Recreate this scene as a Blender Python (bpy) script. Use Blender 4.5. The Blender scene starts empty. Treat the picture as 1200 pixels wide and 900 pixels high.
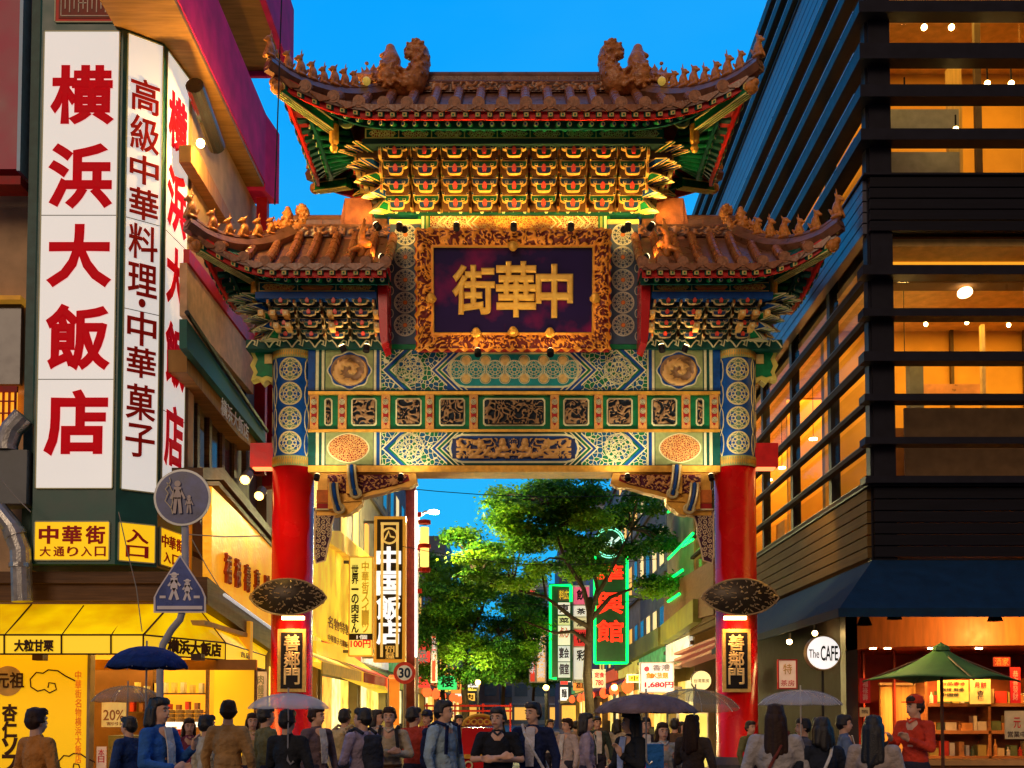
import bpy, bmesh, math, random
import numpy as np
from mathutils import Vector, Matrix
random.seed(7); rng = np.random.default_rng(7)
SC = bpy.context.scene
COL = SC.collection
PI = math.pi
# ------------------------------------------------------------------ camera, sky, sun, exposure
F = 1300.0                      # focal length in photo pixels
EYE = 1.6
HZ = 835.0                      # horizon row in the photograph
VX = 605.0
cam_d = bpy.data.cameras.new('camera'); cam = bpy.data.objects.new('camera', cam_d); COL.objects.link(cam)
cam.location = (0, 0, EYE); PITCH = math.radians(2.6); cam.rotation_euler = (PI/2+PITCH, 0, 0)
cam_d.sensor_width = 36; cam_d.lens = 36*F/1200; cam_d.clip_start = .05; cam_d.clip_end = 3000
cam_d.shift_x = -(VX-600)/1200; YP = HZ-F*math.tan(PITCH); cam_d.shift_y = (YP-450)/1200
SC.camera = cam
SUN_EL, SUN_AZ = 7.0, 200.0      # the afterglow stands low behind the photographer
world = bpy.data.worlds.new('World'); SC.world = world; world.use_nodes = True
nt = world.node_tree; nt.nodes.clear()
n_out = nt.nodes.new('ShaderNodeOutputWorld'); n_bg = nt.nodes.new('ShaderNodeBackground')
n_sky = nt.nodes.new('ShaderNodeTexSky'); n_sky.sky_type = 'NISHITA'; n_sky.sun_disc = False
n_sky.sun_elevation = math.radians(SUN_EL); n_sky.sun_rotation = math.radians(SUN_AZ)
n_sky.air_density = 1.0; n_sky.dust_density = .1; n_sky.ozone_density = 5.0
n_tint = nt.nodes.new('ShaderNodeMix'); n_tint.data_type = 'RGBA'; n_tint.blend_type = 'MIX'
n_tint.inputs[0].default_value = .985
n_tc = nt.nodes.new('ShaderNodeTexCoord'); n_sep = nt.nodes.new('ShaderNodeSeparateXYZ')
n_ramp = nt.nodes.new('ShaderNodeValToRGB')
n_ramp.color_ramp.elements[0].position = 0.0; n_ramp.color_ramp.elements[0].color = (.20, 5.4, 9.9, 1)
n_ramp.color_ramp.elements[1].position = .62; n_ramp.color_ramp.elements[1].color = (.0, 3.55, 10.2, 1)
nt.links.new(n_tc.outputs['Generated'], n_sep.inputs[0]); nt.links.new(n_sep.outputs['Z'], n_ramp.inputs[0])
n_cl = nt.nodes.new('ShaderNodeTexNoise'); n_cl.inputs['Scale'].default_value = 2.2; n_cl.inputs['Detail'].default_value = 6; n_cl.inputs['Distortion'].default_value = .4
n_cm = nt.nodes.new('ShaderNodeMapping'); n_cm.inputs['Scale'].default_value = (1, 1, 3.2); nt.links.new(n_tc.outputs['Generated'], n_cm.inputs[0]); nt.links.new(n_cm.outputs[0], n_cl.inputs['Vector'])
n_cr = nt.nodes.new('ShaderNodeMapRange'); n_cr.inputs[1].default_value = .42; n_cr.inputs[2].default_value = .75; n_cr.inputs[3].default_value = 0; n_cr.inputs[4].default_value = .30; nt.links.new(n_cl.outputs['Fac'], n_cr.inputs[0])
n_cx = nt.nodes.new('ShaderNodeMix'); n_cx.data_type = 'RGBA'; nt.links.new(n_cr.outputs[0], n_cx.inputs[0]); nt.links.new(n_ramp.outputs[0], n_cx.inputs[6]); n_cx.inputs[7].default_value = (.5, 4.6, 9.8, 1)
nt.links.new(n_sky.outputs[0], n_tint.inputs[6]); nt.links.new(n_cx.outputs[2], n_tint.inputs[7])
n_mr = nt.nodes.new('ShaderNodeMapRange'); n_mr.interpolation_type = 'SMOOTHSTEP'; n_mr.inputs[1].default_value = .45; n_mr.inputs[2].default_value = -.6
nt.links.new(n_sep.outputs['Y'], n_mr.inputs[0])
n_glow = nt.nodes.new('ShaderNodeMix'); n_glow.data_type = 'RGBA'; nt.links.new(n_mr.outputs[0], n_glow.inputs[0])
nt.links.new(n_tint.outputs[2], n_glow.inputs[6]); n_glow.inputs[7].default_value = (1.7, 1.0, .75, 1)
nt.links.new(n_glow.outputs[2], n_bg.inputs[0]); n_bg.inputs[1].default_value = .1
nt.links.new(n_bg.outputs[0], n_out.inputs[0])
sun_d = bpy.data.lights.new('sun', 'SUN'); sun = bpy.data.objects.new('sun', sun_d); COL.objects.link(sun)
sun_d.energy = .8; sun_d.angle = math.radians(25); sun_d.color = (1.0, .72, .5)
_az = math.radians(SUN_AZ); _el = math.radians(24)
_dir = Vector((math.sin(_az)*math.cos(_el), math.cos(_az)*math.cos(_el), math.sin(_el)))
sun.rotation_euler = (-_dir).to_track_quat('-Z', 'Y').to_euler()
n_sky.sun_elevation = _el
SC.view_settings.view_transform = 'Standard'; SC.view_settings.look = 'None'
SC.view_settings.exposure = 0.0; SC.view_settings.gamma = 1.0
SC.render.engine = 'CYCLES'
cy = SC.cycles; cy.use_denoising = True; cy.max_bounces = 5; cy.diffuse_bounces = 3; cy.glossy_bounces = 3
cy.transparent_max_bounces = 12; cy.transmission_bounces = 4; cy.sample_clamp_indirect = 4; cy.use_light_tree = True
cy.caustics_reflective = False; cy.caustics_refractive = False

# ------------------------------------------------------------------ helpers
_c, _s = math.cos(PITCH), math.sin(PITCH)
def wx(px, Y, py=480): return (px-VX)*Y/(F*_c-(YP-py)*_s)
def wz(py, Y): return EYE+Y*((YP-py)*_c+F*_s)/(F*_c-(YP-py)*_s)
def W(px, py, Y): return Vector((wx(px, Y, py), Y, wz(py, Y)))
def S(X, px, py):
    Y = X/wx(px, 1.0, py); return Vector((X, Y, wz(py, Y)))
MATS = {}
def mat(name, col, rough=.55, metal=0.0, emit=0.0, ecol=None, noise=.18, scale=6.0, bump=0.0, bscale=40.0, kind=None, bdist=.02, **kw):
    if name in MATS: return MATS[name]
    m = bpy.data.materials.new(name); m.use_nodes = True; t = m.node_tree; N = t.nodes; L = t.links
    b = N['Principled BSDF']; b.inputs['Roughness'].default_value = rough; b.inputs['Metallic'].default_value = metal
    c = (*col, 1) if len(col) == 3 else col
    b.inputs['Specular IOR Level'].default_value = kw.get('spec', .22 if rough >= .44 else .5)
    tc = N.new('ShaderNodeTexCoord'); nz = N.new('ShaderNodeTexNoise'); nz.inputs['Scale'].default_value = scale
    nz.inputs['Detail'].default_value = 5; L.new(tc.outputs['Object'], nz.inputs['Vector'])
    rp = N.new('ShaderNodeValToRGB'); e = rp.color_ramp.elements
    e[0].position = .3; e[1].position = .75
    e[0].color = tuple(max(0, v*(1-noise)) for v in c[:3])+(1,); e[1].color = tuple(min(1, v*(1+noise)) for v in c[:3])+(1,)
    L.new(nz.outputs['Fac'], rp.inputs[0]); out = rp.outputs[0]
    if kind == 'net':        # pale net of lines over a painted field
        vo = N.new('ShaderNodeTexVoronoi'); vo.feature = 'DISTANCE_TO_EDGE'; vo.inputs['Scale'].default_value = kw.get('vs', 14)
        L.new(tc.outputs['Object'], vo.inputs['Vector'])
        r2 = N.new('ShaderNodeValToRGB'); r2.color_ramp.elements[0].position = kw.get('w', .10); r2.color_ramp.elements[1].position = kw.get('w', .10)+.03
        r2.color_ramp.elements[0].color = (*kw.get('line', (.75, .7, .5)), 1); r2.color_ramp.elements[1].color = (0, 0, 0, 1)
        mx = N.new('ShaderNodeMix'); mx.data_type = 'RGBA'
        r3 = N.new('ShaderNodeValToRGB'); r3.color_ramp.elements[0].position = kw.get('w', .10); r3.color_ramp.elements[0].color = (0, 0, 0, 1)
        r3.color_ramp.elements[1].position = kw.get('w', .10)+.03
        L.new(vo.outputs['Distance'], r3.inputs[0]); L.new(r3.outputs[0], mx.inputs[0])
        mx.inputs[6].default_value = (*kw.get('line', (.75, .7, .5)), 1)
        v2 = N.new('ShaderNodeTexVoronoi'); v2.inputs['Scale'].default_value = kw.get('vs', 14); L.new(tc.outputs['Object'], v2.inputs['Vector'])
        r4 = N.new('ShaderNodeValToRGB'); r4.color_ramp.interpolation = 'CONSTANT'
        sp = N.new('ShaderNodeSeparateColor'); L.new(v2.outputs['Color'], sp.inputs[0]); L.new(sp.outputs[0], r4.inputs[0])
        r4.color_ramp.elements[0].color = c; r4.color_ramp.elements[1].position = .5; r4.color_ramp.elements[1].color = (*kw.get('col2', col), 1)
        L.new(r4.outputs[0], mx.inputs[7]); out = mx.outputs[2]
    if kind == 'relief':     # gilded on the raised carving, painted in the recess (attribute written per vertex)
        at = N.new('ShaderNodeAttribute'); at.attribute_name = 'h'
        r2 = N.new('ShaderNodeValToRGB'); r2.color_ramp.elements[0].position = .38; r2.color_ramp.elements[1].position = .58
        r2.color_ramp.elements[0].color = (*kw.get('col2', (.1, .01, .01)), 1); r2.color_ramp.elements[1].color = c
        L.new(at.outputs['Fac'], r2.inputs[0]); out = r2.outputs[0]
    if kind == 'stripe':     # wood-like stripes along one axis
        wv = N.new('ShaderNodeTexNoise'); mp = N.new('ShaderNodeMapping'); mp.inputs['Scale'].default_value = kw.get('st', (1, 1, 30))
        L.new(tc.outputs['Object'], mp.inputs[0]); L.new(mp.outputs[0], wv.inputs['Vector']); wv.inputs['Scale'].default_value = 1.5; wv.inputs['Detail'].default_value = 8
        L.new(wv.outputs['Fac'], rp.inputs[0])
    L.new(out, b.inputs['Base Color'])
    if emit > 0:
        b.inputs['Emission Strength'].default_value = emit
        if ecol: b.inputs['Emission Color'].default_value = (*ecol, 1)
        else: L.new(out, b.inputs['Emission Color'])
    # rough / worn variation in the gloss and a fine relief everywhere
    mr = N.new('ShaderNodeMapRange'); mr.inputs[3].default_value = max(.04, rough-.12); mr.inputs[4].default_value = min(1, rough+.15)
    L.new(nz.outputs['Fac'], mr.inputs[0]); L.new(mr.outputs[0], b.inputs['Roughness'])
    if bump > 0:
        n2 = N.new('ShaderNodeTexNoise'); n2.inputs['Scale'].default_value = bscale; n2.inputs['Detail'].default_value = 4
        L.new(tc.outputs['Object'], n2.inputs['Vector'])
        bp = N.new('ShaderNodeBump'); bp.inputs['Strength'].default_value = bump; bp.inputs['Distance'].default_value = bdist
        L.new(n2.outputs['Fac'], bp.inputs['Height']); L.new(bp.outputs[0], b.inputs['Normal'])
    MATS[name] = m; return m
def glass(name, tint=(.9, .95, 1), gloss=.12, ior=1.5):
    if name in MATS: return MATS[name]
    m = bpy.data.materials.new(name); m.use_nodes = True; N = m.node_tree.nodes; L = m.node_tree.links; N.clear()
    o = N.new('ShaderNodeOutputMaterial'); mx = N.new('ShaderNodeMixShader'); a = N.new('ShaderNodeBsdfTransparent'); g = N.new('ShaderNodeBsdfGlossy')
    a.inputs[0].default_value = (*tint, 1); g.inputs['Roughness'].default_value = .03
    f0 = N.new('ShaderNodeLayerWeight'); f0.inputs[0].default_value = .5; f1 = N.new('ShaderNodeMath'); f1.operation = 'POWER'; f1.inputs[1].default_value = 5; f = N.new('ShaderNodeMath'); f.operation = 'MULTIPLY'; f.inputs[1].default_value = min(1, (ior-1)*1.2)
    L.new(f0.outputs['Facing'], f1.inputs[0]); L.new(f1.outputs[0], f.inputs[0])
    ad = N.new('ShaderNodeMath'); ad.operation = 'ADD'; ad.use_clamp = True; ad.inputs[1].default_value = gloss
    L.new(f.outputs[0], ad.inputs[0]); L.new(ad.outputs[0], mx.inputs[0]); L.new(a.outputs[0], mx.inputs[1]); L.new(g.outputs[0], mx.inputs[2]); L.new(mx.outputs[0], o.inputs[0])
    MATS[name] = m; return m

def thing(name, label, cat, loc=(0, 0, 0), group=None, kind=None):
    o = bpy.data.objects.new(name, None); COL.objects.link(o); o.location = loc; o.empty_display_size = .1
    o['label'] = label; o['category'] = cat
    if group: o['group'] = group
    if kind: o['kind'] = kind
    return o
def tagm(o, label, cat, group=None):
    o['label'] = label; o['category'] = cat
    if group: o['group'] = group
    return o
def origin_of(p):
    v = Vector((0, 0, 0))
    while p is not None:
        v = v+Vector(p.location); p = p.parent
    return v
def link_mesh(name, me, parent=None, loc=(0, 0, 0), kind=None):
    o = bpy.data.objects.new(name, me); COL.objects.link(o); o.parent = parent; o.location = loc
    if kind: o['kind'] = kind
    return o
def dup(o, loc=None, parent=None, label=None, rotz=None, scale=None):
    c = o.copy(); COL.objects.link(c)
    if parent is not None: c.parent = parent
    if loc is not None: c.location = loc
    if label: c['label'] = label
    if rotz is not None: c.rotation_euler = (0, 0, rotz)
    if scale is not None: c.scale = scale
    for ch in list(o.children): dup(ch, parent=c)
    return c

class B:
    """collects shapes in world coordinates; out() links them as one mesh object under its parent"""
    def __init__(s): s.v = []; s.f = []; s.m = []; s.cur = 0; s.at = None
    def add(s, vs, fs):
        o = len(s.v); s.v += [tuple(v) for v in vs]
        for f in fs: s.f.append(tuple(i+o for i in f)); s.m.append(s.cur)
        return s
    def mi(s, i): s.cur = i; return s
    def box(s, x0, x1, y0, y1, z0, z1):
        if x0 > x1: x0, x1 = x1, x0
        if y0 > y1: y0, y1 = y1, y0
        if z0 > z1: z0, z1 = z1, z0
        return s.add([(x, y, z) for x in (x0, x1) for y in (y0, y1) for z in (z0, z1)],
                     [(0, 1, 3, 2), (4, 6, 7, 5), (0, 4, 5, 1), (2, 3, 7, 6), (0, 2, 6, 4), (1, 5, 7, 3)])
    def obox(s, c, ax, ay, az):   # oriented box, half axes
        c = Vector(c); P = [c+ax*i+ay*j+az*k for i in (-1, 1) for j in (-1, 1) for k in (-1, 1)]
        fs = [(0, 1, 3, 2), (4, 6, 7, 5), (0, 4, 5, 1), (2, 3, 7, 6), (0, 2, 6, 4), (1, 5, 7, 3)]
        if ax.cross(ay).dot(az) < 0: fs = [f[::-1] for f in fs]
        return s.add(P, fs)
    def fr(s, px0, px1, py0, py1, Y, d=.1):   # box whose front face fills these photo pixels at depth Y
        m = (py0+py1)/2; return s.box(wx(px0, Y, m), wx(px1, Y, m), Y, Y+d, wz(py1, Y), wz(py0, Y))
    def prism(s, pts, n):         # planar polygon (3D points) extruded by vector n
        k = len(pts); P = [Vector(p) for p in pts]; Q = [p+n for p in P]
        nn = Vector((0, 0, 0))
        for i in range(k): nn += P[i].cross(P[(i+1) % k])
        flip = nn.dot(n) > 0
        fs = [tuple(range(k)), tuple(range(2*k-1, k-1, -1))]+[(i, k+i, k+(i+1) % k, (i+1) % k) for i in range(k)]
        if flip: fs = [f[::-1] for f in fs]
        return s.add(P+Q, fs)
    def px(s, pts, Y, d=.05):     # photo-pixel outline at depth Y, front face at Y
        return s.prism([W(a, b, Y) for a, b in pts], Vector((0, d, 0)))
    def tube(s, pts, r, n=8, cap=True):
        P = [Vector(p) for p in pts]; k = len(P); R = r if isinstance(r, (list, tuple)) else [r]*k
        up = Vector((0, 0, 1)); vs = []; fs = []; pu = None
        for i in range(k):
            d = (P[min(i+1, k-1)]-P[max(i-1, 0)])
            d = d.normalized() if d.length > 1e-9 else Vector((0, 0, 1))
            if pu is None:
                u = d.cross(up)
                if u.length < .05: u = d.cross(Vector((0, 1, 0)))
            else: u = pu-d*pu.dot(d)
            u.normalize(); pu = u; w = d.cross(u)
            for j in range(n):
                a = 2*PI*j/n; vs.append(P[i]+(u*math.cos(a)+w*math.sin(a))*R[i])
        for i in range(k-1):
            for j in range(n): fs.append((i*n+j, i*n+(j+1) % n, (i+1)*n+(j+1) % n, (i+1)*n+j))
        if cap: fs.append(tuple(range(n))[::-1]); fs.append(tuple(range((k-1)*n, k*n)))
        return s.add(vs, fs)
    def lathe(s, c, prof, n=24, a0=0, a1=2*PI):   # profile (r,z) about vertical axis
        c = Vector(c); full = abs(a1-a0-2*PI) < 1e-6; m = n if full else n+1; vs = []; fs = []
        for r, z in prof:
            for j in range(m):
                a = a0+(a1-a0)*j/n; vs.append((c.x+r*math.cos(a), c.y+r*math.sin(a), c.z+z))
        for i in range(len(prof)-1):
            for j in range(n):
                j2 = (j+1) % m; fs.append((i*m+j, i*m+j2, (i+1)*m+j2, (i+1)*m+j))
        return s.add(vs, fs)
    def ball(s, c, r, n=8, m=6):
        c = Vector(c); rx, ry, rz = r if isinstance(r, (tuple, list)) else (r, r, r); vs = []; fs = []
        for i in range(m+1):
            t = PI*i/m
            for j in range(n): a = 2*PI*j/n; vs.append((c.x+rx*math.sin(t)*math.cos(a), c.y+ry*math.sin(t)*math.sin(a), c.z-rz*math.cos(t)))
        for i in range(m):
            for j in range(n): fs.append((i*n+j, i*n+(j+1) % n, (i+1)*n+(j+1) % n, (i+1)*n+j))
        return s.add(vs, fs)
    def disc(s, c, r, nrm, d, n=16, rz=None):     # short cylinder: centre of front face, normal towards viewer, depth d
        c = Vector(c); nrm = Vector(nrm).normalized(); u = nrm.cross(Vector((0, 0, 1)))
        if u.length < .05: u = Vector((1, 0, 0))
        u.normalize(); w = u.cross(nrm); rz = rz or r
        return s.prism([c+u*(r*math.cos(2*PI*j/n))+w*(rz*math.sin(2*PI*j/n)) for j in range(n)], -nrm*d)
    def ribbon(s, pts, w, t, mp=lambda p: Vector(p)):  # flat line of width w in (u,v), proud by t; mp maps (u,v,h) to 3D
        k = len(pts); vs = []; fs = []
        for i in range(k):
            a = pts[max(i-1, 0)]; b = pts[min(i+1, k-1)]
            dx, dy = b[0]-a[0], b[1]-a[1]; l = math.hypot(dx, dy) or 1
            nx, ny = -dy/l*w/2, dx/l*w/2
            u, v = pts[i]; vs += [mp((u+nx, v+ny, t)), mp((u-nx, v-ny, t)), mp((u+nx, v+ny, 0)), mp((u-nx, v-ny, 0))]
        for i in range(k-1):
            a, b = i*4, i*4+4
            fs += [(a, b, b+1, a+1), (a+2, b+2, b, a), (a+1, b+1, b+3, a+3)]
        return s.add(vs, fs)
    def out(s, name, mats, parent=None, kind=None, smooth=False, struct=False):
        if not s.v: return None
        me = bpy.data.meshes.new(name); o = origin_of(parent)
        me.from_pydata([(v[0]-o.x, v[1]-o.y, v[2]-o.z) for v in s.v], [], s.f)
        for m in (mats if isinstance(mats, (list, tuple)) else [mats]): me.materials.append(m)
        me.polygons.foreach_set('material_index', s.m)
        if smooth: me.polygons.foreach_set('use_smooth', [True]*len(s.f))
        ob = link_mesh(name, me, parent)
        if struct: ob['kind'] = 'structure'
        if kind: ob['kind'] = kind
        return ob

# a private scene in which modifiers and lettering are evaluated
TS = bpy.data.scenes.new('workbench')
def bake(ob):
    TS.collection.objects.link(ob); vl = TS.view_layers[0]; vl.update()
    dg = vl.depsgraph; me = bpy.data.meshes.new_from_object(ob.evaluated_get(dg), depsgraph=dg)
    TS.collection.objects.unlink(ob); bpy.data.objects.remove(ob); return me
_T = {}
def glyph(s, bold=.012, res=3):
    k = (s, bold)
    if k in _T: return _T[k]
    cu = bpy.data.curves.new('t', 'FONT'); cu.body = s; cu.size = 1; cu.resolution_u = res; cu.offset = bold; cu.fill_mode = 'FRONT'
    me = bake(bpy.data.objects.new('t', cu)); bpy.data.curves.remove(cu)
    v = np.array([x.co[:2] for x in me.vertices]) if len(me.vertices) else np.zeros((1, 2))
    f = [tuple(p.vertices) for p in me.polygons]
    edge = {}
    for p in f:
        for i in range(len(p)):
            e = (p[i], p[(i+1) % len(p)]); edge[e] = 1
    rim = [e for e in edge if (e[1], e[0]) not in edge]
    bpy.data.meshes.remove(me); _T[k] = (v, f, rim); return _T[k]
def letter(b, s, o, R, U, w, h, t=.01, bold=.012, cell=False):
    """adds lettering s to builder b: lower-left corner o, width w along R, height h along U; strokes widened by a bevelled rim"""
    v, f, rim = glyph(s, 0)
    mn, mx = v.min(0), v.max(0); sz = np.maximum(mx-mn, 1e-6); N = R.cross(U).normalized(); n = N*t
    P = [o+R*(w*(p[0]-mn[0])/sz[0])+U*(h*(p[1]-mn[1])/sz[1]) for p in v]
    nr = {}
    for e in rim:
        d = v[e[1]]-v[e[0]]; l = math.hypot(d[0], d[1]) or 1; q = (d[1]/l, -d[0]/l)
        for i in e: a = nr.get(i, (0, 0)); nr[i] = (a[0]+q[0], a[1]+q[1])
    k = len(P); vs = [p+n for p in P]; idx = {}
    for i, q in nr.items():
        l = math.hypot(*q) or 1; g = bold*min(1.5, 2/max(l, .8)); idx[i] = len(vs)
        off = R*(w/sz[0]*q[0]/l*g)+U*(h/sz[1]*q[1]/l*g); vs.append(P[i]+off+n*.55); vs.append(P[i]+off-n*.2)
    fs = list(f)
    for a, c in rim:
        fs.append((a, idx[a], idx[c], c)); fs.append((idx[a], idx[a]+1, idx[c]+1, idx[c]))
    b.add(vs, fs); return b
XR, ZU = Vector((1, 0, 0)), Vector((0, 0, 1))
def vtext(b, s, px0, px1, py0, py1, Y, t=.01, bold=.015, gap=.06):
    n = len(s); h = (py1-py0)/n; k = Y/F
    for i, ch in enumerate(s):
        if ch == ' ': continue
        a = .3 if ch in '・一' else 1
        hh = h*(1-gap)
        if ch == '・': w = (px1-px0)*.22; letter(b, ch, W((px0+px1)/2-w/2, py0+h*i+h/2+w/2, Y), XR, ZU, w*k, w*k, t, bold)
        elif ch == '一': letter(b, ch, W(px0, py0+h*i+h*.55, Y), XR, ZU, (px1-px0)*k, h*.12*k, t, bold)
        else: letter(b, ch, W(px0, py0+h*i+hh, Y), XR, ZU, (px1-px0)*k, hh*k, t, bold)
    return b
def htext(b, s, px0, px1, py0, py1, Y, t=.01, bold=.015):
    return letter(b, s, W(px0, py1, Y), XR, ZU, (px1-px0)*Y/F, (py1-py0)*Y/F, t, bold)

def blob(parts, vox=.02, smooth=2, dec=None):
    """one continuous skin over tapered capsules / ellipsoids: ('c',p0,r0,p1,r1) or ('e',centre,(rx,ry,rz))"""
    b = B()
    for q in parts:
        if q[0] == 'c':
            p0, r0, p1, r1 = Vector(q[1]), q[2], Vector(q[3]), q[4]
            b.ball(p0, r0, 10, 6); b.ball(p1, r1, 10, 6); b.tube([p0, p1], [r0, r1], 10)
        else:
            c, r = Vector(q[1]), q[2]; o = len(b.v); b.ball((0, 0, 0), r, 14, 10)
            M = Matrix.Rotation(q[3], 3, q[4]) if len(q) > 3 else Matrix.Identity(3)
            for i in range(o, len(b.v)): b.v[i] = tuple(M @ Vector(b.v[i])+c)
    me = bpy.data.meshes.new('blob'); me.from_pydata(b.v, [], b.f)
    ob = bpy.data.objects.new('blob', me); r = ob.modifiers.new('r', 'REMESH'); r.mode = 'VOXEL'; r.voxel_size = vox
    if smooth:
        s = ob.modifiers.new('s', 'SMOOTH'); s.iterations = smooth; s.factor = .5
    if dec: d = ob.modifiers.new('d', 'DECIMATE'); d.ratio = dec
    m2 = bake(ob); bpy.data.meshes.remove(me)
    m2.polygons.foreach_set('use_smooth', [True]*len(m2.polygons)); return m2
def with_mat(me, m):
    me.materials.clear(); me.materials.append(m); return me

def relief(b, o, R, U, w, h, nu, nv, amp, fn, n=None):
    """carved panel: a grid over o + R*u*w + U*v*h displaced towards the viewer; fn(u,v)->0..1; appends heights to b.at"""
    n = n or R.cross(U).normalized(); vs = []; fs = []
    if b.at is None: b.at = [0.0]*len(b.v)
    for j in range(nv+1):
        for i in range(nu+1):
            u, v = i/nu, j/nv; q = fn(u*w, v*h)
            vs.append(o+R*(u*w)+U*(v*h)+n*(q*amp)); b.at.append(q)
    for j in range(nv):
        for i in range(nu): a = j*(nu+1)+i; fs.append((a, a+1, a+nu+2, a+nu+1))
    return b.add(vs, fs)
def relief_out(b, name, m, parent, kind=None):
    ob = b.out(name, m, parent, smooth=True, kind=kind)
    a = ob.data.attributes.new('h', 'FLOAT', 'POINT'); a.data.foreach_set('value', (b.at+[0]*len(b.v))[:len(b.v)]); return ob
from mathutils import noise as MN
def swirl(seed, sc):
    def fn(u, v):
        p = Vector((u*sc+seed*3.1, v*sc, seed)); w = MN.noise_vector(p*.6)
        q = p+w*1.6; a = abs(MN.noise(q*1.4)); return max(0, min(1, 1.05-a*3.2))
    return fn
# ------------------------------------------------------------------ materials
GOLD = mat('gilding', (.88, .42, .04), .38, .35, noise=.25, scale=9, bump=.25)
GOLDP = mat('gold paint', (.80, .55, .16), .5, 0, noise=.2, scale=14)
RED = mat('red lacquer', (.68, .004, .006), .24, noise=.12, scale=2, bump=.04, bscale=8)
REDP = mat('red paint', (.42, .018, .014), .5, noise=.25, scale=8)
ORNG = mat('orange paint', (.75, .20, .03), .5, noise=.2, scale=8)
GREEN = mat('green paint', (.004, .19, .055), .45, noise=.3, scale=7)
DGREEN = mat('dark green paint', (.004, .075, .055), .5, noise=.3, scale=7)
BLUE = mat('blue paint', (.003, .07, .30), .45, noise=.3, scale=7)
TEAL = mat('teal paint', (.01, .30, .28), .5, noise=.2, scale=7)
CREAM = mat('cream paint', (.85, .80, .42), .5, noise=.12, scale=10)
TAN = mat('tan paint', (.34, .40, .14), .55, noise=.2, scale=9)
NET = mat('net painted field', (.002, .09, .20), .5, kind='net', vs=10.5, w=.042, line=(.85, .80, .42), col2=(.003, .17, .06))
NETG = mat('gold net field', (.35, .06, .02), .5, kind='net', vs=22, w=.11, line=(.75, .60, .25), col2=(.30, .12, .02))
TILE = mat('glazed roof tile', (.31, .105, .035), .28, noise=.35, scale=5, bump=.35, bscale=18)
TILEO = mat('amber glazed figure', (.62, .22, .035), .28, noise=.35, scale=9, bump=.5, bscale=25)
TILED = mat('brown glazed ridge', (.20, .085, .045), .3, noise=.35, scale=5, bump=.3, bscale=18)
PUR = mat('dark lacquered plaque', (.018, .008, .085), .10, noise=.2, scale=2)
_e = [n for n in PUR.node_tree.nodes if n.type == 'VALTORGB'][0].color_ramp.elements; _e[0].position = .50; _e[1].position = .80; _e[0].color = (.016, .008, .075, 1); _e[1].color = (.42, .004, .11, 1)  # magenta neon reflections are painted into the lacquer colour
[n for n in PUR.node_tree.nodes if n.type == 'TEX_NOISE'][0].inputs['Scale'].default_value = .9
CARV = mat('carved gilt relief', (.95, .36, .03), .42, .2, kind='relief', col2=(.16, .012, .008))
CARVD = mat('carved dark relief', (.42, .24, .10), .45, .1, kind='relief', col2=(.012, .02, .03))
CARVR = mat('carved red relief', (.72, .34, .10), .45, .1, kind='relief', col2=(.10, .012, .03))
DRAG = mat('dragon relief', (.78, .42, .10), .42, .1, kind='relief', col2=(.008, .02, .09))
TDRAG = mat('dragon relief on tan', (.80, .45, .12), .42, .1, kind='relief', col2=(.30, .16, .06))
BRASS = mat('pierced brass', (.18, .13, .07), .35, .8, noise=.3, scale=20)
BLACK = mat('black paint', (.012, .012, .014), .5)
def lampmat(name, col, s, **k): return mat(name, col, .5, emit=s, ecol=col, **k)
WARM = lampmat('warm lamp', (1, .62, .22), 14)
def point(name, loc, e, col=(1, .6, .25), r=.1, parent=None):
    d = bpy.data.lights.new(name, 'POINT'); d.energy = e; d.color = col; d.shadow_soft_size = r
    o = bpy.data.objects.new(name, d); COL.objects.link(o); o.location = Vector(loc)-origin_of(parent); o.parent = parent; return o
def spot(name, loc, to, e, ang=70, col=(1, .62, .25), r=.06, parent=None, blend=.6):
    d = bpy.data.lights.new(name, 'SPOT'); d.energy = e; d.color = col; d.shadow_soft_size = r; d.spot_size = math.radians(ang); d.spot_blend = blend
    o = bpy.data.objects.new(name, d); COL.objects.link(o); o.location = Vector(loc)-origin_of(parent); o.parent = parent
    o.rotation_euler = (Vector(to)-Vector(loc)).to_track_quat('-Z', 'Y').to_euler(); return o
def area(name, loc, to, e, sx, sy, col=(1, .62, .25), parent=None):
    d = bpy.data.lights.new(name, 'AREA'); d.energy = e; d.color = col; d.shape = 'RECTANGLE'; d.size = sx; d.size_y = sy
    o = bpy.data.objects.new(name, d); COL.objects.link(o); o.location = Vector(loc)-origin_of(parent); o.parent = parent
    o.rotation_euler = (Vector(to)-Vector(loc)).to_track_quat('-Z', 'Y').to_euler(); return o

# ------------------------------------------------------------------ ground, road, pavement
asph = mat('wet asphalt', (.05, .048, .047), .45, noise=.3, scale=3, bump=.3, bscale=60)
b = B(); b.box(-400, 400, -60, 900, -.5, -.004); b.out('ground', mat('ground', (.07, .065, .06), .8), struct=True)
b = B(); b.box(-4.6, 4.6, -20, 300, -.003, .002); b.out('road', asph, struct=True)
pv = mat('stone paving', (.22, .20, .18), .6, noise=.25, scale=4, bump=.3)
for sx in (-1, 1):
    b = B(); b.box(sx*4.6, sx*9.0, -20, 300, -.02, .12); b.out('pavement', pv, struct=True)
b = B()
for sx in (-1, 1): b.box(sx*4.45, sx*4.6, -20, 300, -.02, .14)
b.out('kerb', mat('kerb stone', (.3, .29, .27), .7), struct=True)
b = B()
for i in range(7): b.box(-4.0+i*1.2, -3.4+i*1.2, 14.4, 17.6, .003, .006)
b.out('road_marking', mat('road paint', (.75, .75, .72), .6, noise=.3), struct=True)

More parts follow.
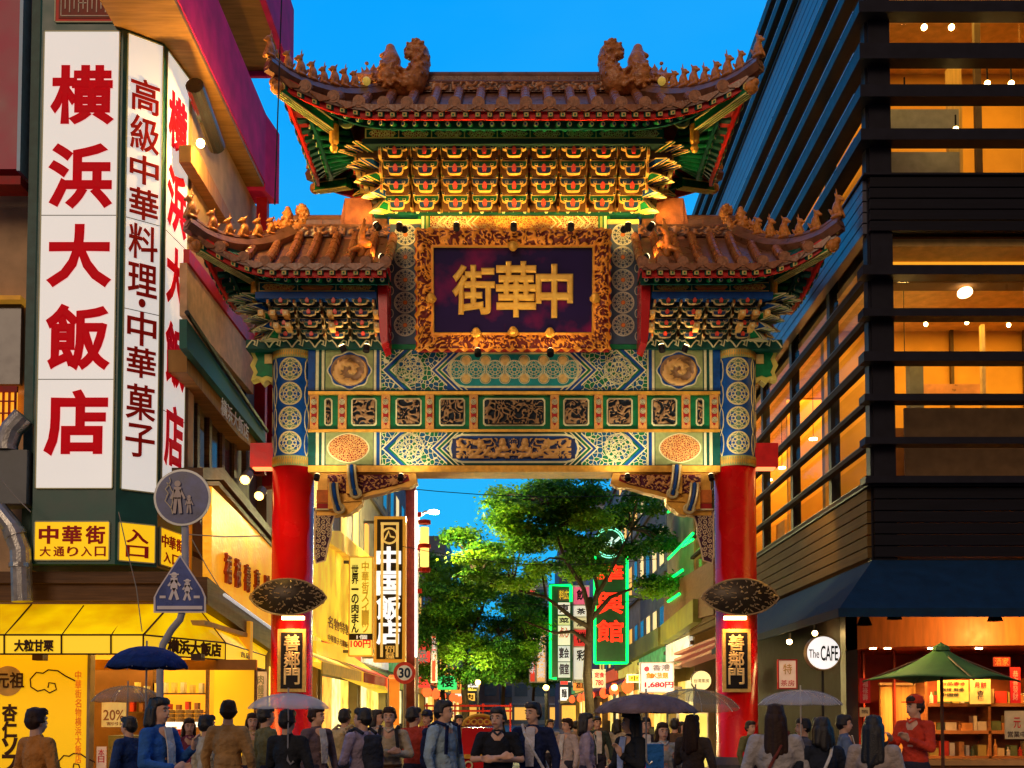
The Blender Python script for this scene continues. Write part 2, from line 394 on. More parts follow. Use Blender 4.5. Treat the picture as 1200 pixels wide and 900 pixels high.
# ------------------------------------------------------------------ the gate
YG = 23.6; GX = (602.5-VX)*YG/F; SG = YG/F
YB = 23.57                      # front face of the beams
gate = thing('ceremonial_gate', 'tall red columned chinese gate with tiered tiled roofs and painted beams spanning the street', 'gate', (GX, 23.9, 0))
def MX(x): return 1205-x        # mirror a photo column about the middle of the gate
both = (lambda x: x, MX)

def rosette(b, c, r, mp=None, n=8, w=.012, t=.008):
    """ring and star lattice in world units round centre c=(u,v)"""
    mp = mp or (lambda p: Vector((p[0], YB-.012-p[2], p[1])))
    cx, cz = c
    for rr in (r, r*.93, r*.58, r*.26):
        b.ribbon([(cx+rr*math.cos(a), cz+rr*math.sin(a)) for a in [2*PI*k/24 for k in range(25)]], w, t, mp)
    for k in range(n):
        a0 = 2*PI*k/n
        for sg in (-1, 1):
            b.ribbon([(cx+rr*math.cos(a0+sg*d), cz+rr*math.sin(a0+sg*d)) for rr, d in ((r*.26, .0), (r*.42, .42), (r*.58, .15), (r*.76, .38), (r*.93, .02))], w, t, mp)
# columns
for sx, f in ((-1, both[0]), (1, both[1])):
    cx = wx(f(344.5), 23.9); r = .445
    b = B(); b.lathe((cx, 23.9, 0), [(r+.12, -.40), (r+.12, .12), (r+.14, .3), (r+.05, .62), (r, .64), (r, 6.9), (0, 6.9)], 40)
    col = b.out('column', RED, gate, smooth=True)
    b = B(); b.lathe((cx, 23.9, 0), [(r+.30, -.42), (r+.30, -.2), (r+.16, -.18), (r+.16, .5), (r+.05, .66)], 40); b.out('column_base', mat('dark stone base', (.05, .05, .06), .4), gate)  # base extended downward to cover the gap under the scaled gate
    for z0, z1 in ((wz(545, 23.45), wz(533, 23.45)), (wz(418, 23.45), wz(408, 23.45))):   # key-pattern bands
        b = B(); b.lathe((cx, 23.9, 0), [(r+.02, z0), (r+.02, z1)], 40); b.out('column_band', TAN, col)
        q = B(); k = 30
        for j in range(k):
            a = -PI*1.02+PI*1.04*j/k; dz = (z1-z0)
            def mp(p, cx=cx, r=r): th = p[0]/(r+.02); return Vector((cx+(r+.022+p[2])*math.cos(th), 23.9+(r+.022+p[2])*math.sin(th), p[1]))
            u0 = a*(r+.02); du = .075
            q.ribbon([(u0, z0+.02), (u0, z1-.03), (u0+du*.75, z1-.03), (u0+du*.75, z0+.06), (u0+du*.4, z0+.06), (u0+du*.4, z1-.08)], .012, .004, mp)
        q.out('key_pattern', GOLD, col)
    b = B(); b.lathe((cx, 23.9, 0), [(r+.006, wz(533, 23.45)), (r+.006, wz(418, 23.45))], 48); b.out('painted_sleeve', BLUE, col)
    b = B(); d_ = B(); lobes = B()
    def mp(p, cx=cx, r=r): th = p[0]/r; return Vector((cx+(r+.008+p[2])*math.cos(th), 23.9+(r+.008+p[2])*math.sin(th), p[1]))
    zt, zb = wz(418, 23.45), wz(533, 23.45); st = (zt-zb)/4
    for k in range(4):
        for ua in (-PI*.5*r, -PI*.5*r-2.25*.33, -PI*.5*r+2.25*.33):
            cz = zt-st*(k+.5)
            m = 20; rr = st*.46
            vs = [mp((ua+rr*math.cos(2*PI*j/m), cz+rr*math.sin(2*PI*j/m), .004)) for j in range(m)]+[mp((ua, cz, .004))]
            d_.add(vs, [(j, (j+1) % m, m) for j in range(m)])
            rosette(b, (ua, cz), rr, mp, n=8, w=.014, t=.010)
            for sg in (-1, 1):
                us = ua+sg*.37
                b.ribbon([(us, cz-st*.5), (us+.04, cz-st*.3), (us+.055, cz), (us+.04, cz+st*.3), (us, cz+st*.5), (us-.04, cz+st*.3), (us-.055, cz), (us-.04, cz-st*.3), (us, cz-st*.5)], .016, .01, mp)
    d_.out('medallion', mat('sage medallion', (.16, .26, .14), .5), col); b.out('lace_pattern', mat('pale gold line', (.80, .68, .30), .45), col, kind='stuff')
    # lower lamp shades of pierced brass, couplets
    yl = 23.42
    pyc = 700
    fan = B(); xa, xb = f(294), f(384); xm = (xa+xb)/2
    out = []
    for k in range(17):
        a = PI*k/16; out.append((xm-45*math.cos(a)*sx*-1 if False else xm+45*math.cos(a), pyc-21*math.sin(a)**.8))
    for k in range(1, 16):
        a = PI*k/16; out.append((xm-45*math.cos(a), pyc+21*math.sin(a)**.8))
    # the shade is a shallow bowl bulging towards the street
    def bowl(px, py): 
        u = (px-xm)/45; v = (py-pyc)/21; return Vector((wx(px, 23.3), 23.42-.32*max(0, 1-u*u*.8-v*v*.35), wz(py, 23.3)))
    pl = B(); n = 14; vs = []; fs = []
    for j in range(9):
        for i in range(n+1):
            u = -1+2*i/n; hh = (1-abs(u)**2.2)**.8 if abs(u) < 1 else 0; v = -1+2*j/8
            vs.append(bowl(xm+45*u, pyc+21*hh*v))
    for j in range(8):
        for i in range(n): a = j*(n+1)+i; fs.append((a, a+1, a+n+2, a+n+1))
    pl.add(vs, fs)
    sh = pl.out('lamp_shade', mat('dark brass shade', (.05, .035, .02), .4, .5), col, smooth=True)
    lz = B(); rr_ = random.Random(3)
    for k in range(150):
        u = rr_.uniform(-.95, .95); v = rr_.uniform(-.9, .9); hh = (1-abs(u)**2.2)**.8; a = math.atan2(v, u*1.2)+rr_.choice((.5, -.5))
        p0 = (xm+45*u, pyc+21*hh*v); p1 = (p0[0]+3.6*math.cos(a), p0[1]+2.2*math.sin(a))
        lz.tube([bowl(*p0)-Vector((0, .012, 0)), bowl(*p1)-Vector((0, .012, 0))], .012, 4)
    for e in (-1, 1):
        lz.tube([bowl(xm+45*u/12, pyc+e*21*(1-abs(u/12)**2.2)**.8) for u in range(-12, 13)], .02, 5)
    lz.out('filigree', mat('bright brass', (.60, .45, .24) if sx < 0 else (.40, .38, .34), .3, .4), sh)
    q = B(); q.fr(f(330), f(356), 722, 726, 23.3, .1); q.out('lamp_tube', WARM, sh)
    spot('column_lamp', W(f(343), 725, 23.2), W(f(343), 860, 23.5), 60, 120, (1, .42, .12), .1, sh)
    cp = B(); cp.mi(0).fr(min(f(325), f(358)), max(f(325), f(358)), 737, 811, 23.36, .1)
    cp.mi(1).fr(min(f(329), f(354)), max(f(329), f(354)), 741, 807, 23.35, .05)
    c = cp.out('couplet_board', [GOLDP, BLACK], col)
    q = B(); x0 = min(f(333), f(351)); vtext(q, '善鄰門', x0, x0+18, 744, 803, 23.348, .012, .02)
    q.out('lettering', mat('gilt lettering', (.85, .70, .32), .35, .2), c)
    # red flood lamp boxes behind the columns' ears
    q = B(); q.fr(min(f(293), f(320)), max(f(293), f(320)), 519, 547, 23.7, .3); lb = q.out('flood_lamp', mat('red lamp box', (.6, .004, .004), .4, emit=.10, ecol=(1, .0, .0)), gate)
    q = B(); q.fr(min(f(296), f(318)), max(f(296), f(318)), 546.5, 549, 23.72, .26); q.out('lens', lampmat('lamp lens', (1, .25, .08), 2), lb)
    # green beam ears with yellow scalloped border
    ear = [(319, 406), (294, 406), (294, 414), (297, 420), (293, 428), (297, 436), (294, 446), (302, 443), (307, 450), (313, 445), (319, 449)]
    q = B(); q.mi(0).px([(f(a), y) for a, y in ear], 23.75, .3)
    q.mi(1).px([(f(a), y) for a, y in [(319, 410), (299, 410), (299, 415), (302, 421), (299, 429), (302, 436), (300, 440), (307, 442), (312, 440), (319, 442)]], 23.735, .05)
    q.mi(2).fr(min(f(310), f(319)), max(f(310), f(319)), 415, 426, 23.71, .05)
    q.out('beam_ear', [mat('yellow edge paint', (.72, .60, .12), .5), GREEN, GOLDP], gate)

# beams
def beam(name, y0, y1, x0=361, x1=844, Y=YB, d=.66, m=GREEN, mats=None):
    b = B(); b.fr(x0, x1, y0, y1, Y, d); return b.out(name, m, gate)
bt = beam('upper_tie_beam', 408, 461, m=DGREEN); bm = beam('carved_tie_beam', 461, 504, 363, 842, YB+.03, m=GREEN); bl = beam('lower_tie_beam', 505, 546, m=DGREEN)
q = B(); q.fr(361, 844, 545.5, 553, YB-.02, .7); q.out('gilt_underside', GOLD, bl)
q = B(); q.fr(361, 844, 458.5, 462, YB-.05, .3); q.fr(361, 844, 503, 506, YB-.05, .3); q.out('moulding', GOLD, bm)
L1, L2, L3 = YB-.008, YB-.016, YB-.024
def fp(b, x0, x1, y0, y1, Y, d=.02): return b.fr(min(x0, x1), max(x0, x1), y0, y1, Y, d)
stripes = B(); nets = B(); lines = B(); blues = B(); tans = B()
for f in both:
    for (y0, y1, top) in ((410, 457, 1), (506, 545, 0)):
        ym = (y0+y1)/2
        # end stripes
        (blues if top else stripes.mi(0)); 
        if top: fp(blues, f(361), f(369), y0, y1, L1)
        for xa, xb in ((370, 373.5), (377, 380), (438, 441), (445, 446.5)): fp(lines, f(xa), f(xb), y0, y1, L2)
        fp(blues, f(440.8), f(444.5), y0, y1, L1)
        fp(tans, f(381.5), f(437), y0+.5, y1-.5, L1)
        # chevron field
        fp(nets, f(447), f(540), y0, y1, L1)
        for (xc, w_) in ((447, 0), (452, 0), (530, 1), (536, 1), (542, 1), (548, 1)):
            pass
        def chev(b, xt, wd, sgn, Y):   # chevron band, tip at xt pointing sgn
            h = (y1-y0)/2; ox = h*1.05
            b.px([(f(xt), ym), (f(xt-sgn*ox), y0), (f(xt-sgn*ox+wd), y0), (f(xt+wd), ym), (f(xt-sgn*ox+wd), y1), (f(xt-sgn*ox), y1)][:3]+[(f(xt+wd), ym)], Y, .012)
            b.px([(f(xt), ym), (f(xt+wd), ym), (f(xt-sgn*ox+wd), y1), (f(xt-sgn*ox), y1)], Y, .012)
        for j, (xt, wd) in enumerate(((447, 2), (452, 2), (457, 2))): chev(lines if j != 1 else blues, xt, wd, -1, L2-.004*j)
        chev(blues, 449, 3, -1, L2+.004); chev(stripes, 454, 3, -1, L2+.003)
        for j, (xt, wd) in enumerate(((504, 2), (510, 2), (516, 2), (522, 2))): chev(lines, xt, wd, -1, L2-.003*j)
        chev(blues, 506.2, 3.6, -1, L2+.002); chev(stripes, 512.2, 3.6, -1, L2+.001); chev(blues, 518.2, 3.6, -1, L2)
rl = B()
for f in both:
    for y, yy in ((434, 47), (524.5, 39)):
        cx = f(480); rosette(rl, (wx(cx, YB), wz(y, YB)), 17*SG, lambda p: Vector((p[0], L2-p[2], p[1])), 10, .013, .008)
rl.out('star_rosette_paint', CREAM, bt, kind='stuff')
stripes.out('green_stripe_paint', GREEN, bt, kind='stuff'); nets.out('net_painting', NET, bt, kind='stuff'); lines.out('cream_stripe_paint', CREAM, bt, kind='stuff'); blues.out('blue_stripe_paint', BLUE, bt, kind='stuff'); tans.out('tan_panel_paint', TAN, bt, kind='stuff')
# middle cartouches
def capsule(x0, x1, y0, y1, n=8, lobed=True):
    h = (y1-y0)/2; ym = (y0+y1)/2; o = []
    for k in range(n+1):
        a = -PI/2+PI*k/n; o.append((x1-h*.9+h*.9*math.cos(a), ym+h*math.sin(a)))
    for k in range(n+1):
        a = PI/2+PI*k/n; o.append((x0+h*.9+h*.9*math.cos(a), ym+h*math.sin(a)))
    return o
for (y0, y1, x0, nm) in ((410, 457, 524, 'u'), (506, 545, 524, 'l')):
    par = bt if nm == 'u' else bl
    q = B(); q.mi(0).fr(x0, MX(x0), y0, y1, L3+.006, .02)
    q.mi(1).px(capsule(x0+2, MX(x0+2), y0+2.5, y1-2.5), L3, .02); q.mi(2).px(capsule(x0+4.5, MX(x0+4.5), y0+5, y1-5), L3-.008, .02)
    q.out('cartouche', [BLUE if nm == 'u' else DGREEN, CREAM, TEAL if nm == 'u' else BLUE], par)
q = B(); q2 = B()
mpf = lambda p: Vector((p[0], L3-.010-p[2], p[1]))
for i in range(6):
    for j in (423, 444):
        px = 546+i*22.8; c = (wx(px, YB), wz(j, YB)); q2 = B(); q2.disc((c[0], L3-.016, c[1]), 5.5*SG, (0, -1, 0), .01, 12); q2.out('gilt_roundel', GOLDP, bt)
        q.ribbon([(c[0]+6.5*SG*math.cos(a), c[1]+6.5*SG*math.sin(a)) for a in [2*PI*k/14 for k in range(15)]], .012, .008, mpf)
for i in range(7):
    px = 535+i*22.6; rosette(q, (wx(px, YB), wz(433.5, YB)), 11*SG, mpf, 8, .010, .007)
q.out('lattice', CREAM, bt, kind='stuff')
q = B()
def dragon(u, v):
    return .0
def dragon_fn(cx, cz, L, ph=0, amp=1.0, wd=.1):
    """sinuous body with spines and claws on a plain field"""
    def fn(u, v):
        x = (u-cx)/L; z = v-cz
        if abs(x) > 1: return 0
        ax = abs(x); best = 0
        for k in range(24):          # coiling body from a central pearl outwards, mirrored
            t = k/23; bx = .10+.85*t+.05*math.sin(t*14+1.5); bz = math.sin(t*15)*wd*.95*(1-.35*t)
            r = wd*(.50-.22*t); d = math.hypot((ax-bx)*L, z-bz); best = max(best, 1.5*(1-d/r))
        d = math.hypot(ax*L, z); best = max(best, 1.6*(1-d/(wd*.45)))
        sp = abs(MN.noise(Vector((ax*L*9+2*MN.noise(Vector((ax*6, z*6, 0))), z*9, 2.3)))); sp = 1.15-sp*3.2
        return max(0, min(1, max(best, sp)))
    return fn
w_, h_ = (MX(530)-530)*SG, 24*SG
relief(q, W(530, 537.5, L3-.012), XR, ZU, w_, h_, 110, 20, .05, dragon_fn(w_/2, h_/2, w_*.47, wd=.19)); relief_out(q, 'dragon_carving', DRAG, bl)
for f in both:
    # dragon medallion above, net medallion below
    cx = f(409.5); q = B()
    q.mi(0).px([(cx+25.5*math.cos(a)*(1+.05*math.cos(8*a)), 434+22*math.sin(a)*(1+.05*math.cos(8*a))) for a in [2*PI*k/48 for k in range(48)]], L2, .02)
    q.mi(1).px([(cx+23.8*math.cos(a)*(1+.05*math.cos(8*a)), 434+20.4*math.sin(a)*(1+.05*math.cos(8*a))) for a in [2*PI*k/48 for k in range(48)]], L3, .02)
    me = q.out('dragon_medallion', [CREAM, BLUE], bt)
    q = B(); n = 34; vs = []; q.at = []; fs = []
    for j in range(12):
        for i in range(n):
            a = 2*PI*i/n; rr = j/11; x = 22*rr*math.cos(a); y = 18.5*rr*math.sin(a)
            sp = math.sin(a*1.0+rr*7.5)*.9; hgt = max(0, min(1, .55+sp*.55+MN.noise(Vector((x*.35, y*.35, 4)))*.9))*(1 if rr < .97 else 0)
            vs.append(W(cx+x, 434+y, L3-.004)-Vector((0, .05*hgt, 0))); q.at.append(hgt)
    for j in range(11):
        for i in range(n): fs.append((j*n+i, j*n+(i+1) % n, (j+1)*n+(i+1) % n, (j+1)*n+i))
    q.add(vs, fs); relief_out(q, 'dragon_carving', TDRAG, me)
    cx = f(408); q = B(); el = [(cx+25*math.copysign(abs(math.cos(a))**1.25, math.cos(a)), 525+17.5*math.copysign(abs(math.sin(a))**1.0, math.sin(a))) for a in [2*PI*k/40 for k in range(40)]]
    q.mi(0).px(el, L2, .02); q.mi(1).px([(cx+(a-cx)*.93, 525+(y-525)*.93) for a, y in el], L3, .02)
    q.out('net_medallion', [CREAM, mat('orange net', (.30, .03, .01), .5, kind='net', vs=24, w=.12, line=(.85, .50, .15), col2=(.45, .06, .01))], bl)
# carved middle band: posts and panels
posts = [368, 401, 452, 503.5, 555]
panels = [(380, 389.5), (411.5, 441.5), (463.5, 494), (514.5, 545), (566, 639)]
sd = 0
for f in both:
    for p in posts:
        q = B(); q.mi(0).fr(f(p)-5, f(p)+5, 461.5, 503, YB-.03, .1)
        q.mi(1).px([(f(p)+3.2*math.cos(a)*1, 482+(16.5*math.sin(a))*(1)) for a in [2*PI*k/20 for k in range(20)]], YB-.036, .02)
        po = q.out('beam_post', [mat('orange gold paint', (.78, .36, .08), .45, noise=.2, scale=30), REDP], bm)
        q = B()
        for k in range(3):
            rosette(q, (wx(f(p), YB), wz(471.5+k*10.5, YB)), 3.2*SG, lambda u: Vector((u[0], YB-.04-u[2], u[1])), 4, .010, .006)
        q.out('inlay', CREAM, po, kind='stuff')
    for i, (a, c) in enumerate(panels):
        if i == 4 and f is not both[0]: continue
        x0, x1 = sorted((f(a), f(c))); sd += 1
        q = B(); y0, y1 = 466.5, 499
        def rr(x0, x1, y0, y1, r=2.5): return [(x0+r, y0), (x1-r, y0), (x1, y0+r), (x1, y1-r), (x1-r, y1), (x0+r, y1), (x0, y1-r), (x0, y0+r)]
        q.mi(0).px(rr(x0, x1, y0, y1), YB+.012, .04); q.mi(1).px(rr(x0+1.7, x1-1.7, y0+1.7, y1-1.7), YB+.004, .04)
        fr_ = q.out('carved_panel', [CREAM, BLACK], bm)
        q = B(); w_, h_ = (x1-x0-4)*SG, (y1-y0-4)*SG
        relief(q, W(x0+2, y1-2, YB+.002), XR, ZU, w_, h_, max(8, int(w_*50)), 28, .07, swirl(sd, 7.0)); relief_out(q, 'carving', CARVD, fr_)
# brackets under the lower beam
for f in both:
    sp = [(373, 553), (487, 553), (489, 566), (480, 571), (470, 571), (459, 574), (450, 577), (436, 580), (425, 583), (424, 590), (418, 597), (404, 602), (392, 604), (371, 604)]
    q = B(); q.px([(f(a), y) for a, y in sp], YB+.10, .3); br = q.out('corner_bracket', mat('gilded carving edge', (.82, .42, .05), .35, .3), gate)
    q = B(); 
    inn = [(384, 556), (478, 556), (480, 563), (470, 567), (450, 572), (434, 575), (424, 579), (384, 577)]
    q.px([(f(a), y) for a, y in inn], YB+.088, .03); q.out('painted_inset', REDP, br)
    q = B(); q.at = []
    x0, x1 = sorted((f(382), f(476)))
    # carved scrollwork clipped to the inset
    n1, n2 = 60, 14; vs = []; fs = []; s2 = swirl(5 if f is both[0] else 6, 9)
    for j in range(n2+1):
        for i in range(n1+1):
            u = 384+(478-384)*i/n1; bot = np.interp(u, [384, 424, 434, 450, 470, 478], [577, 578.5, 575, 571.5, 566.5, 561]); v = 557+(bot-557)*j/n2
            hh = s2(u*SG*1.2, v*SG); vs.append(W(f(u), v, YB+.084)-Vector((0, .05*hh, 0))); q.at.append(hh)
    for j in range(n2):
        for i in range(n1): a = j*(n1+1)+i; fs.append((a, a+1, a+n1+2, a+n1+1) if f is not both[0] else (a+n1+1, a+n1+2, a+1, a))
    q.add(vs, fs); relief_out(q, 'scroll_carving', CARVR, br)
    # orange block and red sill against the column
    q = B(); q.mi(0).fr(min(f(371), f(391)), max(f(371), f(391)), 574, 589, YB+.07, .1); q.mi(1).fr(min(f(371), f(392)), max(f(371), f(392)), 590, 596, YB+.04, .2); q.mi(2).fr(min(f(369), f(393)), max(f(369), f(393)), 596, 597.5, YB+.02, .2)
    q.out('bracket_block', [ORNG, REDP, CREAM], br)
    # curved looped arms hanging in front
    for (xx, ya, yb, dx) in ((412, 545, 580, 3), (391, 566, 598, 4)):
        q = B(); s = 1 if f is both[0] else -1
        for off, mi_ in ((-4, 0), (0, 1), (4, 0)):
            pts = [W(f(xx+off+dx*(k/8)**2*1.6), ya+(yb-ya)*k/8, YB-.10-.06*math.sin(PI*k/8)) for k in range(9)]
            q.mi(mi_).tube(pts, .028 if mi_ == 0 else .04, 6)
        for sx_ in (-1, 1): pass
        q.mi(0).tube([W(f(xx+dx*1.6)+6*math.cos(a), yb-2+5*math.sin(a), YB-.12) for a in [2*PI*k/12 for k in range(13)]], .03, 6)
        q.mi(2).box(*sorted((wx(f(xx-5), YB), wx(f(xx+5), YB))), YB-.08, YB+.2, wz(yb-1, YB), wz(ya, YB))
        q.out('hanging_arm', [mat('pale gold', (.82, .66, .28), .35, .2), BLUE, GOLD], br)
    q = B(); q.px([(f(a), y) for a, y in ((402, 588), (424, 580), (424, 590), (409, 602), (400, 604))], YB-.02, .3)
    q.px([(f(a), y) for a, y in ((405, 583), (424, 583), (424, 587), (402, 588))], YB-.06, .3); q.out('scroll_block', GOLD, br)
    # tapering filigree strip beside the column
    q = B(); st = [(369, 598), (393, 598), (391, 606), (388, 616), (388, 626), (384, 640), (381, 656), (371, 659), (369, 650)]
    q.px([(f(a), y) for a, y in st], YB+.14, .12)
    fs_ = q.out('filigree_strip', mat('filigree ground', (.07, .015, .05), .5), br)
    q = B(); q.ribbon([(wx(f(a), YB), wz(y, YB)) for a, y in st+st[:1]], .03, .02, lambda p: Vector((p[0], YB+.13-p[2], p[1])))
    rr_ = random.Random(9)
    for k in range(9):
        for i in range(3):
            u = 373+i*6; v = 601.5+k*6.2+(i % 2)*3
            if u > np.interp(v, [598, 620, 640, 656], [391, 387, 382, 378]): continue
            pts = [(wx(f(u+3.3*(1-t/10)*math.cos(t*.95+k)), YB), wz(v+3.3*(1-t/10)*math.sin(t*.95+k), YB)) for t in range(10)]
            q.ribbon(pts, .020, .02, lambda p: Vector((p[0], YB+.13-p[2], p[1])))
    q.out('scrollwork', mat('pale filigree', (.78, .58, .35), .4), fs_, kind='stuff')
# cloud frieze over the beams, and its two flat layers
def frieze(x0, x1, y0, y1, Y, par, d=.4):
    n = max(1, round((x1-x0)/26)); w = (x1-x0)/n; q = B(); t = B()
    q.fr(x0, x1, y0+1, y1, Y, d)
    for i in range(n):
        a = x0+i*w; m = (y0+y1)/2
        pts = [(a, y1-1), (a+w*.12, m), (a+w*.25, y0+2), (a+w*.38, y0+3), (a+w*.36, m+1.2), (a+w*.30, m+.5), (a+w*.45, y1-3), (a+w*.5, y0+1), (a+w*.62, y0+3), (a+w*.75, y0+2), (a+w*.88, m), (a+w, y1-1)]
        t.ribbon([(wx(p, Y), wz(y, Y)) for p, y in pts], .028, .02, lambda p: Vector((p[0], Y-p[2], p[1])))
    o = q.out('cloud_frieze', DGREEN, par); t.out('cloud_line', CREAM, o); return o
frieze(288, 449, 397, 408.5, YB-.10, gate, .8); frieze(MX(449), MX(288), 397, 408.5, YB-.10, gate, .8)
frieze(438, MX(438), 240, 251.5, YB-.12, gate, .85)
q = B(); q.fr(449, MX(449), 402, 409, YB-.02, .7); q.out('beam_sill', GREEN, gate)
# central storey
q = B(); q.fr(454, MX(454), 251, 403, 23.75, .45); back = q.out('back_panel', DGREEN, gate)
for f in both:
    x0, x1 = sorted((f(457), f(492))); q = B(); q.mi(0).fr(x0, x1, 257, 403, YB-.04, .3)
    q.mi(1).fr(x0-1, x1+1, 257, 262, YB-.07, .05); q.mi(2).fr(min(f(454), f(457)), max(f(454), f(457)), 252, 403, YB, .3)
    pn = q.out('lattice_pier', [mat('grey blue pier paint', (.055, .085, .13), .5), GOLDP, BLUE], gate)
    q = B(); g = B()
    for k in range(5):
        cx, cz = wx((x0+x1)/2, YB), wz(276+k*26.5, YB)
        rosette(q, (cx, cz), 13*SG, lambda p: Vector((p[0], YB-.042-p[2], p[1])), 12, .014, .01); g.disc((cx, YB-.056, cz), .045, (0, -1, 0), .02, 10)
        for sg in (-1, 1):
            ex = cx+sg*16.5*SG; ez = cz-13.2*SG; q.ribbon([(ex+.045*math.cos(a), ez+.09*math.sin(a)) for a in [2*PI*k2/10 for k2 in range(11)]], .014, .01, lambda p: Vector((p[0], YB-.042-p[2], p[1])))
    q.out('lace_pattern', mat('bone line paint', (.62, .58, .42), .5), pn, kind='stuff'); g.out('rosette_centre', ORNG, pn, kind='stuff')
# painted beam over the plaque
q = B(); q.fr(490, MX(490), 251.5, 270, YB-.03, .4); ob = q.out('lintel_beam', GREEN, gate)
q = B()
q.mi(0).fr(504, MX(504), 253, 269, YB-.045, .03)
q.mi(1).px([(545, 253), (MX(545), 253), (MX(551), 261), (MX(545), 269), (545, 269), (551, 261)], YB-.058, .03)
for f in both:
    for xt in (512, 519, 546, 552):
        q.mi(2).px([(f(xt+8), 253), (f(xt+10), 253), (f(xt+2), 261), (f(xt), 261)], YB-.06, .03); q.px([(f(xt+8), 269), (f(xt+10), 269), (f(xt+2), 261), (f(xt), 261)], YB-.06, .03)
    q.mi(2).fr(min(f(494), f(497)), max(f(494), f(497)), 252, 270, YB-.05, .03); q.mi(3).fr(min(f(499), f(502)), max(f(499), f(502)), 252, 270, YB-.05, .03)
q.out('lintel_painting', [NETG, mat('orange scroll', (.65, .22, .03), .5, kind='net', vs=18, w=.06, line=(.80, .55, .10), col2=(.5, .12, .02)), CREAM, mat('yellow green paint', (.40, .50, .10), .5)], ob)
# plaque, leaning forward at the top
PB = 411; pY = YB-.16; tilt = math.radians(8)
PU = Vector((0, -math.sin(tilt), math.cos(tilt)))
o = W(488.5, 412, pY); pw = (717-488.5)*pY/F; ph = (412-269)*pY/F/ (math.cos(tilt))*.965
pq = thing('name_plaque', 'gilded carved frame around dark purple board with three gold characters', 'sign', (GX, pY, o.z))
del pq['category'], pq['label']; pq.parent = gate; pq.location = Vector((GX, pY, o.z))-Vector(gate.location)
PN = XR.cross(PU)
def pp(u, v, d=0): return o+XR*u+PU*v+PN*d
q = B(); q.obox(pp(pw/2, ph/2, -.05), XR*(pw/2-.06), PU*(ph/2-.06), PN*.04); q.out('backing', REDP, pq)
fw, fh = .36, .36
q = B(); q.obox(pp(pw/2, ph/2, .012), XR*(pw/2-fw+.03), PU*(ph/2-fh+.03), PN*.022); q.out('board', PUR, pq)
q = B(); n1, n2 = 150, 16
s3 = swirl(11, 7.5)
def frame_side(o_, R_, U_, L_, w_, sd_):
    """mitred carved side, from outer edge (v=0) to inner edge (v=w)"""
    global q
    nu, nv = int(L_/.03), 14; vs = []; fs = []
    for j in range(nv+1):
        v = w_*j/nv
        for i in range(nu+1):
            u = v+(L_-2*v)*i/nu; t = j/nv; prof = .07+.10*math.sin(PI*min(1, t*1.15))**.7
            hh = s3(u*1.0+sd_, v) if 0 < j < nv else .2
            if j in (0, 1) or j >= nv-1: hh = .75
            edge = .035*math.sin(u*26+sd_)*(1-t) if j == 0 else 0
            vs.append(o_+R_*u+U_*(v-edge)+PN*(prof+.07*hh)); q.at.append(hh)
    for j in range(nv):
        for i in range(nu): a = j*(nu+1)+i; fs.append((a, a+1, a+nu+2, a+nu+1))
    q.add(vs, fs)
q.at = []
frame_side(pp(0, 0), XR, PU, pw, fh, 0); frame_side(pp(pw, ph), -XR, -PU, pw, fh, 3)
frame_side(pp(pw, 0), PU, -XR, ph, fw, 7); frame_side(pp(0, ph), -PU, XR, ph, fw, 12)
relief_out(q, 'carved_frame', CARV, pq)
q = B(); q.obox(pp(pw/2, ph-.015, .02), XR*(pw/2), PU*.02, PN*.10); q.obox(pp(pw/2, .015, .02), XR*(pw/2), PU*.02, PN*.10)
q.obox(pp(.015, ph/2, .02), XR*.02, PU*(ph/2-.04), PN*.10); q.obox(pp(pw-.015, ph/2, .02), XR*.02, PU*(ph/2-.04), PN*.10); q.out('outer_rim', REDP, pq)
q = B(); z = .10
for (u0, v0, u1, v1) in ((fw, fh, pw-fw, fh), (fw, ph-fh, pw-fw, ph-fh), (fw, fh, fw, ph-fh), (pw-fw, fh, pw-fw, ph-fh)): q.tube([pp(u0, v0, z), pp(u1, v1, z)], .022, 6)
for cu, cv in ((pw/2, fh), (pw*.31, fh*.93), (pw*.69, fh*.93), (pw/2, ph-fh), (fw*.9, ph*.42), (pw-fw*.9, ph*.42)):
    for k in range(9):
        a = 2*PI*k/9; q.ball(pp(cu+.07*math.cos(a), cv+.05*math.sin(a), .2), (.05, .05, .045), 6, 4)
    q.ball(pp(cu, cv+(.03 if cv < ph/2 else -.03), .22), (.09, .06, .10), 8, 6)
q.out('frame_bosses', mat('bright gilding', (.85, .45, .06), .3, .4), pq)
q = B()
def plch(ch, x0, x1, y0, y1):
    u0 = (x0-488.5)*pY/F; v0 = (412-y1)*pY/F; letter(q, ch, pp(u0, v0, .06), XR, PU, (x1-x0)*pY/F, (y1-y0)*pY/F, .07, .030)
plch('街', 533, 580, 315, 368); plch('華', 584, 629, 311, 371); plch('中', 631, 672, 314, 372)
q.out('lettering', mat('gold leaf lettering', (1.0, .56, .10), .32, .25), pq)
# verge boards of the side roofs
for f in both:
    q = B(); q.px([(f(a), y) for a, y in ((441, 303), (453, 303), (454, 400), (447, 404), (445, 392))], 22.75, .9); q.out('verge_board', RED, gate)

# added flood lamps below the beam front, put in to brighten the painted beams
def beam_fill_lamp(px, py, Y, tx, ty, e, ang=90, col=(1, .84, .60)):
    q = B(); c = W(px, py, Y); d = (W(tx, ty, YB)-c).normalized(); q.mi(0).tube([c-d*.14, c-d*.02], .06, 10); q.mi(1).disc(c, .05, d, .012, 10); o = q.out('flood_lamp', [BLACK, lampmat('flood glow', (1, .75, .35), 6)], gate)
    spot('flood_light', c+d*.03, W(tx, ty, YB), e, ang, col, .05, o)
for f in both:
    for px in (372, 470): beam_fill_lamp(f(px), 556, YB-.95, f(px+15), 480, 60, 115)
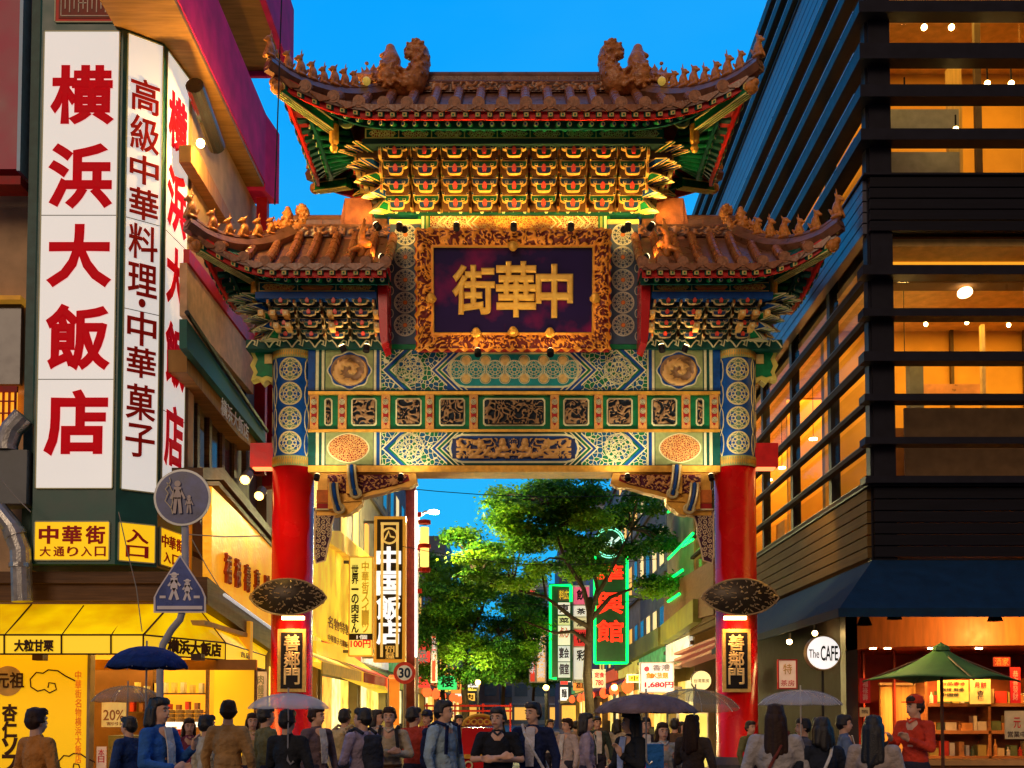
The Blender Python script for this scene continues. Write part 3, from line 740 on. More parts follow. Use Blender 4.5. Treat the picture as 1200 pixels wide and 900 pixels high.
# ------------------------------------------------------------------ roofs of the gate
def seated_beast(k=0):
    P = [('e', (0, 0, .20), (.10, .12, .20)), ('e', (0, -.05, .42), (.075, .09, .09)), ('c', (0, -.10, .40), .05, (0, -.17, .37), .035),
         ('c', (.06, -.06, .22), .045, (.07, -.14, .02), .04), ('c', (-.06, -.06, .22), .045, (-.07, -.14, .02), .04),
         ('c', (.05, .0, .48), .025, (.07, .02, .56), .012), ('c', (-.05, .0, .48), .025, (-.07, .02, .56), .012),
         ('c', (0, .10, .10), .04, (0, .20, .25), .03), ('e', (0, 0, .03), (.13, .17, .05))]
    if k == 1: P.append(('c', (0, .0, .5), .03, (0, .02, .68), .012))
    return blob(P, .022, 1)
BEAST = [with_mat(seated_beast(0), TILEO), with_mat(seated_beast(1), TILEO)]
def ridge_dragon():
    # curled tail fish-dragon, faces -x, tail rises at +x ; about 1.2 m long
    P = [('e', (-.25, 0, .30), (.30, .15, .24)), ('e', (-.50, 0, .30), (.20, .14, .18)), ('c', (-.6, 0, .38), .10, (-.80, 0, .42), .06), ('c', (-.6, 0, .22), .08, (-.78, 0, .18), .05),
         ('c', (-.45, 0, .48), .06, (-.42, 0, .66), .02), ('c', (-.35, 0, .45), .05, (-.25, 0, .62), .02),
         ('c', (-.14, 0, .30), .27, (-.08, 0, .72), .19), ('c', (-.08, 0, .72), .19, (-.10, 0, .98), .10), ('c', (-.09, 0, .86), .12, (-.27, 0, .84), .05), ('e', (.12, 0, .28), (.34, .16, .26)),
         ('c', (-.1, 0, .22), .20, (.25, 0, .25), .20)]
    t = []
    for k in range(8):
        a = -1.1+k*.55
    pts = [(.30, .25), (.42, .45), (.50, .68), (.50, .88), (.42, 1.0), (.31, .97), (.29, .86), (.36, .80)]
    rad = [.27, .23, .19, .165, .15, .13, .11, .09]
    for k in range(7): P.append(('c', (pts[k][0], 0, pts[k][1]), rad[k], (pts[k+1][0], 0, pts[k+1][1]), rad[k+1]))
    for k in range(10):
        a = k*.63; P.append(('e', (.22+.15*math.cos(a), -.12, .22+.12*math.sin(a)), (.06, .06, .06)))
    rd = random.Random(2)
    for k in range(90):
        i = rd.randrange(7); u = rd.random(); x = pts[i][0]*(1-u)+pts[i+1][0]*u; z = pts[i][1]*(1-u)+pts[i+1][1]*u; a = rd.random()*6.28; r = rad[i]*.95; P.append(('e', (x+r*math.cos(a)*.9, -abs(r*math.sin(a)), z+r*math.sin(a*1.7)*.6), (.035, .03, .035)))
    for k in range(50): P.append(('e', (rd.uniform(-.55, .2), -rd.uniform(.14, .24), rd.uniform(.08, .6)), (.045, .03, .04)))
    for k in range(7): P.append(('c', (-.62+k*.09, 0, .45+k*.02), .045, (-.66+k*.09, 0, .60+.03*math.sin(k*2)), .015))
    return with_mat(blob(P, .021, 0), mat('ridge dragon glaze', (.50, .19, .05), .3, noise=.4, scale=8, bump=.7, bscale=22))
DRGN = ridge_dragon()

def make_roof(g, x0, x1, yf, yb, xr0, xr1, yc, ze, zr, lift, flare, hipL, hipR, tw, fl=1.0, rafter=.235, nm=''):
    """hipped tile roof; hipL / hipR say which ends are hipped. g is the thing the parts hang from"""
    def h(x, y, dz=0):
        u = 0.0
        if hipL and x < xr0: u = (xr0-x)/(xr0-x0)
        if hipR and x > xr1: u = (x-xr1)/(x1-xr1)
        v = (yc-y)/(yc-yf) if y < yc else (y-yc)/(yb-yc)
        u = min(max(u, 0), 1.2); v = min(max(v, 0), 1.2)
        d = 1-max(u, v); m = min(u, v); z = ze+(zr-ze)*max(d, 0)**1.25+lift*m**2.6+dz
        fl_ = flare*m**3
        return Vector((x+(fl_ if x > (x0+x1)/2 else -fl_), y+(fl_ if y > yc else -fl_), z))
    # bedding
    q = B(); n1, n2 = 60, 16; 
    xs = [x0+(x1-x0)*i/n1 for i in range(n1+1)]; ys = [yf+(yb-yf)*j/n2 for j in range(n2+1)]
    vs = [h(x, y, -.03) for y in ys for x in xs]; k = len(vs); vs += [h(x, y, -.03-.10) for y in ys for x in xs]; fs = []
    for j in range(n2):
        for i in range(n1):
            a = j*(n1+1)+i; fs.append((a, a+1, a+n1+2, a+n1+1)); fs.append((k+a+n1+1, k+a+n1+2, k+a+1, k+a))
    for i in range(n1): fs.append((i, k+i, k+i+1, i+1)); a = n2*(n1+1)+i; fs.append((a+1, k+a+1, k+a, a))
    for j in range(n2): a = j*(n1+1); fs.append((a+n1+1, k+a+n1+1, k+a, a)); a += n1; fs.append((a, k+a, k+a+n1+1, a+n1+1))
    q.add(vs, fs); bed = q.out('roof_bed', [TILED, REDP], g)
    bed.data.polygons.foreach_set('material_index', [0 if (i % 2 == 0 or i >= 2*n1*n2) else 1 for i in range(len(fs))])
    R = tw*.235
    def row(pts, tag=''):
        # half-round cover tile row with a lipped round end
        q = B(); m = len(pts)
        up = Vector((0, 0, R*.35))
        P2 = []; RR = []
        for i, p in enumerate(pts):
            P2.append(p+up); RR.append(R)
            if i < m-1:
                P2.append(p+(pts[i+1]-p)*.92+up); RR.append(R*.9)
        q.tube(P2, RR, 10); q.out('roof_tile', TILE, bed, smooth=False)
        d = (pts[0]-pts[1]).normalized(); d.z *= .3; d.normalize(); c = pts[0]+up+d*.03
        q = B(); q.disc(c, R*1.15, d, .06, 14); q.disc(c+d*.012, R*.75, d, .02, 12); q.out('tile_end', mat('worn round tile end', (.42, .17, .07), .4, noise=.4, scale=14, bump=.4), bed)
    def drip(p, t, d):
        q = B(); t = t.normalized(); dn = Vector((0, 0, -1)); hw = (tw/2)*.98
        pts = [p+t*(hw*a)+dn*(b_) for a, b_ in ((-1, -.02), (1, -.02), (.86, .035), (.5, .075), (.2, .11), (0, .13), (-.2, .11), (-.5, .075), (-.86, .035))]
        q.prism(pts, -d*.03); q.out('drip_tile', TILE, bed)
        q = B(); q.ribbon([(0, 0)]*2, .001, .001) if False else None
    nF = max(2, round((x1-x0)/tw)); ns = 8
    for i in range(nF+1):
        x = x0+(x1-x0)*i/nF
        ytop = yc
        if hipL and x < xr0: ytop = yf+(yc-yf)*(x-x0)/(xr0-x0)
        if hipR and x > xr1: ytop = yf+(yc-yf)*(x1-x)/(x1-xr1)
        if ytop-yf > .12:
            k = max(2, int((ytop-yf)/.28)+1); row([h(x, yf+(ytop-yf)*j/k) for j in range(k+1)])
        else:
            pass
        if i < nF:
            xa = x+(x1-x0)/nF/2; p = h(xa, yf, -.02); t = h(xa+.05, yf)-h(xa-.05, yf); drip(p+Vector((0, -.03, 0)), t, Vector((0, -1, 0)))
    sides = [s_ for s_, on in ((0, hipL), (1, hipR)) if on]
    nS = max(2, round((yb-yf)/tw))
    for sd in sides:
        xe = x0 if sd == 0 else x1; xr = xr0 if sd == 0 else xr1; dd = Vector((-1 if sd == 0 else 1, 0, 0))
        for i in range(nS+1):
            y = yf+(yb-yf)*i/nS; t = (y-yf)/(yc-yf) if y < yc else (yb-y)/(yb-yc); xt = xe+(xr-xe)*t
            if abs(xt-xe) > .15:
                k = max(2, int(abs(xt-xe)/.28)+1); row([h(xe+(xt-xe)*j/k, y) for j in range(k+1)])
            if i < nS: ya = y+(yb-yf)/nS/2; drip(h(xe, ya, -.02)+dd*.03, (h(xe, ya+.05)-h(xe, ya-.05))*(1 if sd == 0 else -1)*-1, dd)
    # hip ridges with stepped section
    hips = []
    for sd in sides:
        xe = x0 if sd == 0 else x1; xr = xr0 if sd == 0 else xr1
        for yy in (yf, yb):
            P = [h(xr+(xe-xr)*t, yc+(yy-yc)*t, .08) for t in [k/12 for k in range(13)]]
            P[-1] += (P[-1]-P[-2])*.4+Vector((0, 0, .04))
            hips.append((sd, yy, P)); q = B()
            q.tube(P, .12, 6); q.tube([p+Vector((0, 0, .12)) for p in P], .075, 6); q.tube([p+Vector((0, 0, -.05)) for p in P], .16, 6)
            q.out('hip_ridge', TILED, g)
    # main ridge
    xa = xr0-(.1 if hipL else -0.02); xb = xr1+(.1 if hipR else -.02)
    q = B(); z = zr
    q.box(xa, xb, yc-.16, yc+.16, z-.12, z+.10); q.box(xa, xb, yc-.12, yc+.12, z+.10, z+.26); q.tube([(xa, yc, z+.30), (xb, yc, z+.30)], .11, 10); q.tube([(xa, yc-.14, z+.10), (xb, yc-.14, z+.10)], .05, 8)
    rd = q.out('main_ridge', TILED, g)
    q = B()
    for k in range(int((xb-xa)/.42)):
        x = xa+.2+k*.42; q.box(x-.015, x+.015, yc-.135, yc-.10, z+.10, z+.255)
    q.out('ridge_joint', TILE, rd)
    q = B(); q.at = []; relief(q, Vector((xa, yc-.165, z-.10)), XR, ZU, xb-xa, .19, int((xb-xa)*28), 8, .05, swirl(17, 8)); relief_out(q, 'ridge_carving', mat('ridge relief glaze', (.45, .17, .05), .35, kind='relief', col2=(.12, .05, .03)), rd)
    # red fascia with square rafters, green fascia with round rafters
    def path(inset, dz, n=40, back=False):
        """eave line set in by inset, only on the front and hipped sides"""
        fr_ = []
        xL = x0+(inset if hipL else 0); xR = x1-(inset if hipR else 0)
        ex = lambda x, y: h(x, y)  # follows the lifted edge
        def E(x, y):
            xx = min(max(x, x0), x1); yy = min(max(y, yf), yb)
            # height of the eave line next to this spot
            u0 = x0 if hipL and abs(xx-x0) < inset+1e-3 else (x1 if hipR and abs(xx-x1) < inset+1e-3 else xx)
            return None
        return xL, xR
    def eave(side, t, inset, dz):
        """point on the eave line of a side at parameter t, moved in by inset and down by dz"""
        if side == 'f': x = x0+(x1-x0)*t; e = h(x, yf); cx = (x0+x1)/2
        elif side == 'l': e = h(x0, yf+(yb-yf)*t)
        elif side == 'r': e = h(x1, yf+(yb-yf)*t)
        else: x = x0+(x1-x0)*t; e = h(x, yb)
        p = Vector(e)
        if side == 'f': p.y += inset; lo = (x0+inset if hipL else x0); hi = (x1-inset if hipR else x1); p.x = lo+(p.x-x0)*(hi-lo)/(x1-x0)
        elif side == 'b': p.y -= inset; lo = (x0+inset if hipL else x0); hi = (x1-inset if hipR else x1); p.x = lo+(p.x-x0)*(hi-lo)/(x1-x0)
        else:
            p.x += inset if side == 'l' else -inset; p.y = (yf+inset)+(p.y-yf)*(yb-yf-2*inset)/(yb-yf)
        p.z += dz; return p
    sl = ['f', 'b']+(['l'] if hipL else [])+(['r'] if hipR else [])
    for sd in sl:
        nn = 48 if sd in 'fb' else 24
        nrm = {'f': Vector((0, -1, 0)), 'b': Vector((0, 1, 0)), 'l': Vector((-1, 0, 0)), 'r': Vector((1, 0, 0))}[sd]
        for (ins, zt, zb_, m_, name) in ((.07, .02, -.255*fl, mat('bright red fascia', (.60, .02, .015), .45), 'red_fascia'), (.42, -.02, -.27*fl, DGREEN, 'green_fascia')):
            q = B(); vs = []; fs = []
            for k in range(nn+1):
                p = eave(sd, k/nn, ins, 0); vs += [p+Vector((0, 0, zt)), p+Vector((0, 0, zb_)), p-nrm*.06+Vector((0, 0, zb_)), p-nrm*.06+Vector((0, 0, zt))]
            for k in range(nn):
                a = 4*k; 
                for c in range(4): fs.append((a+c, a+(c+1) % 4, a+4+(c+1) % 4, a+4+c))
            q.add(vs, fs); fo = q.out(name, m_, g)
            if name == 'red_fascia': rf = fo
            else: gf = fo
        # soffit closing the space back to the wall plate
        q = B(); vs = []; fs = []
        for k in range(nn+1):
            vs += [eave(sd, k/nn, .08, -.08*fl), eave(sd, k/nn, .50, -.04*fl), eave(sd, k/nn, 1.15, .0*fl)]
        for k in range(nn):
            a = 3*k; fs += [(a, a+1, a+4, a+3), (a+1, a+2, a+5, a+4)]
        q.add(vs, fs); q.out('soffit', DGREEN, g)
        ln = (x1-x0) if sd in 'fb' else (yb-yf)
        nr = max(3, int(ln/rafter))
        if sd == 'b': nr = nr//2
        for k in range(nr):
            t = (k+.5)/nr; tng = (eave(sd, min(1, t+.01), .1, 0)-eave(sd, max(0, t-.01), .1, 0)).normalized()
            if sd in 'b': tng = -tng
            p = eave(sd, t, .02, -.185*fl); p2 = eave(sd, t, .34, -.03*fl); c = (p+p2)/2; ax = (p2-p)/2
            q = B(); up = Vector((0, 0, .052)); q.mi(0).obox(c, tng*.052, ax, up); q.mi(1).obox(p-ax.normalized()*.006, tng*.042, ax.normalized()*.006, up*.8); q.mi(2).obox(p-ax.normalized()*.013, tng*.02, ax.normalized()*.005, up*.42)
            q.out('square_rafter', [DGREEN, GOLDP, GREEN], rf)
            p = eave(sd, t, .35, -.20*fl); p2 = eave(sd, t, 1.1, -.06*fl)
            q = B(); q.mi(0).tube([p, p2], .050, 8); dv = (p-p2).normalized(); q.mi(1).disc(p+dv*.004, .047, dv, .01, 10); q.mi(2).disc(p+dv*.010, .024, dv, .006, 8)
            q.out('round_rafter', [GREEN, CREAM, BLUE], gf)
    # corner beams (angled, gold edged)
    for sd in sides:
        for yy, fb in ((yf, 'f'), (yb, 'b')):
            c0 = eave(fb, 0 if sd == 0 else 1, .10, -.32*fl); c1 = eave(fb, 0 if sd == 0 else 1, .95, -.62*fl); d = (c1-c0)
            sdv = d.cross(ZU).normalized()*.085; q = B(); q.mi(0).obox((c0+c1)/2, d/2, sdv, Vector((0, 0, .10)))
            for s_ in (-1, 1):
                q.mi(1).tube([c0+sdv*s_*1.05+Vector((0, 0, -.1)), c1+sdv*s_*1.05+Vector((0, 0, -.1))], .018, 5); q.tube([c0+sdv*s_*1.05+Vector((0, 0, .1)), c1+sdv*s_*1.05+Vector((0, 0, .1))], .018, 5)
                q.tube([c0+sdv*s_*.35+Vector((0, 0, -.104)), c1+sdv*s_*.35+Vector((0, 0, -.104))], .014, 5)
            # beast-head end cap
            e = c0-d.normalized()*.06; q.mi(2).ball(e, (.14, .14, .13), 10, 8); q.ball(e-d.normalized()*.10+Vector((0, 0, .05)), .08, 8, 6)
            q.out('corner_beam', [GREEN, mat('yellow line paint', (.75, .66, .22), .45), TILEO], g)
            if yy == yf:   # hanging post with a round boss
                pz = eave('f', 0 if sd == 0 else 1, 1.0, -.55*fl); q = B()
                q.mi(0).lathe(pz, [(0, -.62), (.06, -.58), (.09, -.5), (.05, -.44), (.10, -.38), (.10, -.02), (0, 0)], 10); q.mi(1).disc(pz+Vector((.28 if sd == 0 else -.28, -.16, .02)), .17, (0, -1, 0), .06, 16)
                q.mi(2).disc(pz+Vector((.28 if sd == 0 else -.28, -.19, .02)), .10, (0, -1, 0), .04, 12)
                q.out('hanging_post', [GOLD, TAN, DGREEN], g)
    return h, hips, bed

def bracket_proto(mats_=None):
    """one bracket cluster: local frame, faces -y, tiers step forward as they rise; returned as list of (name, mesh)"""
    out = []
    t_, st, hz = 4, .17, .255
    red = B(); 
    for k in range(t_):
        y = -st*k; z = hz*k
        red.mi(0).box(-.055, .055, y-.15, y+.2, z+.03, z+.15)                        # forward arm
        red.mi(1).prism([Vector((a, y-.155, z+.035+c)) for a, c in ((-.05, 0), (.05, 0), (.075, .05), (.04, .10), (0, .135), (-.04, .10), (-.075, .05))], Vector((0, .03, 0)))
        red.mi(2).box(-.085, .085, y-.08, y+.08, z+.16, z+.215)
    out.append(('core', red))
    for k in range(t_):
        y = -st*k; z = hz*k
        for ln, zz, yy, c in ((.235, z+.055, y-.05, 0), (.40, z+.175, y-.03, 1)):
            a = B()
            def arm(L_, dz, th, yo, mi_):
                pts = []
                for s_ in (1, -1):
                    seg = [(L_, .085), (L_, .02), (L_*.92, -.02), (L_*.7, -.045), (L_*.3, -.05)]
                    pts += [(s_*u, v) for u, v in (seg if s_ == 1 else seg[::-1])]
                if dz: 
                    pts = [(u*(1-.022/L_), (v-.017)*.80+.006) for u, v in pts]
                a.mi(mi_).prism([Vector((u, yy+yo-th/2, zz+v)) for u, v in pts][::-1], Vector((0, th, 0)))
            arm(ln, 0, .10, 0, 0); arm(ln, 1, .10, -.010, 1 if (k+c) % 2 else 2)
            for sx in (-1, 1):
                a.mi(0).box(sx*ln-.048, sx*ln+.048, yy-.07, yy+.06, zz+.085, zz+.125); a.mi(2 if (k+c) % 2 else 1).box(sx*ln-.038, sx*ln+.038, yy-.076, yy+.04, zz+.090, zz+.118)
            out.append(('bracket_arm', a))
    # side stack between clusters
    for sx in (-1, 1):
        a = B()
        for k in range(t_):
            y = -st*k; z = hz*k; x = sx*.465
            a.mi(0).box(x-.04, x+.04, y-.13, y+.15, z+.0, z+.11); a.mi(1).box(x-.028, x+.028, y-.137, y+.1, z+.012, z+.098)
            a.mi(0).box(x-.03, x-.018, y-.10, y+.0, z+.11, z+.25); a.mi(0).box(x+.018, x+.03, y-.10, y+.0, z+.11, z+.25)
        out.append(('strut', a))
    return out
BR = {}
def bracket(g, loc, rot, sx=1.0, sz=1.0, style='u'):
    if style not in BR:
        gold = mat('bracket gold edge', (.82, .50, .10), .4, .15, noise=.2, scale=12)
        ms = [gold, mat('deep green paint', (.003, .09, .035), .5), mat('deep blue paint', (.008, .04, .11), .5)] if style == 'u' else [mat('bracket tan edge', (.50, .38, .17), .5, noise=.2), DGREEN, mat('deep blue paint', (.008, .04, .11), .5)]
        L_ = []
        for nm, b_ in bracket_proto():
            me = bpy.data.meshes.new(nm); me.from_pydata(b_.v, [], b_.f)
            mm = [REDP, mat('bracket red boss', (.75, .06, .02), .35), ms[0]] if nm == 'core' else ms
            if nm == 'strut': mm = [ms[0], ORNG]
            for m_ in mm: me.materials.append(m_)
            me.polygons.foreach_set('material_index', b_.m); L_.append((nm, me))
        BR[style] = L_
    root = None
    for nm, me in BR[style]:
        o = link_mesh('bracket_set' if root is None else nm, me, root if root else g)
        if root is None: root = o; o.location = Vector(loc)-origin_of(g); o.rotation_euler = (0, 0, rot); o.scale = (sx, 1, sz)
    return root
def bracket_zone(g, x0, x1, yf, yb, z0, z1, nf, ns, L, R, style, gapless=True):
    """core walls and clusters around a rectangular bracket storey"""
    sz = (z1-z0)/1.06
    q = B()
    for k in range(4):
        e = .17*k; za = z0+.255*sz*k
        q.box(x0-(e if L else 0), x1+(e if R else 0), yf-e+.07, yb+e-.07, za+.02, za+.255*sz+.0)
    q.out('bracket_core', mat('dark bracket ground '+style, (.02, .035, .03) if style == 'l' else (.10, .045, .015), .6), g)
    w = (x1-x0)/nf
    for i in range(nf): bracket(g, (x0+w*(i+.5), yf, z0), 0, w/.93, sz, style)
    for i in range(nf): 
        if i % 2 == 0 or True: bracket(g, (x0+w*(i+.5), yb, z0), PI, w/.93, sz, style)
    ws = (yb-yf)/ns
    for i in range(ns):
        if L: bracket(g, (x0, yf+ws*(i+.5), z0), -PI/2, ws/.93, sz, style)
        if R: bracket(g, (x1, yf+ws*(i+.5), z0), PI/2, ws/.93, sz, style)
    # diagonal beaks at the front corners
    for on, cx, s_ in ((L, x0, -1), (R, x1, 1)):
        if not on: continue
        for cy_, sy in ((yf, -1), (yb, 1)):
            for k in range(5):
                for off in (-.5, 0, .5):
                    d = Vector((s_, sy*(1+off*.7), 0)).normalized() if off <= 0 else Vector((s_*(1-off*.7)*1, sy, 0)).normalized()
                    c0 = Vector((cx-s_*.2, cy_-sy*.2, z0+.22*sz*k+.02)); ln = .55+.18*k; tip = c0+d*ln+Vector((0, 0, -.10+.03*k))
                    sd = d.cross(ZU).normalized()*.055; q = B()
                    mid = c0+d*ln*.7
                    q.mi(0).add([c0+sd, c0-sd, tip+sd*.6, tip-sd*.6, c0+sd+ZU*.13, c0-sd+ZU*.13, mid+sd+ZU*.12, mid-sd+ZU*.12],
                                [(0, 1, 3, 2), (4, 6, 7, 5), (0, 4, 5, 1), (2, 3, 7, 6), (0, 2, 6, 4), (1, 5, 7, 3)])
                    for e in (1, -1): q.mi(1).tube([c0+sd*e*1.05, tip+sd*e*.65], .014, 4); q.tube([c0+sd*e*1.05+ZU*.13, mid+sd*e*1.05+ZU*.12, tip+sd*e*.65], .014, 4)
                    q.out('corner_beak', [GREEN if (k+int(off*2)) % 2 else BLUE, mat('bracket gold edge', (1, 1, 1)) if style == 'u' else mat('pale beak edge', (.55, .50, .25), .5)], g)

# upper roof
UF = 21.9
xl, xr = wx(338, UF, 90), wx(MX(338), UF, 90)
h, hips, bed = make_roof(gate, xl, xr, UF, 25.8, wx(468, 23.85), wx(MX(468), 23.85), 23.85, wz(123, UF), wz(106, 23.85), wz(88, 21.7)-wz(123, UF)+.05, .25, True, True, .475, 1.0, .245)
upz = wz(168, 22.85)
bx0, bx1 = wx(449, 23.35, 200), wx(MX(449), 23.35, 200)
bracket_zone(gate, bx0, bx1, 23.32, 24.4, wz(246, 23.3), upz, 9, 2, True, True, 'u')
# purlin beams above the brackets
q = B(); yq = 22.62; q.fr(427, MX(427), 150, 162.5, yq, 2.5); pb = q.out('painted_purlin', DGREEN, gate)
q = B(); q.fr(424, MX(424), 162.5, 168.5, yq-.03, 2.56); q.out('dark_purlin', mat('blackish green paint', (.012, .035, .03), .5), gate)
def purlin_paint(x0, x1, y0, y1, Y, par, m_):
    q = B(); n = max(3, round((x1-x0)/40)); w = (x1-x0)/n
    for i in range(n):
        a = x0+i*w; q.mi(i % 2).px([(a+3, (y0+y1)/2), (a+7, y0+2), (a+w-7, y0+2), (a+w-3, (y0+y1)/2), (a+w-7, y1-2), (a+7, y1-2)], Y-.012, .02)
        q.mi(2).fr(a-1, a+.2, y0, y1, Y-.01, .02)
    for yy in (y0+.6, y1-.6): q.mi(2).fr(x0, x1, yy-.5, yy+.5, Y-.008, .02)
    q.out('purlin_painting', [m_, ORNG if m_ is not NETG else NETG, GOLDP], par)
purlin_paint(429, MX(429), 150.5, 162, yq, pb, NETG)
for f in both:
    # ornaments on the upper roof
    s_ = 1 if f is both[0] else -1
    o = link_mesh('ridge_dragon', DRGN, gate); o.location = Vector((wx(f(464), 23.7, 100), 23.6, wz(113, 23.6)))-origin_of(gate); o.scale = (s_*1.12, 1.3, 1.08)
    q = B(); q.ball(W(f(429.5), 95, 23.1), .09, 10, 8); q.out('dragon_pearl', mat('yellow glazed pearl', (.9, .62, .10), .2, emit=.3), gate)
def beasts(hips, n, sel, t0=.38, t1=.97, sc=1.0):
    for sd, yy, P in hips:
        if not sel(sd, yy): continue
        for k in range(n):
            t = t0+(t1-t0)*k/(n-1); i = min(11, int(t*12)); p = P[i].lerp(P[i+1], t*12-i)+Vector((0, 0, .12)); d = (P[-1]-P[0]); ang = math.atan2(d.y, d.x)+PI/2
            o = link_mesh('roof_beast', BEAST[k % 2], gate); o.location = p-origin_of(gate); o.rotation_euler = (0, 0, ang+PI*0); s0 = sc*(.92+.16*((k*7) % 3)/2); o.scale = (s0, s0, s0*(1.08 if k > n-3 else 1))
beasts(hips, 8, lambda sd, yy: True, .42, .99, .80)
# side roofs
LR = {}
for f, hl in ((both[0], True), (both[1], False)):
    yf = 22.15; xo = wx(f(241), yf, 280); xi = wx(f(452), yf, 280); x0_, x1_ = sorted((xo, xi))
    xrh = wx(f(348), 23.75)
    if hl: rr0, rr1 = xrh, x1_
    else: rr0, rr1 = x0_, xrh
    hh, hp, bd = make_roof(gate, x0_, x1_, yf, 25.35, rr0, rr1, 23.75, wz(309, yf), wz(274, 23.75), wz(282, 22.0)-wz(309, yf)+.18, .22, hl, not hl, .43, .95, .235)
    beasts(hp, 6, lambda sd, yy: True, .30, .98, .80)
    s_ = 1 if hl else -1
    o = link_mesh('ridge_dragon', DRGN, gate); o.location = Vector((wx(f(338), 23.7), 23.75, wz(276, 23.7)))-origin_of(gate); o.scale = (s_*.62, .8, .62); 
    o.material_slots[0].link = 'OBJECT'; o.material_slots[0].material = TILEO
    xa, xb = sorted((wx(f(320), 23.35), wx(f(441), 23.35)))
    bracket_zone(gate, xa, xb, 23.35, 24.3, wz(397, 23.35), wz(349, 22.95), 4, 1, hl, not hl, 'l')
    xs = sorted((f(302), f(441))); q = B(); q.fr(xs[0], xs[1], 330, 342, 22.72, 2.0); pb = q.out('painted_purlin', DGREEN, gate)
    q = B(); xs2 = sorted((f(299), f(441))); q.fr(xs2[0], xs2[1], 342, 349.5, 22.69, 2.06); q.out('dark_purlin', BLUE, gate)
    purlin_paint(xs[0]+2, xs[1]-2, 330.5, 341.5, 22.72, pb, mat('orange scroll', (.6, .2, .03)))
    # little orange square beam ends in the brackets
    q = B()
    for px, py in ((305, 366), (319, 366), (334, 366), (386, 366), (440, 366), (323, 381), (337, 381), (388, 381), (441, 381)):
        x = f(px); q.mi(0).fr(x-3, x+3, py-3, py+3, 22.78, .3); q.mi(1).fr(x-1, x+1, py-1, py+1, 22.77, .02)
    q.out('beam_end', [mat('orange beam end', (.85, .50, .12), .4), CREAM], gate, kind='stuff')
    # wall figure where the side ridge meets the centre
    q = B(); 
    vs_ = [('c', (0, 0, .0), .10, (0, -.05, .35), .09), ('c', (0, -.05, .35), .08, (.05*s_, 0, .75), .03), ('e', (.1*s_, -.05, .2), (.12, .08, .10)), ('c', (-.06*s_, -.1, .1), .07, (-.2*s_, -.15, .02), .05), ('c', (.02*s_, -.05, .45), .06, (.14*s_, -.08, .55), .03)]
    o = link_mesh('roof_dragon', with_mat(blob(vs_, .025, 1), TILEO), gate); o.location = W(f(424), 298, 22.9)-origin_of(gate)
    # brown post under the upper eave
    q = B(); q.fr(min(f(404), f(436)), max(f(404), f(436)), 232, 290, 23.6, .5); q.px([(f(a), y) for a, y in ((404, 232), (398, 262), (404, 284))], 23.62, .4); q.out('gable_pier', mat('brown glazed tile wall', (.40, .11, .025), .35, noise=.35, scale=6, bump=.6), gate)
# flood lamps: on the cloud frieze under the brackets, and behind the lower beam
fl = B()
for px in (470, 520, 570, 620, 670, 735):
    fl.fr(px-4, px+4, 393+5, 402, 23.25, .12)
def fixture(px, py, Y, to, e, ang, col):
    q = B(); c = W(px, py, Y); d = (to-c).normalized(); q.mi(0).tube([c-d*.16, c-d*.02], .07, 10); q.mi(1).disc(c, .06, d, .015, 10); o = q.out('flood_lamp', [BLACK, lampmat('flood glow', (1, .75, .35), 6)], gate)
    spot('flood_light', c+d*.03, to, e, ang, col, .05, o)
YL = (1, .58, .13)
for px in (468, 535, 602, 669, 736): fixture(px, 262, 22.7, W(px, 195, 23.3), 88, 120, YL)

for px in (560, 645): fixture(px, 410, 22.1, W(px, 330, 23.4), 34, 100, (1, .62, .22))  # added lamps under the plaque to brighten its gold characters
for f in both:
    fixture(f(440), 262, 23.0, W(f(375), 165, 23.6), 55, 110, (1, .70, .25))  # added lamps to brighten the undersides of the side eaves
    fixture(f(474), 268, 22.9, W(f(474), 262, 23.5), 16, 120, YL)
    fixture(f(446), 300, 22.6, W(f(380), 262, 23.2), 26, 80, (1, .42, .08))
    fixture(f(400), 404, 23.2, W(f(380), 360, 23.0), 9, 130, (1, .62, .25))
    fixture(f(430), 404, 23.0, W(f(440), 340, 23.3), 6, 90, (1, .6, .2))
# gate scaled down about the camera, its column bases extended down to the ground
GK = .80
gate.location = (GX*GK, 23.9*GK, EYE*(1-GK)); gate.scale = (GK, GK, GK)
# ------------------------------------------------------------------ right-hand glass building with the café
XR_ = 5.5; DC = 16.9; YE = 34.5
BOARD = mat('dark bronze boards', (.006, .006, .011), .5, .1, noise=.3, scale=4, kind='stripe', st=(1, 1, 20))
BOARDS = mat('brown side boards', (.12, .065, .012), .75, 0, noise=.3, scale=4, kind='stripe', st=(1, .5, 20))
LOUV = mat('dark louvre metal', (.012, .012, .020), .45, .1)
rb = thing('glass_building', 'dark modern corner building with horizontal louvres and warm lit glazed floors above a café', 'building', (XR_, DC, 0))
ROOM = mat('warm room wall', (.80, .45, .10), .7, noise=.15, scale=1.5)
ROOMC = mat('warm ceiling', (.85, .55, .20), .8)
ROOMD = mat('grey brown partition', (.22, .15, .09), .7)
WOODL = mat('lit wooden wall', (.55, .28, .07), .6, kind='stripe', st=(14, 1, 1), noise=.3)
def zR(y): return wz(y, DC)
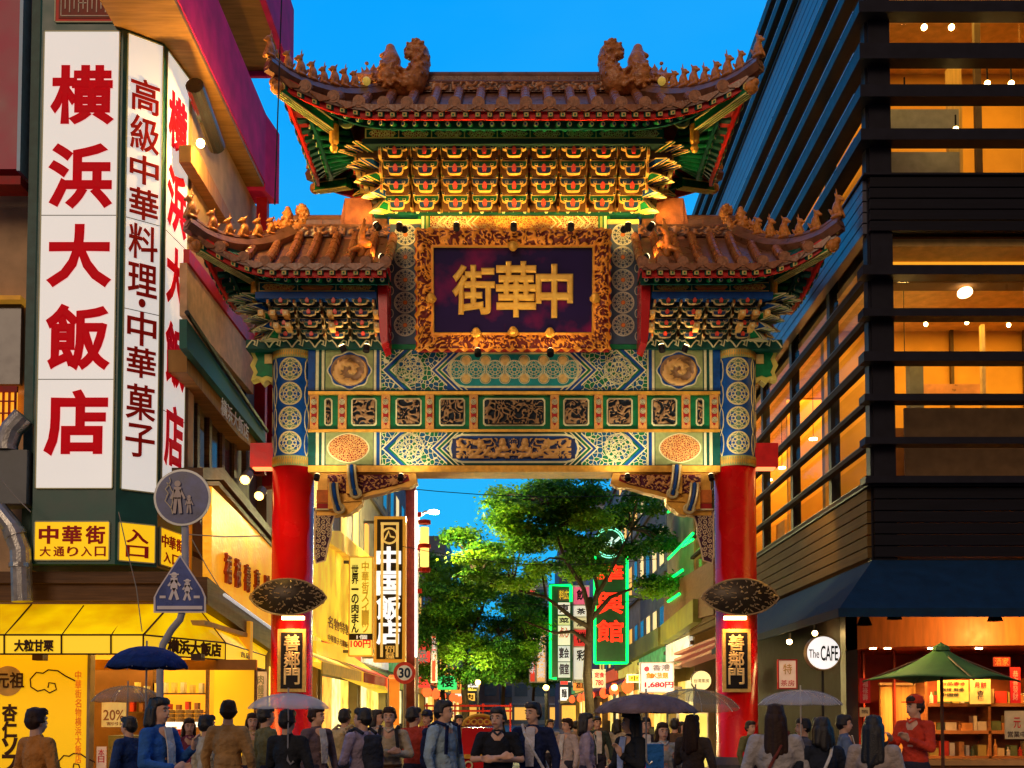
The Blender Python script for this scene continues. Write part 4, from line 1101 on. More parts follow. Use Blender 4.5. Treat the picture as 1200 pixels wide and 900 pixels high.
# corner column and mullions
q = B(); q.box(XR_+.0, XR_+.34, DC, DC+.3, 3.9, 16.8); q.box(XR_-.04, XR_+.0, DC+.05, DC+.25, 3.9, 16.8); q.out('corner_post', LOUV, rb)
for px in (972, 927, 893, 866, 846, 832):
    Y = XR_*F/(px-VX); q = B(); q.box(XR_+.06, XR_+.22, Y-.09, Y+.09, 5.0, 16.6); q.out('mullion', LOUV, rb)
q = B(); q.box(XR_+.02, XR_+9, DC+.12, YE, 16.7, 17.0); q.out('roof', LOUV, rb)
rows = [(11, 24), (60, 78), (108, 122), (159, 172), (317, 328), (367, 376), (417, 428), (466, 474), (516, 524), (561, 569)]
rows = [(zR(b_), zR(a_)) for a_, b_ in rows]
zt = rows[0][1]
z = zt+.48
while z < 14.0: rows.append((z, z+.19)); z += .62
for z in (15.25, 15.85, 16.4): rows.append((z, z+.2))
for z0, z1 in rows:
    q = B(); q.box(XR_-.20, 15, DC-.22, DC+.06, z0, z1); q.out('front_louvre', LOUV, rb)
    q = B(); q.box(XR_-(.06 if z0 < 8.8 else .20), XR_+.06, DC+.062, YE, z0+(.04 if z0 < 8.8 else 0), z1); q.out('side_louvre', LOUV if z0 > 8.8 else mat('brown side louvre', (.035, .02, .018), .7, 0, spec=.1), rb)
    q = B(); q.box(XR_-(.066 if z0 < 8.8 else .206), XR_-(.02 if z0 < 8.8 else .16), DC+.065, YE, z1+.001, z1+.014); q.out('louvre_edge', mat('painted skylight edge', (.35, .50, .65), .3, .6) if z0 > 8.8 else mat('dull louvre edge', (.10, .085, .08), .4, .3), rb)  # upper edges catching the sky are painted as pale blue strips
for z0, z1, n in ((zR(653), zR(571), 6), (zR(272), zR(208), 5), (14.15, 15.1, 5)):
    for k in range(n):
        a = z0+(z1-z0)*k/n; c = z0+(z1-z0)*(k+1)/n-.022; e = .002*(k % 2)
        q = B(); q.box(XR_-.02, 15, DC-.06-e, DC+.05, a, c); q.out('cladding_board', BOARD, rb)
        q = B(); q.box(XR_-.10-e, XR_+.05, DC+.055, YE, a, c); q.out('side_cladding_board', BOARDS if z0 < 6 else mat('grey side boards', (.10, .10, .13), .35, .4), rb)
    q = B(); q.box(XR_-.13, 15, DC-.10, DC+.1, z1, z1+.03); q.box(XR_-.13, XR_+.1, DC+.105, YE, z1, z1+.03); q.out('coping', LOUV, rb)
# glass panes between the louvres
GL = glass('window glass', (.95, .93, .88), .0); GLS = glass('side window glass', (.9, .9, .92), .0, 1.16)
hs = sorted(rows); spans = []
levels = sorted(hs+[(zR(653), zR(571)), (zR(272), zR(208)), (14.15, 15.1)])
for (a0, a1), (c0, c1) in zip(levels, levels[1:]):
    if c0-a1 < .1: continue
    for x0, x1 in ((XR_+.36, 7.9), (7.92, 10.3), (10.32, 13)):
        q = B(); q.box(x0, x1, DC+.08, DC+.095, a1+.004, c0-.004); q.out('window_pane', GL, rb)
    ys = [DC+.35]+[XR_*F/(p-VX) for p in (972, 927, 893, 866, 846, 832)]+[YE]
    for y0, y1 in zip(ys, ys[1:]):
        q = B(); q.box(XR_+.10, XR_+.112, y0+.1, y1-.1, a1+.004, c0-.004); q.out('side_window_pane', GLS, rb)
# lit floors behind the glass
for i, (z0, z1) in enumerate(((zR(571)+.02, zR(272)-.02), (zR(208)+.02, 14.1))):
    q = B(); q.box(XR_+.4, 15, 21.0, 21.2, z0, z1); q.out('room_wall', ROOM, rb)
    q = B(); q.box(XR_+.2, 15, DC+.2, YE-1, z1-.12, z1); q.out('room_ceiling', ROOMC, rb)
    q = B(); q.box(XR_+.2, 15, DC+.2, YE-1, z0-.1, z0); q.out('room_floor', mat('brown floor', (.25, .14, .06), .5), rb)
    q = B(); q.box(9.2, 9.3, 21.25, YE-1, z0, z1-.13); q.out('room_wall', ROOM, rb)
    for yy in (21.6, 25.5, 30, 34.2): q = B(); q.box(6.3, 9.2, yy, yy+.1, z0, z1-.13); q.out('room_partition', ROOM, rb)
    area('ceiling_light', (8.5, 18.9, z1-.16), (8.5, 18.9, 0), 270 if i == 0 else 190, 5, 2.4, (1, .52, .07), rb)
    area('ceiling_light', (7.4, 27, z1-.16), (7.4, 27, 0), 480 if i == 0 else 140, 2.4, 9, (1, .52, .07), rb)
# first floor fittings
z0 = zR(571); 
q = B(); q.box(XR_+.5, 13, 17.7, 17.85, wz(312, 17.7), wz(297, 17.7)); q.out('light_strip', lampmat('amber light strip', (1, .42, .03), 1.1), rb)
q = B(); q.box(XR_+.5, 13, 17.85, 18.2, wz(330, 17.8), wz(276, 17.8)); q.out('bulkhead', mat('bulkhead brown', (.16, .09, .04), .6), rb)
q = B(); q.box(wx(1060, 18), 13, 18.0, 18.06, wz(560, 18), wz(478, 18)); q.out('counter_panel', ROOMD, rb)
q = B(); q.box(wx(1152, 19), wx(1156, 19), 19, 19.1, z0, wz(380, 19)); q.out('room_post', mat('pale post', (.8, .6, .3), .5), rb)
q = B(); q.box(wx(1062, 19.6), wx(1078, 19.6), 19.4, 19.6, z0, wz(414, 19.4)); q.out('room_screen', mat('blue grey screen', (.15, .17, .2), .6), rb)
q = B(); q.box(wx(1080, 20), wx(1150, 20), 20, 20.3, wz(462, 20), wz(450, 20)); q.box(wx(1080, 20), wx(1083, 20), 20, 20.1, wz(475, 20), wz(420, 20)); q.out('bar_rail', mat('copper rail', (.8, .4, .2), .3, .5), rb)
for px, py in ((1085, 380), (1133, 378), (1182, 381)):
    c = W(px, py, 18.5); q = B(); q.mi(1).ball(c, .035, 8, 6); q.mi(0).tube([c+Vector((0, .02, .03)), c+Vector((.05, .02, .22))], .04, 8); o = q.out('track_spot', [mat('brass fitting', (.5, .35, .12), .4, .6), lampmat('spot glow', (1, .72, .3), 40)], rb)
    spot('spot_beam', c, c+Vector((-.3, 2.2, -1.8)), 60, 50, (1, .6, .2), .03, o)
c = W(1131, 344, 18); q = B(); q.disc(c, .12, (0, -.4, -1), .04, 12); q.out('downlight', lampmat('downlight glow', (1, .7, .35), 8), rb)
rr_ = random.Random(77)
for k in range(9):
    x = 6.6+k*.62; hgt = rr_.uniform(.5, 1.9); q = B(); q.box(x, x+rr_.uniform(.3, .55), 19.6, 20.0, z0, z0+hgt); q.out('room_cabinet', mat('cabinet %d' % (k % 3), [(.25, .11, .04), (.5, .3, .1), (.12, .07, .05)][k % 3], .5), rb)
for k in range(10):
    y = 18.6+k*1.45; hgt = rr_.uniform(.4, 1.6); q = B(); q.box(7.0, 7.4, y, y+rr_.uniform(.5, 1.1), z0, z0+hgt); q.out('room_cabinet', mat('cabinet %d' % (k % 3), (0, 0, 0)), rb)
    q = B(); q.disc((6.6, y, z0+2.6), .09, (0, 0, -1), .03, 12); pe = q.out('pendant_lamp', lampmat('pendant glow', (1, .66, .2), 40), rb); q = B(); q.tube([(6.6, y, z0+2.62), (6.6, y, z0+3.9)], .008, 4); q.out('cord', BLACK, pe)
for x in (6.9, 8.3, 9.7): q = B(); q.box(x, x+.06, 20.9, 20.98, z0, z0+3.9); q.out('wall_panel_joint', mat('dark post', (.12, .08, .05), .5), rb)
# second floor fittings
q = B(); q.box(XR_+.5, wx(1123, 18.4, 100), 18.4, 18.45, wz(205, 18.4), wz(178, 18.4)); q.out('reflection_sheet', mat('grey blind', (.30, .30, .30), .8), rb)  # grey sheet imitates the sky reflected in these panes
q = B(); q.box(XR_+.5, wx(1123, 18.4, 100), 18.4, 18.45, wz(158, 18.4), wz(128, 18.4)); q.out('reflection_sheet', mat('grey blind', (.30, .30, .30), .8), rb)  # second sheet of the same imitated sky reflection
q = B(); q.box(wx(1143, 18.6, 100), wx(1150, 18.6, 100), 18.6, 18.7, zR(208), 13.9); q.out('room_post', mat('dark post', (.12, .08, .05), .5), rb)
q = B(); q.box(wx(1124, 18.4, 100), wx(1141, 18.4, 100), 18.9, 19, wz(205, 18.4), wz(60, 18.4)); q.out('curtain', mat('yellow curtain', (.75, .5, .15), .8, kind='stripe', st=(20, 1, 1)), rb)
for px, py in ((1083, 32), (1115, 32), (1060, 108), (1120, 152), (1157, 98), (1185, 98)):
    c = W(px, py, 17.9); q = B(); q.mi(1).ball(c, .05, 8, 6); q.mi(0).tube([c+Vector((0, 0, .05)), c+Vector((0, 0, .25))], .015, 6); q.out('pendant_lamp', [BLACK, lampmat('pendant glow', (1, .66, .2), 40)], rb)
# awning round the corner
AW = mat('navy awning cloth', (.003, .026, .07), .75, noise=.25, scale=5, bump=.2)
q = B(); T = [(XR_-.05, DC-.02, 3.93), (15, DC-.02, 3.93), (XR_-.05, 26, 3.93)]; O = [(4.6, 15.75, 3.08), (15, 15.75, 3.08), (4.6, 26, 3.08)]
q.add(T+O, [(0, 3, 4, 1), (2, 5, 3, 0)]); q.add([(x, y, z-.02) for x, y, z in T+O], [(1, 4, 3, 0), (0, 3, 5, 2)]); aw = q.out('awning', AW, rb)
q = B(); q.box(4.585, 15, 15.735, 15.755, 2.96, 3.085); q.box(4.585, 4.605, 15.757, 26, 2.96, 3.085); q.out('valance', AW, aw)
for x in (7.0, 9.2, 11.4): 
    q = B(); q.tube([(x, DC, 3.9), (x, 15.75, 3.05)], .018, 6); q.out('awning_rib', LOUV, aw)
# café front: wooden fascia, red walls, shelves
cafe = thing('cafe_front', 'orange lit café front with wooden fascia, red walls and stocked shelves under the navy awning', 'shop', (7.5, 18.5, 0))
FAS = mat('orange wood fascia', (.70, .24, .05), .4, kind='stripe', st=(8, 1, 1), noise=.25)
q = B(); pts = [(991, 722), (1290, 722), (1290, 752), (1200, 756), (1100, 757), (1030, 758), (991, 763)]; q.px(pts, 18.5, .12); q.out('fascia', FAS, cafe)
q = B(); q.box(15.0, 15.2, DC+.2, YE, 0, 17); q.out('end_wall', BOARD, rb)
q = B(); q.box(5.55, 14.99, 18.63, 22, 2.72, 2.80); q.out('ceiling', mat('red ceiling', (.35, .05, .02), .5), cafe)
q = B(); q.box(5.55, 14.99, 21.5, 21.6, 0, 3); q.out('back_wall', mat('red café wall', (.38, .03, .015), .5, noise=.2), cafe)
q = B(); q.box(5.5, 5.7, 18.5, 18.8, 0, 3.9); q.out('door_post', mat('dark door post', (.04, .03, .03), .4), cafe)
q = B(); q.box(5.5, 5.62, 18.81, 26, 0, 3.9); q.out('side_wall', mat('dark glazed side wall', (.03, .02, .015), .6, spec=.1), cafe)
for px in (1027, 1063): q = B(); q.fr(px-15, px-13, 763, 900, 19.9, .1); q.out('wall_batten', mat('dark red batten', (.2, .02, .01), .5), cafe)
q = B(); q.fr(1033, 1082, 803, 950, 20.2, .08); dr = q.out('door', mat('honey wood door', (.65, .36, .10), .45, kind='stripe', st=(14, 1, 1), noise=.3), cafe)
q = B(); q.fr(1080.5, 1085, 802, 950, 20.15, .1); q.fr(1031, 1085, 800, 803, 20.15, .1); q.out('door_frame', mat('pale door frame', (.7, .5, .25), .5), dr)
# spot lamps: two black cones under the awning, small ceiling lamps
for px, py in ((1013, 727), (1166, 722), (1048, 720)):
    c = W(px, py, 17.4); q = B(); q.lathe(c, [(.02, .12), (.05, .1), (.12, -.08), (.11, -.08), (.04, .08), (0, .08)], 12); q.tube([c+Vector((0, 0, .1)), c+Vector((0, 0, .45))], .012, 6); q.out('cone_lamp', BLACK, cafe)
for px, py in ((1023, 761), (1040, 758), (1091, 755), (1147, 755)):
    c = W(px, py, 19.2); c.z = 2.70; q = B(); q.disc(c, .06, (0, 0, -1), .03, 10); o = q.out('ceiling_spot', lampmat('café lamp glow', (1, .62, .22), 30), cafe)
    spot('ceiling_spot_light', c-Vector((0, 0, .05)), c+Vector((0, .3, -2)), 170, 120, (1, .45, .12), .08, o)
spot('fascia_lamp', (8.2, 17.2, 2.95), (8.2, 18.5, 3.0), 190, 150, (1, .42, .08), .1, cafe)
shelf = thing('display_shelf', 'wide wooden display shelf stocked with boxes and bottles behind the green parasol', 'shelf', (wx(1150, 19.6), 19.6, 0))
WD = mat('shelf wood', (.30, .12, .04), .5, kind='stripe', st=(1, 1, 14))
for y in (826, 858, 888): q = B(); q.fr(1086, 1230, y-2, y+2, 19.5, .45); q.out('shelf_board', WD, shelf)
for x in (1086, 1160, 1230): q = B(); q.fr(x-1.5, x+1.5, 795, 915, 19.5, .45); q.out('shelf_post', WD, shelf)
q = B(); q.fr(1086, 1230, 795, 915, 19.96, .03); q.out('shelf_back', mat('shelf back', (.25, .07, .02), .6), shelf)
rr_ = random.Random(4)
GN = ['beige', 'orange', 'dark red', 'cream', 'brown', 'olive', 'dark green']; ORD = ['first', 'second', 'third', 'fourth', 'fifth', 'sixth', 'seventh', 'eighth', 'ninth', 'tenth', 'eleventh', 'twelfth', 'thirteenth', 'fourteenth', 'fifteenth', 'sixteenth', 'seventeenth', 'eighteenth', 'nineteenth', 'twentieth', 'last but one', 'last']
GC = [(.75, .55, .25), (.7, .3, .08), (.6, .05, .03), (.8, .7, .5), (.35, .15, .05), (.5, .4, .1), (.15, .2, .08)]
nbox = 0
for yb_ in (824, 856, 886):
    x = 1089; cnt = 0
    while x < 1225:
        w = rr_.choice((5, 7, 9, 12, 14)); hgt = rr_.uniform(10, 22); k = rr_.random()
        ty = ['box', 'bottle', 'book'][0 if k < .5 else (1 if k < .75 else 2)]
        q = B(); cc = GC[rr_.randrange(7)]; mm = mat('goods %d' % GC.index(cc), cc, .45)
        if ty == 'bottle':
            w = 5; c = W(x+2.5, yb_, 19.65); h_ = hgt*SG*.8; q.lathe(c, [(0, 0), (.035, 0), (.036, h_*.6), (.014, h_*.78), (.014, h_), (0, h_)], 10); nm = 'bottle'; lb = 'small bottle standing on the café display shelf'
        else: q.fr(x, x+w-1, yb_-hgt*.85, yb_, 19.58+rr_.uniform(0, .05), .2); nm = 'carton'; lb = 'packaged goods carton standing on the café display shelf'
        if x+w < 1225:
            lb = '%s %s, %s item from the left on the %s café shelf' % (GN[GC.index(cc)], nm, ORD[min(cnt, 21)], {824: 'top', 856: 'middle', 886: 'bottom'}[yb_]); tagm(q.out(nm, mm), lb, nm, 'goods on the café display shelf'); nbox += 1; cnt += 1
        x += w+rr_.choice((0, 0, 1, 4))
def poster(x0, x1, y0, y1, Y, bg, texts, label, cat='poster', emit=0.0, name='poster', frame=None, tm=None):
    """flat printed sheet: texts = (string, x0, x1, y0, y1, colour, vertical)"""
    t = thing(name, label, cat, W((x0+x1)/2, y1, Y)); q = B(); q.fr(x0, x1, y0, y1, Y, .03)
    q.out('sheet', mat('sheet %.2f %.2f %.2f %.1f' % (*bg, emit), bg, .5, emit=emit), t)
    if frame: 
        q = B(); e = 1.5; q.fr(x0-e, x1+e, y0-e, y0, Y-.02, .06); q.fr(x0-e, x1+e, y1, y1+e, Y-.02, .06); q.fr(x0-e, x0, y0, y1, Y-.02, .06); q.fr(x1, x1+e, y0, y1, Y-.02, .06); q.out('frame', frame, t)
    for s, a, c, d, e, col, vert in texts:
        q = B(); (vtext if vert else htext)(q, s, a, c, d, e, Y-.004, .004, .01)
        q.out('lettering', mat('ink %.2f %.2f %.2f' % col, col, .5, emit=emit*.4), t)
    return t
INK = (.05, .02, .02); RINK = (.6, .02, .02); WINK = (.85, .8, .7)
poster(1099, 1135, 797, 822, 19.4, (.85, .62, .12), [('お品書き', 1103, 1131, 799, 803, RINK, 0), ('珈琲 紅茶', 1103, 1130, 806, 810, INK, 0), ('中国茶', 1103, 1124, 812, 816, INK, 0)], 'yellow handwritten menu sheet left of the parasol pole top shelf', emit=.25)
poster(1137, 1161, 796, 825, 19.4, (.85, .60, .18), [('月餅', 1142, 1156, 799, 806, RINK, 0), ('杏仁', 1145, 1153, 809, 820, INK, 1)], 'second yellow sheet on the top shelf, right of the menu sheet', emit=.2)
poster(1178, 1205, 833, 866, 17.8, (.80, .70, .45), [('元', 1188, 1196, 841, 853, RINK, 0), ('営業中', 1181, 1202, 857, 864, INK, 0)], 'cream poster with dark lettering at the right end of the café shelf')
poster(1008, 1020, 795, 824, 18.3, (.60, .02, .02), [('福祿壽', 1011, 1017, 798, 821, (.8, .4, .3), 1)], 'narrow red hanging banner on the left café wall', 'banner', .15, 'banner')
poster(1184, 1196, 782, 824, 18.0, (.60, .02, .02), [('恭喜發財', 1187, 1193, 786, 821, (.9, .4, .3), 1)], 'tall red hanging banner at the right end of the café', 'banner', .2, 'banner')
poster(1164, 1184, 770, 781, 18.3, (.30, .03, .02), [('酒家', 1166, 1182, 771, 780, (.9, .3, .1), 0)], 'small dark red sign with orange characters under the fascia', 'sign', .1, 'wall_sign')
poster(1008, 1019, 829, 840, 18.3, (.80, .5, .2), [('menu', 1010, 1017, 832, 836, INK, 0)], 'small orange card under the narrow red banner', 'card', .1, 'wall_card')
poster(913, 933, 774, 806, 18.4, (.85, .55, .35), [('特', 918, 928, 778, 790, (.6, .3, .05), 0), ('茶房', 915, 931, 797, 804, RINK, 0)], 'red edged poster on the dark wall left of the round café sign', emit=.35, frame=mat('red poster edge', (.55, .03, .02), .5))
for px, py in ((925, 752), (955, 742)):
    c = W(px, py, 19.5); q = B(); q.mi(1).ball(c, .05, 8, 6); q.mi(0).tube([c, c+Vector((0, .0, .15))], .03, 8); o = q.out('wall_spot', [BLACK, lampmat('café lamp glow', (1, .62, .22), 30)], cafe); point('wall_spot_light', c-Vector((.15, .1, .05)), 5, (1, .6, .2), .06, o)
# round café sign on its pole
Yc = 17.3
t = thing('round_cafe_sign', 'round white lit sign reading The CAFE on a thin pole', 'sign', W(965, 870, Yc)); t.location.z = .12
c = W(965, 765, Yc); q = B(); q.disc(c, .275, (0, -1, 0), .14, 40); q.out('sign_case', mat('brass sign case', (.45, .28, .10), .4, .4), t)
q = B(); q.disc(c-Vector((0, .006, 0)), .255, (0, -1, 0), .02, 40); q.out('sign_face', lampmat('white lit face', (1, .93, .88), .95), t)
q = B(); htext(q, 'CAFE', 962, 982, 757, 774, Yc-.01, .006, .02); htext(q, 'The', 948, 960, 761, 771, Yc-.01, .006, .005); q.out('lettering', mat('black lettering', (.01, .01, .01), .5), t)
q = B(); q.tube([c-Vector((0, -.07, .27)), Vector((c.x, Yc+.07, .15))], .02, 8); q.box(c.x-.2, c.x+.2, Yc-.1, Yc+.25, .12, .16); q.out('sign_pole', BLACK, t)
# green parasol
def parasol_thing():
    Y = 14.6; cx = wx(1103, Y, 780); za = wz(757, Y); ze = 2.02; R_ = 1.04
    t = thing('parasol', 'large green market parasol standing in front of the café shelves', 'parasol', (cx, Y, .12))
    q = B(); top = Vector((cx, Y, za)); n = 4; vs = []; fs = []
    segs = 12
    for k in range(4):
        a0, a1 = PI/2*k, PI/2*(k+1); p0 = Vector((cx+R_*math.cos(a0), Y+R_*math.sin(a0), ze)); p1 = Vector((cx+R_*math.cos(a1), Y+R_*math.sin(a1), ze))
        o_ = len(vs)
        for i in range(segs+1):
            for j in range(segs+1):
                s_, t_ = i/segs, j/segs; p = top.lerp(p0.lerp(p1, t_), s_); p.z -= .06*math.sin(PI*s_)*(1-.3*math.sin(PI*t_)); p.z += .05*math.sin(PI*t_)*s_; vs.append(p)
        for i in range(segs):
            for j in range(segs): a = o_+i*(segs+1)+j; fs.append((a, a+segs+1, a+segs+2, a+1))
    q.add(vs, fs); cv = q.out('canopy', mat('green parasol cloth', (.07, .17, .04), .7, noise=.25, scale=4, bump=.15), t, smooth=True)
    m = cv.modifiers.new('thick', 'SOLIDIFY'); m.thickness = .012
    q = B(); q.tube([(cx, Y, .15), (cx, Y, za+.02)], .022, 10); q.out('pole', mat('dark wood pole', (.10, .04, .02), .5), t)
    q = B(); q.lathe((cx, Y, za-.01), [(.12, -.05), (.10, .0), (.03, .04), (0, .06)], 10); q.out('cap', mat('green parasol cloth', (1, 1, 1)), t)
    for k in range(4):
        a = PI/2*k; q = B(); q.tube([(cx, Y, za-.06), (cx+R_*math.cos(a), Y+R_*math.sin(a), ze-.02)], .012, 6); q.out('rib', mat('parasol rib wood', (.2, .1, .05), .5), t)
        q = B(); q.tube([(cx, Y, za-.38), (cx+R_*.5*math.cos(a), Y+R_*.5*math.sin(a), (za+ze)/2-.06)], .010, 6); q.out('strut', mat('parasol rib wood', (1, 1, 1)), t)
    q = B(); q.lathe((cx, Y, .12), [(0, 0), (.28, 0), (.28, .06), (.05, .12), (.03, .3), (0, .3)], 16); q.out('base', BLACK, t)
parasol_thing()
spot('parasol_glow', (5.0, 15.0, 2.93), (5.4, 14.7, 2.1), 55, 120, (1, .75, .2), .1, cafe)
ct = thing('service_counter', 'low orange lit wooden counter in front of the café shelves', 'counter', (wx(1150, 17), 17.0, 0))
q = B(); q.fr(1082, 1260, 897, 1010, 16.6, .05); q.out('front_panel', WD, ct); q = B(); q.fr(1080, 1262, 891, 897, 16.5, .7); q.out('worktop', mat('pale worktop', (.7, .35, .12), .4), ct)
# floor lamp light from the lantern boxes on the gate side (their real lamps)
spot('box_lamp_light', W(899, 552, 19.0), S(5.4, 962, 640), 130, 80, (1, .60, .10), .1)

# ------------------------------------------------------------------ left corner building
XL = -5.5; YF = 17.9
lb = thing('restaurant_building', 'old multi storey chinese restaurant building on the left corner with purple balcony fascia', 'building', (-8, YF, 0))
BEI = mat('beige render', (.62, .40, .22), .75, noise=.25, scale=2, bump=.2)
WOODB = mat('brown timber', (.13, .065, .03), .5, kind='stripe', st=(1, 1, 20), noise=.35)
ORW = mat('orange timber soffit', (.42, .20, .05), .6, kind='stripe', st=(1, 8, 1), noise=.3)
PURP = mat('purple fascia panel', (.80, .035, .21), .7, noise=.22, scale=2.2, spec=.08)
q = B(); q.box(-14, -7.9, YF+.05, YF+.4, 3.6, 16); q.out('front_wall', BEI, lb)
q = B(); q.box(-7.95, XL, YF+.5, YF+.8, 3.6, 16); q.out('front_wall', BEI, lb)
q = B(); q.box(XL-.3, XL, YF+.81, 24.6, 9.35, 12.3); q.out('upper_side_wall', BEI, lb)
q = B(); q.box(XL-.5, XL-.3, YF+.81, 24.6, 4.5, 9.3); q.out('recessed_side_wall', mat('dark maroon wall', (.06, .02, .025), .6), lb)
q = B(); q.box(-14, XL-.5, 24.0, 24.5, 0, 15); q.out('rear_wall', BEI, lb)
# purple fascia along the street, its soffit and red end post
q = B(); q.box(-5.9, -5.15, 15.5, 22.3, 12.45, 13.9); q.out('purple_fascia', PURP, lb)
q = B(); q.box(-6.3, -5.17, 15.5, 22.25, 12.36, 12.445); q.out('soffit', ORW, lb)
q = B(); q.add([(-5.15, 22.3, 12.3), (-5.0, 22.9, 12.3), (-5.0, 22.9, 13.8), (-5.15, 22.3, 13.9), (-5.9, 22.3, 12.3), (-5.9, 22.9, 12.3), (-5.9, 22.9, 13.8), (-5.9, 22.3, 13.9)], [(0, 1, 2, 3), (4, 7, 6, 5), (0, 4, 5, 1), (3, 2, 6, 7), (1, 5, 6, 2), (0, 3, 7, 4)]); q.out('fascia_end', PURP, lb)
q = B(); q.box(-6.3, -4.85, 17.5, 23.0, 15.2, 15.32); q.out('roof_soffit', ORW, lb)
q = B(); q.box(-4.87, -4.75, 17.5, 23.05, 15.1, 16.6); q.box(-6.3, -4.87, 22.95, 23.05, 15.1, 16.6); q.out('roof_fascia', PURP, lb)
q = B(); q.box(-5.4, -5.18, 22.6, 22.8, 6.5, 12.3); q.box(-5.5, -5.2, 23.8, 24.2, 6.5, 12.3); q.out('red_post', mat('crimson paint', (.45, .01, .03), .5), lb)
def sideq(name, pts, X, m, d=.12, par=None):   # outline on the street-side wall given in photo pixels
    q = B(); q.prism([S(X, a, c) for a, c in pts], Vector((-d, 0, 0))); return q.out(name, m, par or lb)
sideq('red_band', [(222, 292), (300, 395), (300, 412), (222, 308)], -5.35, mat('red band paint', (.60, .015, .02), .45), .1)
sideq('render_band', [(219, 308), (297, 412), (297, 462), (219, 370)], -5.38, mat('beige band', (.68, .42, .22), .7, noise=.2))
rod = B(); rod.tube([S(-5.1, 219, 366), S(-5.1, 313, 505)], .04, 6); rod.out('awning_rod', BLACK, lb)
sb = sideq('green_signboard', [(219, 374), (311, 506), (311, 521), (219, 408)], -5.15, mat('green signboard', (.03, .16, .12), .5, noise=.2))
# white lettering on it
q = B(); p0 = S(-5.14, 259, 470); p1 = S(-5.14, 291, 505); R_ = Vector((0, 1, 0)); Ln = (p1-p0).y
letter(q, '横浜大飯店', Vector((-5.14, p0.y, p0.z-.22)), R_, ZU, Ln, .30, .01, .01); q.out('lettering', mat('white paint', (.8, .8, .75), .5), sb)
sideq('timber_eave', [(219, 410), (289, 496), (300, 518), (300, 528), (280, 512), (219, 436)], -5.3, ORW, .5)
# dark windows with blue panes, brown mullions
for px in (216, 224, 233, 247, 262, 276, 290): 
    sideq('mullion', [(px-1.5, 430), (px+1.5, 430), (px+1.5, 560), (px-1.5, 560)], -5.55, WOODB, .1)
for x0, x1, m_ in ((217.5, 222.5, 'b'), (225.5, 231.5, 'b'), (234.5, 245, 'b'), (248.5, 260, 'd'), (263.5, 274, 'd')):
    sideq('window_pane', [(x0, 440+(x0-217)*.9), (x1, 440+(x1-217)*.9), (x1, 558), (x0, 558)], -5.6, glass('blue reflecting pane', (.35, .45, .55), .55) if m_ == 'b' else mat('dark pane', (.03, .02, .03), .1), .02)
# black cylinder lamp and warm bulb under the fascia
q = B(); q.tube([S(-5.2, 228, 100), S(-5.2, 254, 172)], .15, 14); o = q.out('tube_lamp', mat('black gloss tube', (.015, .015, .02), .15), lb)
c = S(-5.15, 235, 168); q = B(); q.ball(c, .07, 8, 6); o = q.out('bulb', lampmat('bulb glow', (1, .72, .2), 40), lb); point('bulb_light', c+Vector((.35, 0, 0)), 200, (1, .6, .15), .08, o)
sideq('timber_beam', [(224, 170), (232, 176), (276, 262), (268, 262), (224, 190)], -5.3, ORW, .2)
# cornice and gold relief sign
sideq('timber_cornice', [(238, 548), (262, 548), (322, 625), (322, 634), (262, 562), (238, 562)], -4.98, WOODB, .5)
sideq('timber_cornice', [(240, 564), (257, 564), (320, 637), (320, 642), (256, 569), (240, 569)], -5.02, WOODB, .45)
gs = thing('gold_relief_sign', 'large glowing gold relief sign with red raised characters under the timber cornice', 'sign', S(-5.05, 248, 680))
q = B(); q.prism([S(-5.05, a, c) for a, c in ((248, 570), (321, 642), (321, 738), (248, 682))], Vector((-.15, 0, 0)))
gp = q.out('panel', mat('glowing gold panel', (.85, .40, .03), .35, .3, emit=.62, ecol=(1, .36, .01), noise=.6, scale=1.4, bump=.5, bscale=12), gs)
q = B(); pa = S(-5.03, 262, 655); 
for i, ch in enumerate('福祿壽喜財'):
    a = S(-5.04, 264+i*11.5, 640+i*9); letter(q, ch, Vector((-5.03, a.y-.1, 3.85+.0*i)), Vector((0, 1, 0)), ZU, .36, .5, .05, .02)
q.out('lettering', mat('red gold raised letters', (.40, .06, .01), .35, .3), gs)
for k, (px, py) in enumerate(((291, 556), (307, 575))):
    c = S(-4.95, px, py); q = B(); q.tube([c, c+Vector((0, -.25, -.15))], .10, 10); q.mi(1).disc(c+Vector((0, -.25, -.155)), .09, (0, -1, -.6), .02, 10); q.out('sign_lamp', [mat('weathered lamp case', (.35, .22, .10), .5), lampmat('sign lamp glow', (1, .6, .15), 6)], gs)
spot('sign_lamp_light', S(-4.4, 282, 560), S(-5.0, 285, 660), 60, 110, (1, .6, .12), .1, gs)
# dark timber skirt below the sign tower and round the corner
q = B(); q.box(-14, -5.35, 17.3, 17.5, wz(704, 17.3), wz(673, 17.3)); q.out('timber_skirt', WOODB, lb)
q = B(); q.box(-14, -5.3, 17.22, 17.5, wz(684, 17.3), wz(672, 17.3)+.02); q.out('skirt_rail', WOODB, lb)
sideq('timber_skirt', [(243, 676), (322, 742), (322, 765), (243, 708)], -5.02, WOODB, .3)
q = B(); q.tube([S(-4.95, 263, 697), S(-4.95, 320, 738)], .03, 6); q.out('light_tube', lampmat('cool tube', (.7, .75, .8), .5), lb)
